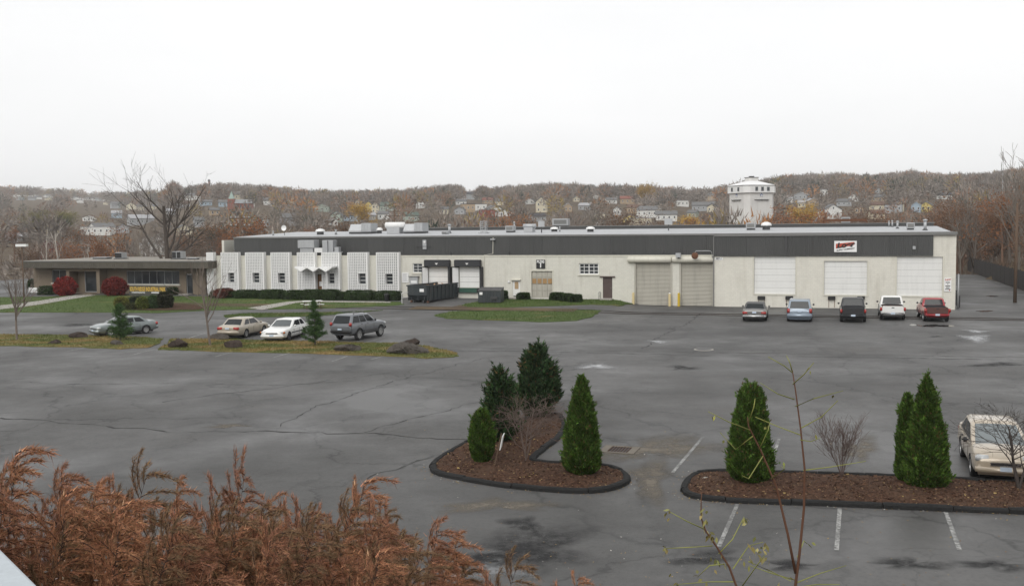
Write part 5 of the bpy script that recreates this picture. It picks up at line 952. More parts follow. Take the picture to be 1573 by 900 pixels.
# utility poles
def pole(px, pyb, pyt, dep, label, arms, rad=.15, lean=0., rz=0.):
    d = ray(px, pyb); q = aC+d*(dep/d[1]); zt = (aC+ray(px, pyt)*(dep/ray(px, pyt)[1]))[2]; zb = terrain(q[0], q[1]) if G(q[0], q[1]) < .01 else 0
    r = empty('utility_pole', (q[0], q[1], zb), rz, label, 'utility pole'); ht = zt-zb; MB().tube([(0, 0, -.2), (lean*ht, 0, ht)], [rad, rad*.65], 10).build('pole', WOOD, r, True)
    for k in range(arms):
        z_ = ht-.35-k*.9; MB().box(-1.2, 1.2, -.06, .06, z_-.06, z_+.06).build('cross_arm', WOOD, r)
        for x in (-1.05, -.5, .5, 1.05): MB().lathe([(.05, z_+.06), (.07, z_+.16), (.03, z_+.24)], (x, 0, 0), 8).build('insulator', METAL, r)
    return r
pole(1559, 462, 312, 97, 'rust-brown utility pole at the driveway fence', 0, .17, .004); pole(370.5, 400, 331, 118, 'utility pole with crossarms at the left end of the warehouse roof', 2, .15); pole(607, 400, 322, 200, 'distant utility pole with crossarms behind the air handlers', 2, .16, 0, .3)
r = pole(37, 460, 378, 105, 'tall light pole left of the office', 0, .09); m = MB(); zz = r.children[0].dimensions.z
bpy.context.view_layer.update(); zz = max(v.co.z for v in r.children[0].data.vertices); m.box(-.55, .55, -.25, .25, zz-.05, zz+.2); m.build('lamp_head', SIGNW, r)
d = ray(1541, 250); q = aC+d*(420/d[1]); pz = terrain(q[0], q[1]); zt = (aC+ray(1541, 228)*(420/ray(1541, 228)[1]))[2]; r = empty('radio_mast', (q[0], q[1], pz), 0, 'thin radio mast rising above the right trees', 'mast'); MB().tube([(0, 0, 0), (0, 0, zt-pz)], [.16, .05], 6).build('mast', METAL, r); MB().tube([(-.3, 0, zt-pz-4), (.3, 0, zt-pz-4)], .05, 6).build('antenna', METAL, r)
# driveway fence: posts and dark slats
fr = empty('driveway_fence', L2W(10., -12, 0), -TH, 'dark board fence along the right side of the driveway', 'fence'); FENCE = mk('dark_fence', (.035, .03, .027), .8, .3, 2, randobj=.25)
fh = 2.2; y = -8.; k = 0; sm_me = MB().box(0, .03, 0, .44, .05, fh).mesh('fence_board', FENCE); pm = MB().box(-.05, .05, -.05, .05, 0, fh+.1).mesh('post', FENCE)
while y < 78:
    link('fence_board', sm_me, fr, (random.uniform(-.015, .015), y+12, random.uniform(-.06, .03)))
    if k % 6 == 0: link('post', pm, fr, (.1, y+12, 0))
    y += .46; k += 1
fx = [L2W(10.+.0, -8), L2W(10., 78)]
# parapet by the viewpoint
A_, B_ = P(0, 838, 6.9), P(63, 900, 6.9); dv = (B_-A_)/np.linalg.norm(B_-A_); nv = np.array([dv[1], -dv[0], 0]); nv = nv if nv@(-A_) > 0 and (A_+nv)[0] < A_[0] else -nv
ang = math.atan2(dv[1], dv[0]); r = empty('parapet_wall', (A_[0], A_[1], 6.9), ang, 'pale blue-grey coping slab of a low wall in the lower left corner', 'wall'); yy = -1 if (np.array([-math.sin(ang), math.cos(ang), 0])@(np.array([-1.6, .8, 6.9])-A_)) < 0 else 1
m = MB(); m.rbox(-2.6, 1.6, *((0, .55) if yy > 0 else (-.55, 0)), -.09, 0, .012); m.build('coping', mk('blue_grey_slab', (.42, .46, .49), .6, .1, 5, streak=.1), r); m = MB(); m.box(-2.5, 1.5, *((.08, .45) if yy > 0 else (-.45, -.08)), -1.6, -.09); m.build('wall_block', CONC, r)
# ================================================================== PLANTS
def unit(a): return a/(np.linalg.norm(a, axis=-1, keepdims=True)+1e-9)
def blade_mesh(name, c, d, ln, wd, col, rg, var=.25, quad=False, tone=None, brown=0.):
    n = len(c); d = unit(d); s_ = unit(np.cross(d, unit(rg.normal(size=(n, 3)))))*np.reshape(wd, (-1, 1)); ln = np.reshape(ln, (-1, 1)); tint = np.array(col)*np.exp(rg.normal(0, var, (n, 1)))*(1+rg.normal(0, .05, (n, 3)))
    if tone is not None: tint = tint*np.exp(1.1*np.reshape(tone, (-1, 1)))
    if brown: tint = np.where(rg.uniform(size=(n, 1)) < brown, np.array([[.11, .07, .03]]), tint)
    if quad: v = np.stack([c, c+d*ln*.45+s_, c+d*ln, c+d*ln*.45-s_], 1).reshape(-1, 3); f = np.arange(4*n).reshape(-1, 4); t = np.repeat(tint, 4, 0)
    else: v = np.stack([c-s_, c+s_, c+d*ln], 1).reshape(-1, 3); f = np.arange(3*n).reshape(-1, 3); t = np.repeat(tint, 3, 0)
    return npmesh(name, v, f, WOODS, col=np.clip(t, .003, .8))
def core_mesh(name, rfun, H, n=20, m=14, col=(.03, .05, .02), lump=.06, seed=0):
    V = []; T = []
    for j in range(m+1):
        t = j/m
        for i in range(n): a = 2*math.pi*i/n; r_ = rfun(t, a); V.append((r_*math.cos(a), r_*math.sin(a), t*H))
    f = [(j*n+i, j*n+(i+1) % n, (j+1)*n+(i+1) % n, (j+1)*n+i) for j in range(m) for i in range(n)]
    return npmesh(name, V, f, WOODS, smooth=True, col=np.tile(np.array(col), (len(V), 1)))
def conifer(name, label, q, H, R, shape, col, n=7000, ln=.15, wd=.03, lean=(0, 0), seed=1, cat='conifer', up=.8, group='evergreens on the planted islands', lumps=(5, 3, .055), spray=0):
    rg = np.random.default_rng(seed); r = empty(name, q, rg.uniform(0, 6.28), label, cat, group); ph = rg.uniform(0, 6.28, 6)
    def rf(t, a):
        l_ = 1+lumps[2]*(np.sin(lumps[0]*a+ph[0]+3*t)+.7*np.sin(lumps[1]*a+9*t+ph[1])+.6*np.sin(17*t+2*a+ph[2]))
        return R*shape(t)*l_
    t = rg.uniform(0, 1, n*3); keep = rg.uniform(0, 1, n*3) < np.array([shape(x) for x in t])+.04; t = t[keep][:n]; a = rg.uniform(0, 6.28, len(t)); r0 = np.array([rf(x, y) for x, y in zip(t, a)])*rg.uniform(.84, 1.03, len(t))
    c = np.stack([r0*np.cos(a), r0*np.sin(a), t*H+.03], 1); d = np.stack([np.cos(a), np.sin(a), np.full(len(t), up*1.6)], 1)+rg.normal(0, .35, (len(t), 3))
    sh = np.array([lean[0], lean[1], 0]); c = c+sh*(t[:, None]**1.3)
    ck = np.stack([r0*np.cos(a), r0*np.sin(a), t*H], 1); cl = .22*np.sin(ck[:, 0]*9+ph[0]+2*np.sin(ck[:, 2]*5))*np.sin(ck[:, 1]*8+ph[1])+.18*np.sin(ck[:, 2]*11+4*a+ph[2])+.12*np.sin(ck[:, 2]*23+7*a+ph[3])
    c = c*np.stack([1+.09*cl, 1+.09*cl, np.ones(len(t))], 1)
    if spray:
        ns = spray; k = rg.integers(0, len(t), ns); e_ = unit(np.stack([np.cos(a[k])*.8, np.sin(a[k])*.8, np.full(ns, 1.1)], 1)+rg.normal(0, .2, (ns, 3))); nb = 26; u_ = rg.uniform(-.3, 1., (ns, nb, 1)); Ls = rg.uniform(.16, .38, (ns, 1, 1))*(1 if shape is fat else .5)
        c2 = (c[k][:, None, :]+e_[:, None, :]*u_*Ls+rg.normal(0, .028, (ns, nb, 3))).reshape(-1, 3); d2 = (np.repeat(e_, nb, 0)+rg.normal(0, .45, (ns*nb, 3))); c = np.concatenate([c, c2]); d = np.concatenate([d, d2]); cl = np.concatenate([cl, np.repeat(cl[k]+.15, nb)]); t = np.concatenate([t, np.repeat(t[k], nb)])
    me = blade_mesh('crown', c, d, rg.uniform(.6, 1.35, len(t))*ln, rg.uniform(.6, 1.2, len(t))*wd, col, rg, .38, tone=cl, brown=.06)
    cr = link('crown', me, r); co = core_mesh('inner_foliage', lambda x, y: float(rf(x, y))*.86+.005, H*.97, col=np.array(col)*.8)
    if lean[0] or lean[1]:
        for v in co.vertices: k = max(v.co.z/H, 0)**1.3; v.co.x += lean[0]*k; v.co.y += lean[1]*k
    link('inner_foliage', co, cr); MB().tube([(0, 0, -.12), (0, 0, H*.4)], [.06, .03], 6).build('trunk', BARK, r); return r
def bush(name, label, q, wd, dp, H, col, n=1800, ln=.1, bw=.03, box=0., seed=1, group='shrubs by the buildings', cat='shrub', rz=-TH):
    rg = np.random.default_rng(seed); r = empty(name, q, rz, label, cat, group); p = 2+box*6                      # superellipsoid: box 0 = round, 1 = clipped block
    u = unit(rg.normal(size=(n, 3))); u[:, 2] = np.abs(u[:, 2])*1.0-.05 if box > .4 else u[:, 2]; nn = (np.abs(u)**p).sum(1)**(1/p); s_ = u/nn[:, None]; lump = 1+(.03 if box > .4 else .09)*np.sin(s_[:, 0]*5+seed)*np.cos(s_[:, 2]*6+s_[:, 1]*4+seed)+rg.uniform(-.07, .03, n)
    c = s_*lump[:, None]*(np.array([wd/2, dp/2, H*.95]) if box > .4 else np.array([wd/2, dp/2, H*.52]))+[0, 0, .04 if box > .4 else H*.48]; d = s_*np.array([1, 1, 1.2])+rg.normal(0, .5, (n, 3))
    if box > .4: c[:, 2] = np.minimum(c[:, 2], H*(.97+.03*rg.uniform(-1, 1, n)))
    f = link('foliage', blade_mesh('foliage', c, d, rg.uniform(.6, 1.3, n)*ln, rg.uniform(.6, 1.3, n)*bw, col, rg, .5, tone=.2*np.sin(c[:, 0]*4+seed)*np.sin(c[:, 2]*5+c[:, 1]*4)), r)
    k = 26; V = []; Fc = []; mm = 10
    for j in range(mm+1):
        ph = (j/mm)*math.pi/2 if box > .4 else (j/mm-.5)*math.pi
        for i in range(k):
            a = 2*math.pi*i/k; v = np.array([math.cos(a)*math.cos(ph), math.sin(a)*math.cos(ph), math.sin(ph)]); v = v/(np.abs(v)**p).sum()**(1/p); V.append(v*(np.array([wd/2, dp/2, H*.95]) if box > .4 else np.array([wd/2, dp/2, H*.5]))*(.92+.03*math.sin(3*a+seed)*math.cos(ph))+np.array([0, 0, 0 if box > .4 else H*.48]))
    Fc = [(j*k+i, j*k+(i+1) % k, (j+1)*k+(i+1) % k, (j+1)*k+i) for j in range(mm) for i in range(k)]
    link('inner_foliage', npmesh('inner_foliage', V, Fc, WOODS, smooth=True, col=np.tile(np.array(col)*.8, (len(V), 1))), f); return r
cone = lambda t: min(1, (t+.02)/.12)**.4*(1-t**1.5)**.72
fat = lambda t: min(1, (t+.03)/.2)**.5*(1-max(0, (t-.15)/.85)**1.8)**.75
def at(px, py, lift=.12): q = GP(px, py); q[2] += lift; return q
def dims(q, hpx, wpx): s_ = mpp(q); return hpx*s_*1.0, wpx*s_/2
AV = (.046, .084, .014); YW = (.024, .045, .017)
for nm, lb, px, py, hp, wp, shp, col, sd, kw in [
    ('arborvitae', 'smallest rounded conifer at the left of the island', 741, 714, 84, 37, lambda t: min(1, (t+.05)/.3)**.5*(1-max(0, (t-.35)/.65)**2.2)**.6, AV, 1, dict(n=9000, ln=.085, wd=.022, spray=40)),
    ('yew', 'ragged dark evergreen leaning left behind the smallest conifer', 769, 680, 112, 46, fat, YW, 2, dict(n=4200, ln=.16, wd=.035, up=.9, lumps=(4, 3, .17), spray=230)),
    ('yew', 'ragged dark evergreen at the back of the island, tallest of its pair', 826, 640, 111, 56, fat, YW, 3, dict(n=5000, ln=.17, wd=.035, up=.9, lumps=(4, 3, .15), spray=300)),
    ('arborvitae', 'tall clipped cone conifer at the right of the conifer island', 894, 731, 152, 58, cone, AV, 4, dict(n=19000, ln=.09, wd=.022, spray=160)),
    ('arborvitae', 'broad flat-topped conifer on the long island', 1153, 742, 149, 70, lambda t: min(1, (t+.04)/.15)**.4*(1-.62*t**1.4)*(1-max(0, (t-.9)/.1)**3*.75), AV, 5, dict(n=20000, ln=.09, wd=.022, spray=190)),
    ('arborvitae', 'tallest pointed conifer on the long island near the gold sedan', 1422, 751, 172, 68, lambda t: min(1, (t+.04)/.15)**.4*(1-t**1.5)**.8, AV, 6, dict(n=20000, ln=.09, wd=.022, spray=190)),
    ('arborvitae', 'slim conifer half hidden behind the tallest pointed conifer', 1392, 744, 138, 30, lambda t: min(1, (t+.04)/.15)**.4*(1-t**2.4)**.6, AV, 7, dict(n=11000, ln=.09, wd=.022, spray=40))]:
    q = at(px, py+4); H, R = dims(q, hp, wp); q2 = q.copy()
    conifer(nm, lb, q2, H, R, shp, col, seed=sd, **kw)
# clipped hedges and shrubs along the warehouse and office
HG = (.026, .044, .014)
def hedge(px0, px1, yt, yb, label, col=HG, dp=1.4, box=.9, cat='hedge', nm='hedge', seed=1, n=2200, ln=.16):
    q = GP((px0+px1)/2, yb); s_ = mpp(q); bush(nm, label, q, (px1-px0)*s_, dp, (yb-yt)*s_*1.02, col, n, ln, .045, box, seed, cat=cat)
for i, a in enumerate([(325, 362, 447, 457.5, 'clipped hedge under the leftmost lattice screens'), (360, 402, 446.5, 458, 'clipped hedge under the second lattice screen'), (399, 437, 446, 459, 'clipped hedge under the third lattice screen'), (436, 470, 447, 460, 'clipped hedge left of the entrance'), (463, 498, 446, 460.5, 'wide clipped hedge before the zigzag canopy'), (489, 523, 446, 460.5, 'clipped hedge right of the entrance path'),
    (460, 484, 439.5, 449, 'upper clipped hedge left of the entrance door'), (489.5, 517, 440.5, 449, 'upper clipped hedge right of the entrance door'), (529, 576, 446.8, 460.5, 'long clipped hedge under the seventh lattice screen'), (575.5, 616, 448, 460.5, 'long clipped hedge under the last lattice screen'), (515, 533, 450, 460, 'low clipped hedge between the entrance and the long hedges'),
    (796, 812, 451, 460.6, 'clipped bush beside the white storm door'), (846.5, 864, 450.8, 461.5, 'left one of three clipped bushes right of the garage door'), (862, 879, 452.2, 462.8, 'middle one of three clipped bushes right of the garage door'), (875.5, 892.5, 453.8, 464, 'right one of three clipped bushes right of the garage door'), (766, 778, 448, 460.5, 'clipped bush half hidden by the small dumpster'),
    (60, 86, 440.5, 452.5, 'dark clipped hedge behind the small white lawn sign'), (259, 270, 442.5, 453, 'dark clipped block at the right end of the estate sign')]): hedge(*a, seed=i+20, dp=1.2 if i > 10 else 1.5)
def round_bush(px0, px1, yt, yb, label, col, seed, nm='shrub', ln=.2, box=.0, dp=None, n=3200, bw=.05):
    q = GP((px0+px1)/2, yb); s_ = mpp(q); wd = (px1-px0)*s_*.9; bush(nm, label, q, wd, dp or wd, (yb-yt)*s_*.95, col, n, ln, bw, box, seed)
for a in [(83, 118, 425, 454, 'round crimson bush left of the office portal', (.17, .022, .018), 41), (157, 197, 425.5, 454, 'wide crimson bush right of the office portal', (.13, .02, .017), 42), (437, 456, 432, 447, 'bronze-green round bush beside the entrance', (.12, .08, .025), 43), (327, 362, 443.5, 457.5, 'reddish-brown low bush under the first lattice screen', (.11, .04, .03), 44),
    (210, 228, 457, 475.5, 'yellow-green ball shrub below the estate sign', (.1, .12, .025), 45), (227, 245, 454, 474.5, 'grey-green juniper between the ball and the dark dome', (.05, .085, .03), 46), (242, 266, 448, 474, 'dark conical dome shrub below the estate sign', (.025, .028, .013), 47), (191, 211, 467.5, 476, 'low spreading shrub at the left of the bed', (.06, .065, .025), 48), (176, 198, 457, 470, 'yellowish loose shrub at the left of the bed', (.13, .13, .03), 49), (197, 223, 456, 468, 'dark flat-topped shrub behind the ball shrub', (.025, .035, .015), 50), (43, 57, 429.5, 445, 'small dark cone evergreen at the office corner', (.03, .055, .02), 51)]: round_bush(*a)
# two evergreen saplings on the median
def pine(name, label, px, pyb, pyt, wpx, seed):
    q = GP(px, pyb); s_ = mpp(q); H = (pyb-pyt)*s_*1.02; R = wpx*s_/2; rg = np.random.default_rng(seed); r = empty(name, q, 0, label, 'evergreen sapling', 'evergreen saplings on the median'); m = MB(); m.tube([(0, 0, -.1), (0, 0, H*.97)], [.06, .012], 6); cs, ds = [], []
    for k in range(60):
        t = rg.uniform(.06, .96); a = rg.uniform(0, 6.28); L_ = R*(1-t)**.75*rg.uniform(.6, 1.15)*min(1, t/.12+.55); z0 = t*H; e_ = np.array([math.cos(a), math.sin(a), rg.uniform(.15, .5)]); e_ /= np.linalg.norm(e_); p0 = np.array([0, 0, z0]); m.tube([p0, p0+e_*L_], [.015, .005], 4, False)
        n = int(40+170*L_/R); u = rg.uniform(.12, 1.05, n)[:, None]; cs.append(p0+e_*L_*u+rg.normal(0, .06*R, (n, 3))); ds.append(np.tile(e_, (n, 1))+rg.normal(0, .7, (n, 3))+[0, 0, .3])
    c = np.concatenate(cs); d = np.concatenate(ds); m.build('trunk', BARK, r); link('crown', blade_mesh('crown', c, d, rg.uniform(.08, .2, len(c)), rg.uniform(.012, .022, len(c)), (.05, .095, .03), rg, .3), r)
pine('evergreen_sapling', 'fluffy evergreen sapling hiding the grey-green sedan', 185, 523, 467, 48, 61); pine('evergreen_sapling', 'fluffy evergreen sapling beside the white sedan', 484, 531, 461, 44, 62)

# ------------------------------------------------------------------ bare trees
def grow(seed, H, nlim=9, nch=(6, 5, 4), ang=(.6, .65, .7), lr=(.62, .5, .45), trunk=.32, up=.12, rad=.22, multi=1, wig=.12):
    rg = random.Random(seed); segs = []
    def rv(): return np.array([rg.gauss(0, 1), rg.gauss(0, 1), rg.gauss(0, 1)])
    def branch(p, d, L, r, lev, ns):
        pts = [p]; rr = [r]
        for k in range(ns):
            d = d+rv()*wig*(1 if lev else .35)+np.array([0, 0, up if lev else .05]); d = d/np.linalg.norm(d); p = p+d*L/ns; pts.append(p); rr.append(r*(1-.75*(k+1)/ns) if lev else r*(1-.55*(k+1)/ns))
        for k in range(ns): segs.append((pts[k], pts[k+1], rr[k], rr[k+1], lev))
        if lev >= len(nch)+0: return
        n = nlim if lev == 0 else nch[lev-1]; n = max(2, int(n*rg.uniform(.8, 1.2)))
        for k in range(n):
            t = rg.uniform(trunk if lev == 0 else .25, 1.); i = min(int(t*ns), ns-1); f_ = t*ns-i; q = pts[i]+(pts[i+1]-pts[i])*f_; r0 = (rr[i]+(rr[i+1]-rr[i])*f_)*.62
            dd = pts[i+1]-pts[i]; dd = dd/np.linalg.norm(dd); s_ = rv(); s_ = s_-dd*(s_@dd); s_ = s_/np.linalg.norm(s_); an = ang[min(lev, 2)]*rg.uniform(.6, 1.3); nd = dd*math.cos(an)+s_*math.sin(an)
            branch(q, nd, (L*lr[min(lev, 2)] if lev else H*lr[0]*(1.15-.65*t))*rg.uniform(.7, 1.2), max(r0, .004), lev+1, 4 if lev == 0 else 3 if lev == 1 else 2)
    for k in range(multi):
        a = rg.uniform(0, 6.28); branch(np.zeros(3), np.array([math.cos(a)*.25*(multi > 1), math.sin(a)*.25*(multi > 1), 1.]), H*(.72 if multi == 1 else rg.uniform(.5, .8)), rad/math.sqrt(multi), 0, 6)
    return segs
def segmesh(name, segs, n, mat, minr=0.):
    p0 = np.array([s_[0] for s_ in segs]); p1 = np.array([s_[1] for s_ in segs]); r0 = np.maximum([s_[2] for s_ in segs], minr)[:, None]; r1 = np.maximum([s_[3] for s_ in segs], minr*.7)[:, None]; d = unit(p1-p0)
    a = unit(np.cross(d, np.where(np.abs(d[:, 2:3]) < .9, np.array([[0, 0, 1.]]), np.array([[1., 0, 0]])))); b_ = np.cross(d, a); V = []
    for base, r in ((p0, r0), (p1, r1)):
        for j in range(n): t = 2*math.pi*j/n; V.append(base+(a*math.cos(t)+b_*math.sin(t))*r)
    N_ = len(segs); V = np.stack(V, 1).reshape(-1, 3); o_ = (np.arange(N_)*2*n)[:, None, None]; f = np.array([[j, (j+1) % n, n+(j+1) % n, n+j] for j in range(n)])[None]; return npmesh(name, V, (o_+f).reshape(-1, 4), mat, smooth=n > 4)
def leafmesh(name, segs, per, size, rg, mat, lev=2):
    ends = np.array([s_[1] for s_ in segs if s_[4] >= lev]); c = np.repeat(ends, per, 0)+rg.normal(0, size*2.2, (len(ends)*per, 3)); n = len(c); d = unit(rg.normal(size=(n, 3))); s_ = unit(np.cross(d, rg.normal(size=(n, 3))))*size*.5; v = np.stack([c-s_, c+d*size, c+s_, c-d*size*.6], 1).reshape(-1, 3); return npmesh(name, v, np.arange(4*n).reshape(-1, 4), mat)
TT = []                                                       # templates at 12 m
for k, (kw) in enumerate([dict(nlim=10, nch=(7, 6, 4)), dict(nlim=12, nch=(6, 6, 4), ang=(.45, .55, .6), up=.2), dict(nlim=9, nch=(8, 6, 4), ang=(.8, .7, .7), trunk=.25), dict(nlim=5, nch=(7, 6, 4), multi=3, trunk=.2, rad=.26), dict(nlim=13, nch=(6, 5, 4), ang=(.9, .7, .6), lr=(.4, .5, .45), up=.1), dict(nlim=18, nch=(6, 5, 4), ang=(.55, .6, .6), lr=(.38, .5, .45), up=.14, rad=.1, trunk=.3)]):
    sg = grow(100+k, 12, **kw); rg = np.random.default_rng(k); TT.append((segmesh('trunk', [s_ for s_ in sg if s_[4] <= 1], 6, TWIG, .02), segmesh('crown', [s_ for s_ in sg if s_[4] >= 2], 3, TWIG, .017), leafmesh('foliage', sg, 2, .17, rg, LEAF, 3), leafmesh('foliage', sg, 5, .2, rg, LEAF, 3)))
TREES = []
def tree(q, H, tpl, colr, leaf=None, dense=False, name='bare_tree', wide=1., rz=None):
    r = empty(name, q, random.uniform(0, 6.28) if rz is None else rz); s_ = H/12.; T = TT[tpl % len(TT)]
    for nm, me, c in (('trunk', T[0], colr), ('crown', T[1], colr))+((('foliage', T[3] if dense else T[2], leaf),) if leaf is not None else ()):
        o = link(nm, me, r, sc=(s_*wide, s_*wide, s_)); o.color = (*c, 1)
    TREES.append((r, q)); return r
def depth_at(px, dep): d = ray(px, 340); q = aC+d*(dep/d[1]); return np.array([q[0], q[1], terrain(q[0], q[1])])
GB, BB, DB, RB_ = (.22, .19, .165), (.19, .145, .115), (.12, .1, .085), (.22, .135, .095)
KIND = {'bare': (None, 'grey-brown bare tree'), 'rust': ((.24, .095, .035), 'rust-leaved tree'), 'brown': ((.15, .085, .05), 'brown-leaved tree'), 'gold': ((.42, .26, .04), 'golden-leaved tree'), 'olive': ((.17, .16, .05), 'olive-leaved tree'), 'red': ((.17, .04, .035), 'dark red-leaved tree')}
rt_ = random.Random(21); spots = []
def put(px, dep, H, kind, tpl=None, dense=False, wide=1.): spots.append((px, dep, H, kind, rt_.randrange(5) if tpl is None else tpl, dense, wide))
for px in np.arange(-40, 345, 15): put(px+rt_.uniform(-8, 8), rt_.uniform(140, 300), rt_.uniform(8, 12.5), rt_.choice(['bare', 'bare', 'brown', 'rust', 'bare']), wide=1.15)
for px in np.arange(-30, 340, 22): put(px+rt_.uniform(-10, 10), rt_.uniform(118, 135), rt_.uniform(5.5, 8.5), rt_.choice(['bare', 'rust', 'brown', 'bare']), wide=1.2)
for px, dep, H, k in ((60, 430, 12, 'olive'), (92, 450, 12, 'olive'), (70, 230, 12.5, 'red'), (155, 170, 8., 'gold'), (200, 180, 7.5, 'olive'), (95, 150, 8, 'rust'), (345, 150, 10, 'rust'), (335, 160, 14, 'brown'), (372, 190, 15, 'rust'), (410, 210, 15, 'bare'), (562, 420, 13, 'gold'), (990, 620, 15, 'gold'), (945, 190, 12.5, 'brown'), (905, 180, 13, 'bare'), (930, 200, 13.5, 'bare'), (1062, 300, 10, 'gold'), (1092, 260, 9.5, 'gold'), (1232, 300, 12, 'gold'), (1215, 220, 14, 'rust'), (1260, 260, 15, 'rust')): put(px, dep, H, k, dense=k in ('gold', 'olive'), wide=1.25)
for px in np.arange(355, 1120, 30): put(px+rt_.uniform(-12, 12), rt_.uniform(170, 330), rt_.uniform(8, 12), rt_.choice(['bare', 'rust', 'brown', 'rust', 'bare', 'brown']), wide=1.2)
for px in np.arange(1090, 1470, 22): put(px+rt_.uniform(-10, 10), rt_.uniform(165, 300), rt_.uniform(8, 13.5), rt_.choice(['bare', 'brown', 'rust', 'brown', 'bare']), wide=1.2)
for px in np.arange(1455, 1640, 6): put(px+rt_.uniform(-6, 6), rt_.uniform(108, 190), rt_.uniform(9, 15), rt_.choice(['bare', 'bare', 'brown', 'rust', 'brown']), wide=1.1)
for px, dep, H in ((1502, 120, 16), (1514, 140, 17), (1525, 128, 17.5), (1538, 122, 16.5), (1552, 118, 16), (1566, 126, 18), (1390, 185, 15), (1415, 190, 14.5), (1478, 150, 13), (1590, 120, 15)): put(px, dep, H, 'bare', 5)
cnt = {}
for px, dep, H, kind, tpl, dense, wide in sorted(spots):
    q = depth_at(px, dep); lx, ly = loc(q)
    if lx < 11.5 and lx > -112 and ly < 64: q = depth_at(px, dep+60)
    if 1108 < px < 1200 and dep < 262: q = depth_at(px, 262+rt_.uniform(0, 30)) if abs(px-1154) < 30 else q
    if lx > 9 and ly < 62 and lx < 11.5: continue
    q = q-np.array([0, 0, .15]); lf, nm = KIND[kind]; i = cnt[kind] = cnt.get(kind, -1)+1
    r = tree(q, H, tpl, rt_.choice([GB, BB, BB, RB_, DB]) if kind != 'bare' else rt_.choice([GB, GB, BB, DB]), lf and tuple(np.array(lf)*rt_.uniform(.8, 1.2)), dense, 'bare_tree' if lf is None else 'autumn_tree', wide)
    if tpl == 5: [setattr(ch, 'color', (.19, .165, .14, 1)) for ch in r.children]
    tag(r, '%s, %s from the left of those beyond the buildings' % (nm, ordn(i)), 'tree', 'trees beyond the buildings')
# pale birch trunks at the left, young trees on the median, the big bare tree
def special(name, label, q, H, colr, minr=.02, leaf=None, rz=0., **kw):
    sg = grow(H=H, **kw); r = empty(name, q, rz, label, 'tree'); 
    for nm, me in (('trunk', segmesh('trunk', [s_ for s_ in sg if s_[4] <= 1], 8, TWIG, minr)), ('crown', segmesh('crown', [s_ for s_ in sg if s_[4] >= 2], 3, TWIG, minr*.55))): o = link(nm, me, r); o.color = (*colr, 1)
    if leaf: o = link('foliage', leafmesh('foliage', sg, leaf[0], leaf[1], np.random.default_rng(3), LEAF), r); o.color = (*leaf[2], 1)
    return r
special('bare_tree', 'tall spreading bare tree rising behind the office roof', depth_at(256, 122), 15., (.065, .053, .045), .023, seed=333, nlim=10, nch=(7, 6, 4), ang=(.85, .65, .65), lr=(.62, .5, .45), trunk=.3, up=.1, rad=.36)
for i, (px, dep, H) in enumerate(((66, 128, 9.5), (88, 126, 10.5), (128, 150, 9), (134, 155, 8.5))): special('birch_tree', 'pale leaning birch trunk, %s from the left behind the office' % ordn(i), depth_at(px, dep), H, (.4, .37, .33), .03, seed=40+i, nlim=5, nch=(4, 3), ang=(.5, .5, .5), lr=(.3, .5, .4), trunk=.5, rad=.11, wig=.1)
def young(px, pyb, pyt, label, seed, **kw): q = GP(px, pyb); s_ = mpp(q); special('young_tree', label, q, (pyb-pyt)*s_*1.05, (.17, .14, .12), .017, seed=seed, nlim=15, nch=(7, 5), ang=(.6, .55, .5), lr=(.6, .5, .45), trunk=.33, rad=.085, **kw)
young(26, 523, 412, 'young bare tree at the far left of the median', 71); young(323, 531, 408, 'young bare tree on the median left of the beige sedan', 72)
def shrubby(px, pyb, hpx, label, seed, wide=1., colr=(.12, .085, .075), leaf=None, name='bare_shrub', **kw):
    q = at(px, pyb, .2); s_ = mpp(q); H = hpx*s_*1.15; sg = grow(seed=seed, H=H, **kw); sg = [(a*np.array([wide, wide, 1]), b_*np.array([wide, wide, 1]), c, d, e_) for a, b_, c, d, e_ in sg]
    r = empty(name, q, 0, label, 'shrub', 'bare shrubs on the islands'); o = link('stems', segmesh('stems', [s for s in sg if s[4] <= 0], 6, TWIG, .006), r); o.color = (*colr, 1); o = link('twigs', segmesh('twigs', [s for s in sg if s[4] >= 1], 3, TWIG, .0045), r); o.color = (*colr, 1)
shrubby(1293, 743, 88, 'upright bare reddish shrub in the middle of the long island', 81, 1.5, nlim=6, nch=(5, 4), ang=(.4, .45, .5), lr=(.5, .5, .5), trunk=.15, rad=.03, multi=14, up=.16)
shrubby(808, 716, 84, 'spreading bare shrub with crooked stems on the conifer island', 82, 1.7, (.14, .105, .09), nlim=8, nch=(6, 5, 4), ang=(.8, .8, .7), lr=(.55, .55, .5), trunk=.25, rad=.06, multi=3, up=.04, wig=.22)
shrubby(1565, 762, 108, 'dark crooked bare shrub before the gold sedan', 83, 1.55, (.06, .05, .045), nlim=8, nch=(6, 5, 4), ang=(.8, .8, .7), lr=(.55, .55, .5), trunk=.25, rad=.08, multi=3, up=.05, wig=.22)

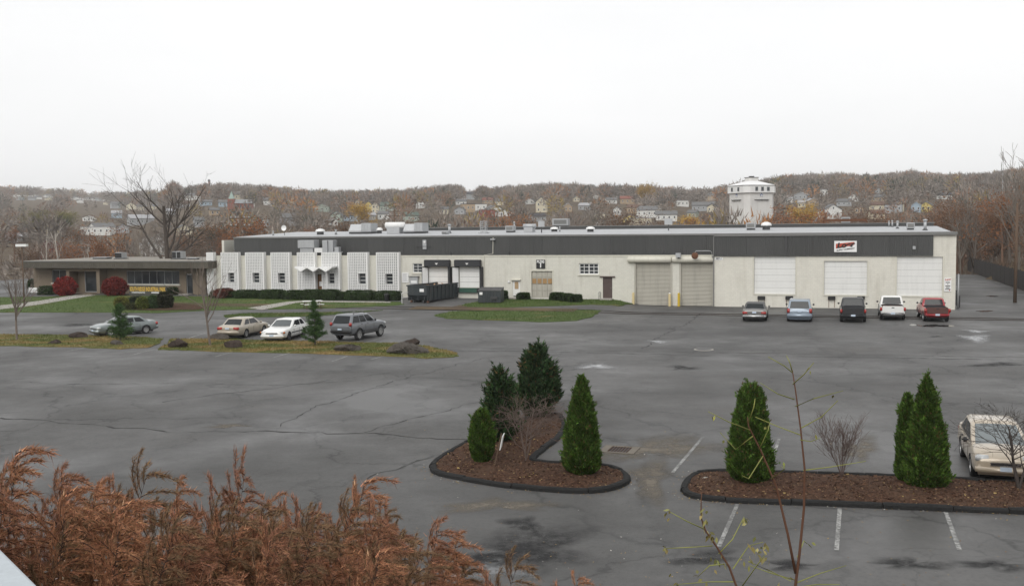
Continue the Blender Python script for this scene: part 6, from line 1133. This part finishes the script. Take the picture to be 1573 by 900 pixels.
# ================================================================== THE TOWN ON THE HILL
def ground_hit(px, py, lo=170, hi=2400):
    d = ray(px, py); d = d/d[1]; y = lo
    while y < hi:
        q = aC+d*y
        if q[2] <= terrain(q[0], q[1]): return q
        y *= 1.01
    return None
HOUSES = []; WM = MB().box(-.45, .45, -.06, 0, -.65, .65).mesh('window', WHITE); PM = MB().box(-.36, .36, -.075, -.06, -.56, .56).mesh('pane', GLASSB)
def house(px0, px1, yt, yb, col, roof, gable, cname, rname, flat=False, dfix=None):
    px = (px0+px1)/2; q = ground_hit(px, yb) if not dfix else None
    if q is None and not dfix: return None
    if q is None: dep = dfix or 520; q = aC+ray(px, yb)*(dep/ray(px, yb)[1])
    tz = terrain(q[0], q[1]); s_ = mpp(q); wd = max((px1-px0)*s_, 4); ht = min(max((yb-yt)*s_, 4)+max(q[2]-tz, 0), 12); dp = wd*.85 if wd < 11 else 9; rh = 0 if flat else min(ht*.36, (wd if gable else dp)*.42); wh = ht-rh
    r = empty('house', (q[0], q[1], tz-.3), math.atan2(q[0], q[1])*-1+random.Random(int(px*7)).uniform(-.35, .35)); wh += .3
    m = MB(); m.box(-wd/2, wd/2, 0, dp, 0, wh); o = m.build('wall', HOUSEM, r); o.color = (*col, 1)
    m = MB()
    if flat: m.box(-wd/2-.15, wd/2+.15, -.15, dp+.15, wh, wh+.35)
    elif gable:
        m.extr([(-wd/2-.35, -.35, wh-.05), (0, -.35, wh+rh), (0, -.35, wh+rh+.25), (-wd/2-.45, -.35, wh+.12)], (0, dp+.7, 0)); m.extr([(wd/2+.35, -.35, wh-.05), (0, -.35, wh+rh), (0, -.35, wh+rh+.25), (wd/2+.45, -.35, wh+.12)], (0, dp+.7, 0))
        g_ = MB().extr([(-wd/2, 0, wh), (wd/2, 0, wh), (0, 0, wh+rh)], (0, dp, 0)).build('gable', HOUSEM, r); g_.color = (*col, 1)
    else:
        m.extr([(-wd/2-.3, -.4, wh-.05), (-wd/2-.3, dp/2, wh+rh), (-wd/2-.3, dp/2, wh+rh+.25), (-wd/2-.3, -.5, wh+.12)], (wd+.6, 0, 0)); m.extr([(-wd/2-.3, dp+.4, wh-.05), (-wd/2-.3, dp/2, wh+rh), (-wd/2-.3, dp/2, wh+rh+.25), (-wd/2-.3, dp+.5, wh+.12)], (wd+.6, 0, 0))
        g_ = MB().extr([(-wd/2, 0, wh), (-wd/2, dp, wh), (-wd/2, dp/2, wh+rh)], (wd, 0, 0)).build('gable', HOUSEM, r); g_.color = (*col, 1)
    o = m.build('roof', ROOFM, r); o.color = (*roof, 1); ch = MB().box(wd*.22-.3, wd*.22+.3, dp*.45-.3, dp*.45+.3, wh, wh+rh+.9).build('chimney', BRNWALL, o)
    if dfix is None or dfix < 900:
        nst = 2 if wh > 5 else 1; nx_ = max(2, int(wd/2.6))
        for st in range(nst):
            for k in range(nx_):
                w_ = link('window', WM, r, (-wd/2+wd*(k+.5)/nx_, 0, wh*(st+.58)/nst if nst > 1 else wh*.6)); link('pane', PM, w_)
        if gable and rh > 2: w_ = link('window', WM, r, (0, 0, wh+rh*.35), sc=(.8, 1, .8)); link('pane', PM, w_)
    HOUSES.append((r, px, wd, q, cname, rname, yb)); return r
Wc, Cc, Yc, Gc, Bc, Rc, Tc, Ngc = (.62, .62, .6), (.55, .5, .38), (.55, .44, .16), (.33, .34, .35), (.3, .38, .45), (.22, .07, .055), (.36, .27, .18), (.33, .38, .33)
rG, rD, rB, rR, rL, rGr = (.14, .14, .14), (.06, .06, .065), (.13, .085, .065), (.2, .08, .06), (.33, .33, .34), (.09, .12, .1)
for a in [(561, 571, 310, 326, Yc, rD, True, 'yellow', 'dark'), (571, 582, 311, 327, Cc, rD, True, 'cream', 'dark'), (583, 604, 311, 326, Ngc, rGr, False, 'grey-green', 'green'), (642, 657, 311, 320, Wc, rL, False, 'white', 'pale', True), (623, 644, 327, 341, Ngc, rGr, False, 'grey-green', 'green'), (560, 578, 327, 339, Gc, rL, False, 'grey', 'pale'), (580, 597, 325, 338, Wc, rG, False, 'white', 'grey'),
    (709, 730, 314, 326, Tc, rD, False, 'tan', 'dark', True), (730, 748, 314, 324, Wc, rG, False, 'white', 'grey', True), (740, 761, 323, 334, Rc, rG, False, 'red brick', 'grey', True), (750, 772, 316, 330, Wc, rG, True, 'white', 'grey'), (741, 757, 304.5, 314, Tc, rR, False, 'tan', 'red'), (760, 773, 306, 316, Cc, rG, False, 'cream', 'grey'), (823, 840, 304, 327, Cc, rG, True, 'cream', 'grey'), (700, 716, 307, 315, Wc, rG, False, 'white', 'grey'), (806, 820, 305, 314, Wc, rG, True, 'white', 'grey'),
    (953, 975, 302, 314, Tc, rR, False, 'tan', 'red'), (962, 986, 314, 328, Tc, rB, False, 'tan', 'brown'), (977, 1010, 317, 334, Wc, rG, False, 'white', 'grey'), (956, 979, 331, 343, Yc, rG, True, 'yellow', 'grey'), (967, 1000, 336, 350, Cc, rL, False, 'cream', 'pale', True), (1008, 1040, 325, 340, Wc, rG, False, 'white', 'grey'), (915, 928, 339, 351, Wc, rG, True, 'white', 'grey'), (1040, 1058, 310, 318, Wc, rL, False, 'white', 'pale', True), (1063, 1098, 311, 325, Gc, rG, False, 'grey', 'grey'), (882, 890, 303, 310, Cc, rG, True, 'cream', 'grey'), (912, 918, 299, 306, Wc, rG, True, 'white', 'grey'), (932, 948, 306, 313, Wc, rG, False, 'white', 'grey'), (942, 953, 318, 332, Wc, rG, True, 'white', 'grey'),
    (435, 456, 329, 348, Gc, rG, False, 'grey', 'grey'), (508, 525, 325, 343, Ngc, rG, True, 'grey-green', 'grey'), (526, 545, 327, 340, Bc, rD, False, 'blue', 'dark'), (545, 560, 329, 341, Bc, rL, True, 'blue', 'pale'), (508, 518, 337, 348, Wc, rG, True, 'white', 'grey'), (400, 414, 336, 349, Gc, rG, True, 'grey', 'grey'),
    (201, 237, 330, 346, Gc, rL, False, 'grey', 'pale'), (146, 178, 343, 358, Wc, rG, False, 'white', 'grey'), (124, 168, 355, 362, Wc, rL, False, 'white', 'pale', True), (220, 232, 364, 378, Wc, rG, True, 'white', 'grey'), (238, 251, 362, 378, Wc, rG, True, 'white', 'grey'), (216, 257, 384, 394, Wc, rL, False, 'white', 'pale', True), (272, 296, 347, 362, Cc, rG, True, 'cream', 'grey'), (180, 197, 345, 359, Gc, rG, True, 'grey', 'grey'), (300, 314, 335, 350, Gc, rG, False, 'grey', 'grey'), (10, 40, 360, 374, Gc, rL, False, 'grey', 'pale'),
    (1267, 1293, 315, 338, Wc, rG, True, 'white', 'grey'), (1336, 1357, 311, 325, Cc, rB, False, 'cream', 'brown'), (1376, 1388, 310, 327, Cc, rG, True, 'cream', 'grey'), (1400, 1414, 311, 326, Bc, rL, True, 'blue', 'pale'), (1414, 1430, 311, 326, Yc, rG, True, 'yellow', 'grey'), (1345, 1356, 291, 298, Gc, rG, True, 'grey', 'grey'), (1359, 1385, 319, 328, Gc, rD, False, 'grey', 'dark', True), (1237, 1256, 332, 342, Bc, rR, False, 'blue', 'red'), (1262, 1272, 297, 301, Wc, rL, False, 'white', 'pale', True)]: house(*a)
rgh = random.Random(5); nextra = 0
while nextra < 44:
    px = rgh.choice([rgh.uniform(340, 1105), rgh.uniform(340, 1105), rgh.uniform(120, 340), rgh.uniform(1200, 1440)]); y = rgh.uniform(306, 343); wd_ = rgh.uniform(10, 23)
    if any(abs(v[1]-px-wd_/2) < 13 and abs(v[6]-y) < 12 for v in HOUSES): continue
    cc_, cn2 = rgh.choice([(Wc, 'white'), (Wc, 'white'), (Gc, 'grey'), (Cc, 'cream'), (Ngc, 'grey-green'), (Bc, 'blue'), (Tc, 'tan')]); rc_, rn2 = rgh.choice([(rG, 'grey'), (rG, 'grey'), (rL, 'pale'), (rB, 'brown'), (rD, 'dark')])
    house(px, px+wd_, y-rgh.uniform(9, 13), y, cc_, rc_, rgh.random() < .5, cn2, rn2); nextra += 1
for k in range(14): px = rgh.uniform(5, 175); y = rgh.uniform(312, 327); house(px, px+rgh.uniform(6, 11), y-4, y+1, rgh.choice([Wc, Wc, Cc, Gc]), rG, rgh.random() < .5, 'far pale', 'grey', False, 1500+rgh.uniform(-250, 250))
cnt = {}
for r, px, wd, q, cn_, rn, _y in sorted(HOUSES, key=lambda v: v[1]):
    k = (cn_, rn); i = cnt[k] = cnt.get(k, -1)+1; tot = sum(1 for v in HOUSES if (v[4], v[5]) == k)
    tag(r, ('only %s house with %s roof on the hillside' % k) if tot == 1 else '%s house with %s roof, %s from the left of its kind on the hillside' % (cn_, rn, ordn(i)), 'house', 'houses on the hillside')
# octagonal concrete tower
q = depth_at(1154, 262); s_ = mpp(q); r = empty('concrete_tower', q, math.radians(8), 'pale octagonal concrete tower with overhanging top storey and hipped roof', 'tower'); TW = 24.6*s_; zt = lambda y: (aC+ray(1154, y)*(q[1]/ray(1154, y)[1]))[2]-q[2]
r.rotation_euler = (0, 0, math.atan2(-q[1], -q[0])+math.radians(34))
def chsq(S_): c_ = S_*.26; return [(S_, -S_+c_), (S_, S_-c_), (S_-c_, S_), (-S_+c_, S_), (-S_, S_-c_), (-S_, -S_+c_), (-S_+c_, -S_), (S_-c_, -S_)]
CT = mk('tower_concrete', (.64, .63, .61), .8, .1, .6, streak=.25, dirt=(.28, .27, .25)); CB = mk('tower_band', (.74, .74, .73), .7, .06, .6, streak=.15)
MB().prism(chsq(TW*1.07), -1, zt(297)).build('shaft', CT, r); MB().prism(chsq(TW*1.17), zt(297), zt(286)).build('top_storey', CB, r); MB().prism(chsq(TW*1.2), zt(286), zt(285.4)).build('eaves', COPE, r)
m = MB(); a = chsq(TW*1.19); b_ = chsq(TW*.34); m.add([(*v, zt(285.4)) for v in a]+[(*v, zt(278.5)) for v in b_], [(k, (k+1) % 8, 8+(k+1) % 8, 8+k) for k in range(8)]+[tuple(range(8, 16)), tuple(range(8))[::-1]]); rf = m.build('roof', mk('tower_roof', (.74, .74, .74), .6, .06, .8), r); MB().prism(chsq(TW*.33), zt(278.5), zt(273.5)).build('lantern', CT, rf); MB().prism(chsq(TW*.36), zt(273.5), zt(272.6)).build('lantern_cap', COPE, rf); MB().box(-.5, .5, -.5, .5, zt(272.2), zt(270.8)).build('vent', METALD, rf)
for an, us in ((0., (-.42, 0., .42)), (-math.pi/2, (-.35, .35))):
    n_ = np.array([math.cos(an), math.sin(an), 0]); t_ = np.array([-n_[1], n_[0], 0])
    for u in us:
        c = n_*TW*1.17+t_*TW*u; w_ = MB().bar(c+[0, 0, zt(294.6)], c+[0, 0, zt(288)], .85, .12, n_).build('window', METAL, r); MB().bar(c+n_*.05+[0, 0, zt(294)], c+n_*.05+[0, 0, zt(288.6)], .66, .12, n_).build('pane', GLASS, w_)
    c = n_*TW*1.07; sw = MB().bar(c-t_*TW*.5+[0, 0, zt(307.5)], c+t_*TW*.5+[0, 0, zt(307.5)], .12, 5.*s_, n_).build('strip_window', GLASS, r)
    for k in range(1, 4): cc_ = c+n_*.07+t_*TW*(-.5+.25*k); MB().bar(cc_+[0, 0, zt(310)], cc_+[0, 0, zt(305)], .08, .08).build('mullion', CT, sw)
    z_ = zt(300.5); m = MB()
    for k in range(5):
        a0 = math.pi/2+k*2*math.pi/5; pts = [c+n_*.03+(t_*math.cos(x)+np.array([0, 0, 1])*math.sin(x))*rr+[0, 0, z_] for x, rr in ((a0-.63, .2), (a0, .55), (a0+.63, .2))]; m.extr([c+n_*.03+[0, 0, z_]]+pts, n_*.05)
    m.build('star_emblem', BLUE, r); MB().bar(c+n_*.1+[0, 0, z_-.4], c+n_*.1+[0, 0, z_+.1], .3, .06, n_).build('star_centre', SIGNW, r)
# brick church with pale spire, hilltop tower
q = ground_hit(355, 322, 300) ; q = q if q is not None else depth_at(355, 650); s_ = mpp(q); r = empty('church', (q[0], q[1], terrain(q[0], q[1])), 0, 'red brick church with pale green spire on the left hill', 'church'); wd = 10*s_; MB().box(-wd/2, wd/2, 0, wd, 0, 16*s_).build('tower', mk('brick_red', (.22, .075, .05), .8), r); m = MB(); m.add([(-wd*.4, wd*.1, 16*s_), (wd*.4, wd*.1, 16*s_), (wd*.4, wd*.9, 16*s_), (-wd*.4, wd*.9, 16*s_), (0, wd/2, 28*s_)], [(0, 1, 4), (1, 2, 4), (2, 3, 4), (3, 0, 4)]); m.build('spire', mk('copper_spire', (.25, .34, .3), .6), r)
MB().box(wd/2, wd*3.2, wd*.1, wd*1.2, 0, 9*s_).build('nave', mk('brick_red', (.22, .075, .05), .8), r); m = MB(); m.extr([(wd/2, -.2, 9*s_), (wd/2, wd*.65, 15*s_), (wd/2, wd*1.5, 9*s_)], (wd*2.7, 0, 0)); m.build('nave_roof', mk('slate', (.24, .25, .26), .7), r)
for k in range(4): MB().box(wd*(.75+.6*k), wd*(.95+.6*k), wd*.1-.1, wd*.1-.01, 2*s_, 7*s_).build('window', GLASSB, r)
q = depth_at(323, 1040); s_ = mpp(q); z_ = lambda y: (aC+ray(323, y)*(q[1]/ray(323, y)[1]))[2]-q[2]; r = empty('hilltop_tower', q, 0, 'slender tower on the crest of the left hill', 'tower'); MB().lathe([(1.1, 0), (.9, z_(279))], n=12).build('shaft', mk('brick_red', (.22, .075, .05), .8), r); MB().lathe([(1.3, z_(279)), (1.3, z_(277)), (.3, z_(275.5))], n=12).build('cap', METALD, r)

# ------------------------------------------------------------------ woods on the hills: one mass
rg = np.random.default_rng(12); tv = []
for k in range(5):
    n = 120; u = unit(rg.normal(size=(n, 3))); rr = rg.uniform(.25, 1., n)[:, None]**.5; c = u*rr*np.array([.42, .42, .36])+[0, 0, .62]; d = unit(u*np.array([1, 1, .6])+[0, 0, .55]+rg.normal(0, .35, (n, 3))); L_ = rg.uniform(.09, .22, n)[:, None]; s_ = unit(np.cross(d, rg.normal(size=(n, 3))))*rg.uniform(.012, .032, n)[:, None]
    tr = np.stack([c-s_, c+s_, c+d*L_], 1).reshape(-1, 3); a = np.array([0, 2.09, 4.19]); tk = np.array([[math.cos(x)*.022, math.sin(x)*.022, 0] for x in a]+[[0, 0, .75]])
    tri = np.concatenate([tr, tk[[0, 1, 3]], tk[[1, 2, 3]], tk[[2, 0, 3]]]); tv.append(tri)
PAL = np.array([(.2, .175, .155), (.17, .145, .125), (.23, .195, .165), (.2, .135, .1), (.3, .15, .065), (.15, .135, .12), (.035, .055, .038), (.28, .21, .07)]); PPR = [.26, .21, .23, .1, .06, .06, .05, .03]
V = []; T = []; hp = [(v[1], np.linalg.norm(v[3][:2]), v[2]/mpp(v[3])/2, v[6]) for v in HOUSES]; tries = 0; placed = 0
while placed < 6000 and tries < 45000:
    tries += 1; u = rg.uniform(); rr = (230**1.6+u*(1250**1.6-230**1.6))**(1/1.6); px = rg.uniform(-80, 1650)
    if px < 250: rr = 230+(rr-230)*2.35
    x = rr*math.sin(math.atan((px-CX)/FPX)); y = math.sqrt(rr*rr-x*x); z = terrain(x, y)
    H = rg.uniform(8, 14)*(1. if rr < 1300 else 1.25); ytop = 348-.0104*(px-786.5)-(z+H-CAMH)*FPX/rr; hwp = H*.42*FPX/rr
    if any(abs(px-a) < b2+.55*hwp and rr < dh+7 and ytop < yb_-3 for a, dh, b2, yb_ in hp) and rg.uniform() < .97: continue
    if any(abs(px-a) < b2 and dh-5 < rr < dh+11 for a, dh, b2, yb_ in hp): continue
    ci = rg.choice(8, p=PPR); col = PAL[ci]*rg.uniform(.8, 1.25); t = tv[placed % 5]*np.array([H*(1 if ci != 6 else .7), H*(1 if ci != 6 else .7), H]); a = rg.uniform(0, 6.28); ca, sa = math.cos(a), math.sin(a)
    V.append(np.stack([t[:, 0]*ca-t[:, 1]*sa+x, t[:, 0]*sa+t[:, 1]*ca+y, t[:, 2]+z-.3], 1)); T.append(np.tile(col, (len(t), 1))*(1+rg.normal(0, .12, (len(t)//3, 1))).repeat(3, 0)); placed += 1
V = np.concatenate(V); T = np.clip(np.concatenate(T), .01, .6); wo = link('hillside_woods', npmesh('hillside_woods', V, np.arange(len(V)).reshape(-1, 3), WOODS, col=T)); tag(wo, 'mass of bare brown woodland covering the hills behind the town', 'woods', kind='stuff')
# brush beyond the driveway fence
c = []
while len(c) < 9000:
    lx, ly = 10.5+abs(rg.normal(0, 7)), rg.uniform(-10, 80); q = L2W(lx, ly); c.append((q[0], q[1], terrain(q[0], q[1])+rg.uniform(0, .5)))
c = np.array(c); n = len(c); br = link('brush', blade_mesh('brush', c, rg.normal(0, .5, (n, 3))+[0, 0, 1], rg.uniform(.4, 1.6, n), rg.uniform(.01, .03, n), (.11, .075, .05), rg, .35)); tag(br, 'tangle of brown brush behind the driveway fence', 'brush', kind='stuff')

# ================================================================== FOREGROUND WEEDS
WT = []
for k in range(7):
    g_ = np.random.default_rng(200+k); H = 1.; segs = []; cs, ds, ls = [], [], []; p = np.zeros(3); d = np.array([g_.uniform(-.08, .12), g_.uniform(-.1, .1), 1.]); pts = [p]
    for i in range(8): d = unit(d+g_.normal(0, .05, 3)+[.03, 0, 0]); p = p+d*H/8; pts.append(p)
    for i in range(8): segs.append((pts[i], pts[i+1], .0045*(1-i/8.6), .0045*(1-(i+1)/8.6), 0))
    for b_i in range(40):
        t = .42+.58*(b_i+g_.uniform(0, 1))/40; i = min(int(t*8), 7); q = pts[i]+(pts[i+1]-pts[i])*(t*8-i); a = g_.uniform(0, 6.28); L_ = (.24*(1.05-t)+.085)*g_.uniform(.6, 1.3); e_ = unit(np.array([math.cos(a)+.5, math.sin(a), g_.uniform(.6, 1.2)])); pp = [q]
        for j in range(5): e_ = unit(e_+np.array([.16, 0, -.2])+g_.normal(0, .05, 3)); pp.append(pp[-1]+e_*L_/5)
        for j in range(5): segs.append((pp[j], pp[j+1], .0016, .0012, 1))
        n = int(80+650*L_); u = g_.uniform(.1, 1., n)*5; j = np.minimum(u.astype(int), 4); P_ = np.array(pp); base = P_[j]+(P_[j+1]-P_[j])*(u-j)[:, None]+g_.normal(0, .0035, (n, 3)); dirs = unit(P_[j+1]-P_[j])*.9+g_.normal(0, .45, (n, 3))+np.array([.2, 0, .1]); cs.append(base); ds.append(dirs); ls.append(g_.uniform(.008, .03, n))
    c = np.concatenate(cs); d = np.concatenate(ds); l_ = np.concatenate(ls); pl = blade_mesh('plume', c, d, l_, g_.uniform(.0006, .0014, len(c)), ((.31, .152, .085), (.25, .122, .074), (.18, .112, .064))[k % 3], g_, .35)
    n = 130; u = g_.uniform(.05, .8, n)*8; i = np.minimum(u.astype(int), 7); P_ = np.array(pts); base = P_[i]+(P_[i+1]-P_[i])*(u-i)[:, None]+g_.normal(0, .035, (n, 3)); lv = blade_mesh('dry_leaves', base, g_.normal(0, 1, (n, 3))+[0, 0, -.6], g_.uniform(.008, .022, n), g_.uniform(.0012, .004, n), (.3, .24, .2), g_, .6, True)
    WT.append((segmesh('stem', segs, 4, TWIG, .0008), pl, lv))
EX = [-60, 0, 50, 120, 215, 260, 340, 400, 470, 540, 600, 640, 700, 740, 800, 880, 910]; EY = [640, 652, 688, 686, 712, 735, 688, 735, 722, 712, 768, 768, 818, 822, 852, 868, 896]
rw = random.Random(17); nweed = 0
def weed(px, yt, dep, tpl, lab=None):
    global nweed
    d = ray(px, yt); top = aC+d*(dep/d[1]); x, y = top[0], top[1]; zb = terrain(x, y); h = (top[2]-zb)*.965
    if not .55 < h < 2.6: return False
    r = empty('dry_weed', (x-.06*h, y, zb-.03), rw.uniform(-.5, .5), lab or 'rust-brown feathery dry weed in the foreground thicket', 'weed', 'rust-brown weeds in the foreground'); T = WT[tpl]; wd = rw.uniform(.75, 1.1)*h**.6
    for nm, me, c in (('stem', T[0], (.055, .035, .028)), ('plume', T[1], (1, 1, 1)), ('dry_leaves', T[2], (1, 1, 1))): o = link(nm, me, r, sc=(wd, wd, h)); o.color = (*c, 1)
    nweed += 1; return True
for i, (px, yt, dep, lab) in enumerate([(10, 650, 4.2, 'tallest rust weed at the left edge'), (60, 690, 5., 'dark-stemmed weed at the left of the thicket'), (150, 688, 4.6, 'broad feathery weed above the coping slab'), (205, 705, 5., 'bushy weed right of the broad feathery one'), (335, 688, 4.8, 'tall plume leaning right in the middle of the thicket'), (300, 735, 4.4, 'thin bare-branched weed left of the tall leaning plume'), (470, 718, 5.2, 'weed with fanned plumes in the middle right'), (540, 710, 5., 'tall curving plume at the right of the thicket'), (632, 768, 4.8, 'slender plume at the right end of the thicket'), (735, 822, 4.6, 'short plume near the wet asphalt repair'), (850, 868, 4.5, 'last low plume at the right of the thicket')]): weed(px, yt, dep, i % 7, lab)
for k in range(180):
    px = rw.uniform(-60, 900) if k % 3 else rw.uniform(-60, 640); e_ = np.interp(px, EX, EY); yt = e_+26+abs(rw.gauss(0, 100)); 
    if yt > 940: continue
    weed(px, yt, rw.uniform(3.3, 6.6), rw.randrange(7))
g_ = np.random.default_rng(9); c = []; 
while len(c) < 26000:
    x, y = g_.uniform(-4.6, .6), g_.uniform(3., 8.)
    if x < .05*y+.1: c.append((x, y, terrain(x, y)+abs(g_.normal(0, .2))))
c = np.array(c); n = len(c); tt = np.array([(.1, .075, .035), (.13, .075, .045), (.07, .075, .025), (.3, .26, .21), (.06, .1, .025)])[g_.choice(5, n, p=[.3, .38, .2, .07, .05])]
me = blade_mesh('undergrowth', c, g_.normal(0, .8, (n, 3))+[0, 0, .7], g_.uniform(.02, .07, n), g_.uniform(.002, .006, n), (1, 1, 1), g_, .0, True); a = me.color_attributes['tint']; c4 = np.ones((len(me.vertices), 4), np.float32); c4[:, :3] = np.repeat(tt*np.exp(g_.normal(0, .3, (n, 1))), 4, 0); a.data.foreach_set('color', c4.ravel())
tag(link('undergrowth', me), 'olive and brown undergrowth between the weeds on the bank', 'undergrowth', kind='stuff')
# bare saplings rising in front of the lot
def shoot(name, label, paths, dep, rad, leaves, seed):
    g_ = random.Random(seed); f3 = lambda px, py, dd=0.: aC+ray(px, py)*((dep+dd)/ray(px, py)[1]); base = f3(*paths[0][0]); zb = terrain(base[0], base[1]); o0 = np.array([base[0], base[1], zb]); r = empty(name, o0, 0, label, 'sapling')
    m = MB(); 
    for k, pth in enumerate(paths):
        pts = [f3(*p)-o0 for p in pth]
        if k == 0: pts = [np.array([0, 0, -.1])]+pts
        m.tube(pts, [rad*(1 if k == 0 else .85)*(1-.72*i/(len(pts)-1)) for i in range(len(pts))], 7)
    o = m.build('stem', TWIG, r, True); o.color = (.11, .055, .035, 1); m = MB(); L = []
    for (a, b_, c) in leaves:
        p0, p1, p2 = f3(*a)-o0, f3(*b_, g_.uniform(-.25, .25))-o0, f3(*c, g_.uniform(-.35, .35))-o0; m.tube([p0, p1, p2], [.0032, .0026, .0016], 5); L.append((p1, p2))
    o = m.build('side_shoots', TWIG, r, True); o.color = (.26, .27, .08, 1); return r, L, o0, m
def leafset(r, pts, seed, size=.045, col=(.2, .2, .06)):
    g_ = np.random.default_rng(seed); c = np.array(pts); n = len(c); d = g_.normal(0, .5, (n, 3))+[0, 0, -1]; me = blade_mesh('leaves', c, d, g_.uniform(.6, 1.4, n)*size, g_.uniform(.18, .3, n)*size, col, g_, .35, True); link('leaves', me, r)
r, L, o0, _ = shoot('sapling', 'forked bare sapling with green shoots before the flat-topped conifer', [[(1221, 905), (1228, 850), (1235, 780), (1236, 720), (1230, 660), (1222, 600), (1217, 568)], [(1222, 880), (1210, 820), (1192, 745), (1168, 690), (1150, 655), (1148, 640)]], 5.4, .0095,
    [((1217, 572), (1205, 562), (1180, 548)), ((1217, 570), (1213, 556), (1208, 546)), ((1218, 590), (1235, 575), (1250, 557)), ((1220, 613), (1195, 605), (1168, 588)), ((1222, 624), (1250, 612), (1295, 600)), ((1231, 657), (1262, 640), (1287, 615)), ((1234, 722), (1275, 717), (1330, 708)), ((1229, 675), (1245, 678), (1260, 672)), ((1152, 660), (1120, 648), (1088, 632)), ((1156, 670), (1130, 690), (1106, 664)), ((1150, 648), (1158, 625), (1160, 612)), ((1166, 690), (1180, 660), (1182, 650)), ((1172, 700), (1150, 735), (1140, 730)), ((1230, 668), (1195, 655), (1160, 640)), ((1225, 855), (1235, 830), (1240, 835)), ((1220, 890), (1185, 880), (1152, 868)), ((1222, 895), (1260, 880), (1300, 868)), ((1185, 735), (1205, 720), (1200, 716)), ((1222, 902), (1255, 897), (1290, 897))], 31)
leafset(r, [a+(b_-a)*random.uniform(.6, 1)+np.array([random.gauss(0, .01) for _ in range(3)]) for a, b_ in L for _ in range(2) if random.random() < .4], 1, .03)
r, L, o0, _ = shoot('sapling', 'thin red-stemmed shoot with drooping withered leaves left of the forked sapling', [[(1135, 910), (1120, 870), (1100, 838), (1084, 815), (1077, 795), (1077, 770), (1078, 755)]], 5.0, .007,
    [((1082, 812), (1055, 800), (1028, 785)), ((1094, 838), (1060, 840), (1020, 842)), ((1104, 850), (1125, 828), (1143, 793)), ((1112, 866), (1090, 868), (1072, 885)), ((1126, 873), (1150, 838), (1172, 832)), ((1130, 893), (1090, 893), (1040, 897)), ((1140, 900), (1165, 865), (1178, 848)), ((1150, 862), (1180, 875), (1215, 892))], 32)
pts = []
for a, b_ in L: pts += [b_+np.array([random.gauss(0, .016), random.gauss(0, .03), random.gauss(-.01, .02)]) for _ in range(5)]
f3 = lambda px, py: aC+ray(px, py)*(5./ray(px, py)[1])-o0
for px, py in ((1080, 800), (1085, 815), (1092, 825), (1100, 855), (1095, 862), (1160, 838), (1165, 845), (1150, 855), (1078, 780)): pts += [f3(px, py)+np.array([random.gauss(0, .018), random.gauss(0, .02), random.gauss(0, .018)]) for _ in range(5)]
leafset(r, pts, 2, .035, (.24, .22, .09))
# litter and fallen leaves on the asphalt
g_ = np.random.default_rng(77); c = []
for _ in range(420):
    px, py = g_.uniform(560, 1573), g_.uniform(640, 900)
    q = P(px, py); c.append((q[0], q[1], .016))
for poly in ISL:
    cen_ = sum(poly)/len(poly)
    for _ in range(330):
        k = int(g_.integers(0, len(poly))); q = poly[k]+(poly[(k+1) % len(poly)]-poly[k])*g_.uniform(); o_ = q-cen_; q = q+o_/np.linalg.norm(o_)*abs(g_.normal(0, .22))
        if not any(inside(p_, q[0], q[1]) for p_ in ISL): c.append((q[0], q[1], .018))
c = np.array(c); n = len(c); a = g_.uniform(0, 6.28, n); l_ = g_.uniform(.012, .035, n); d1 = np.stack([np.cos(a)*l_, np.sin(a)*l_, g_.uniform(0, .01, n)], 1); d2 = np.stack([-np.sin(a)*l_*.6, np.cos(a)*l_*.6, 0*a], 1); tint = np.array([(.34, .24, .1), (.2, .12, .06), (.55, .53, .48)])[g_.choice(3, n, p=[.45, .4, .15])]
tag(link('fallen_leaves', npmesh('fallen_leaves', np.stack([c-d1, c+d2, c+d1, c-d2], 1).reshape(-1, 3), np.arange(4*n).reshape(-1, 4), WOODS, col=np.repeat(tint, 4, 0))), 'scattered fallen leaves and litter on the asphalt', 'leaves', kind='stuff')
# ------------------------------------------------------------------ haze
hz = MB().box(-3350, 3350, -3350, 3350, -40, 130).build('haze', []); tag(hz, 'thin grey air over the valley', 'haze', kind='stuff')
m = bpy.data.materials.new('haze'); m.use_nodes = True; t = m.node_tree; t.nodes.clear(); o = t.nodes.new('ShaderNodeOutputMaterial'); v = t.nodes.new('ShaderNodeVolumePrincipled'); v.inputs['Color'].default_value = (.965, .98, 1., 1); v.inputs['Density'].default_value = .00019; v.inputs['Anisotropy'].default_value = .2; t.links.new(v.outputs[0], o.inputs['Volume']); hz.data.materials.append(m)
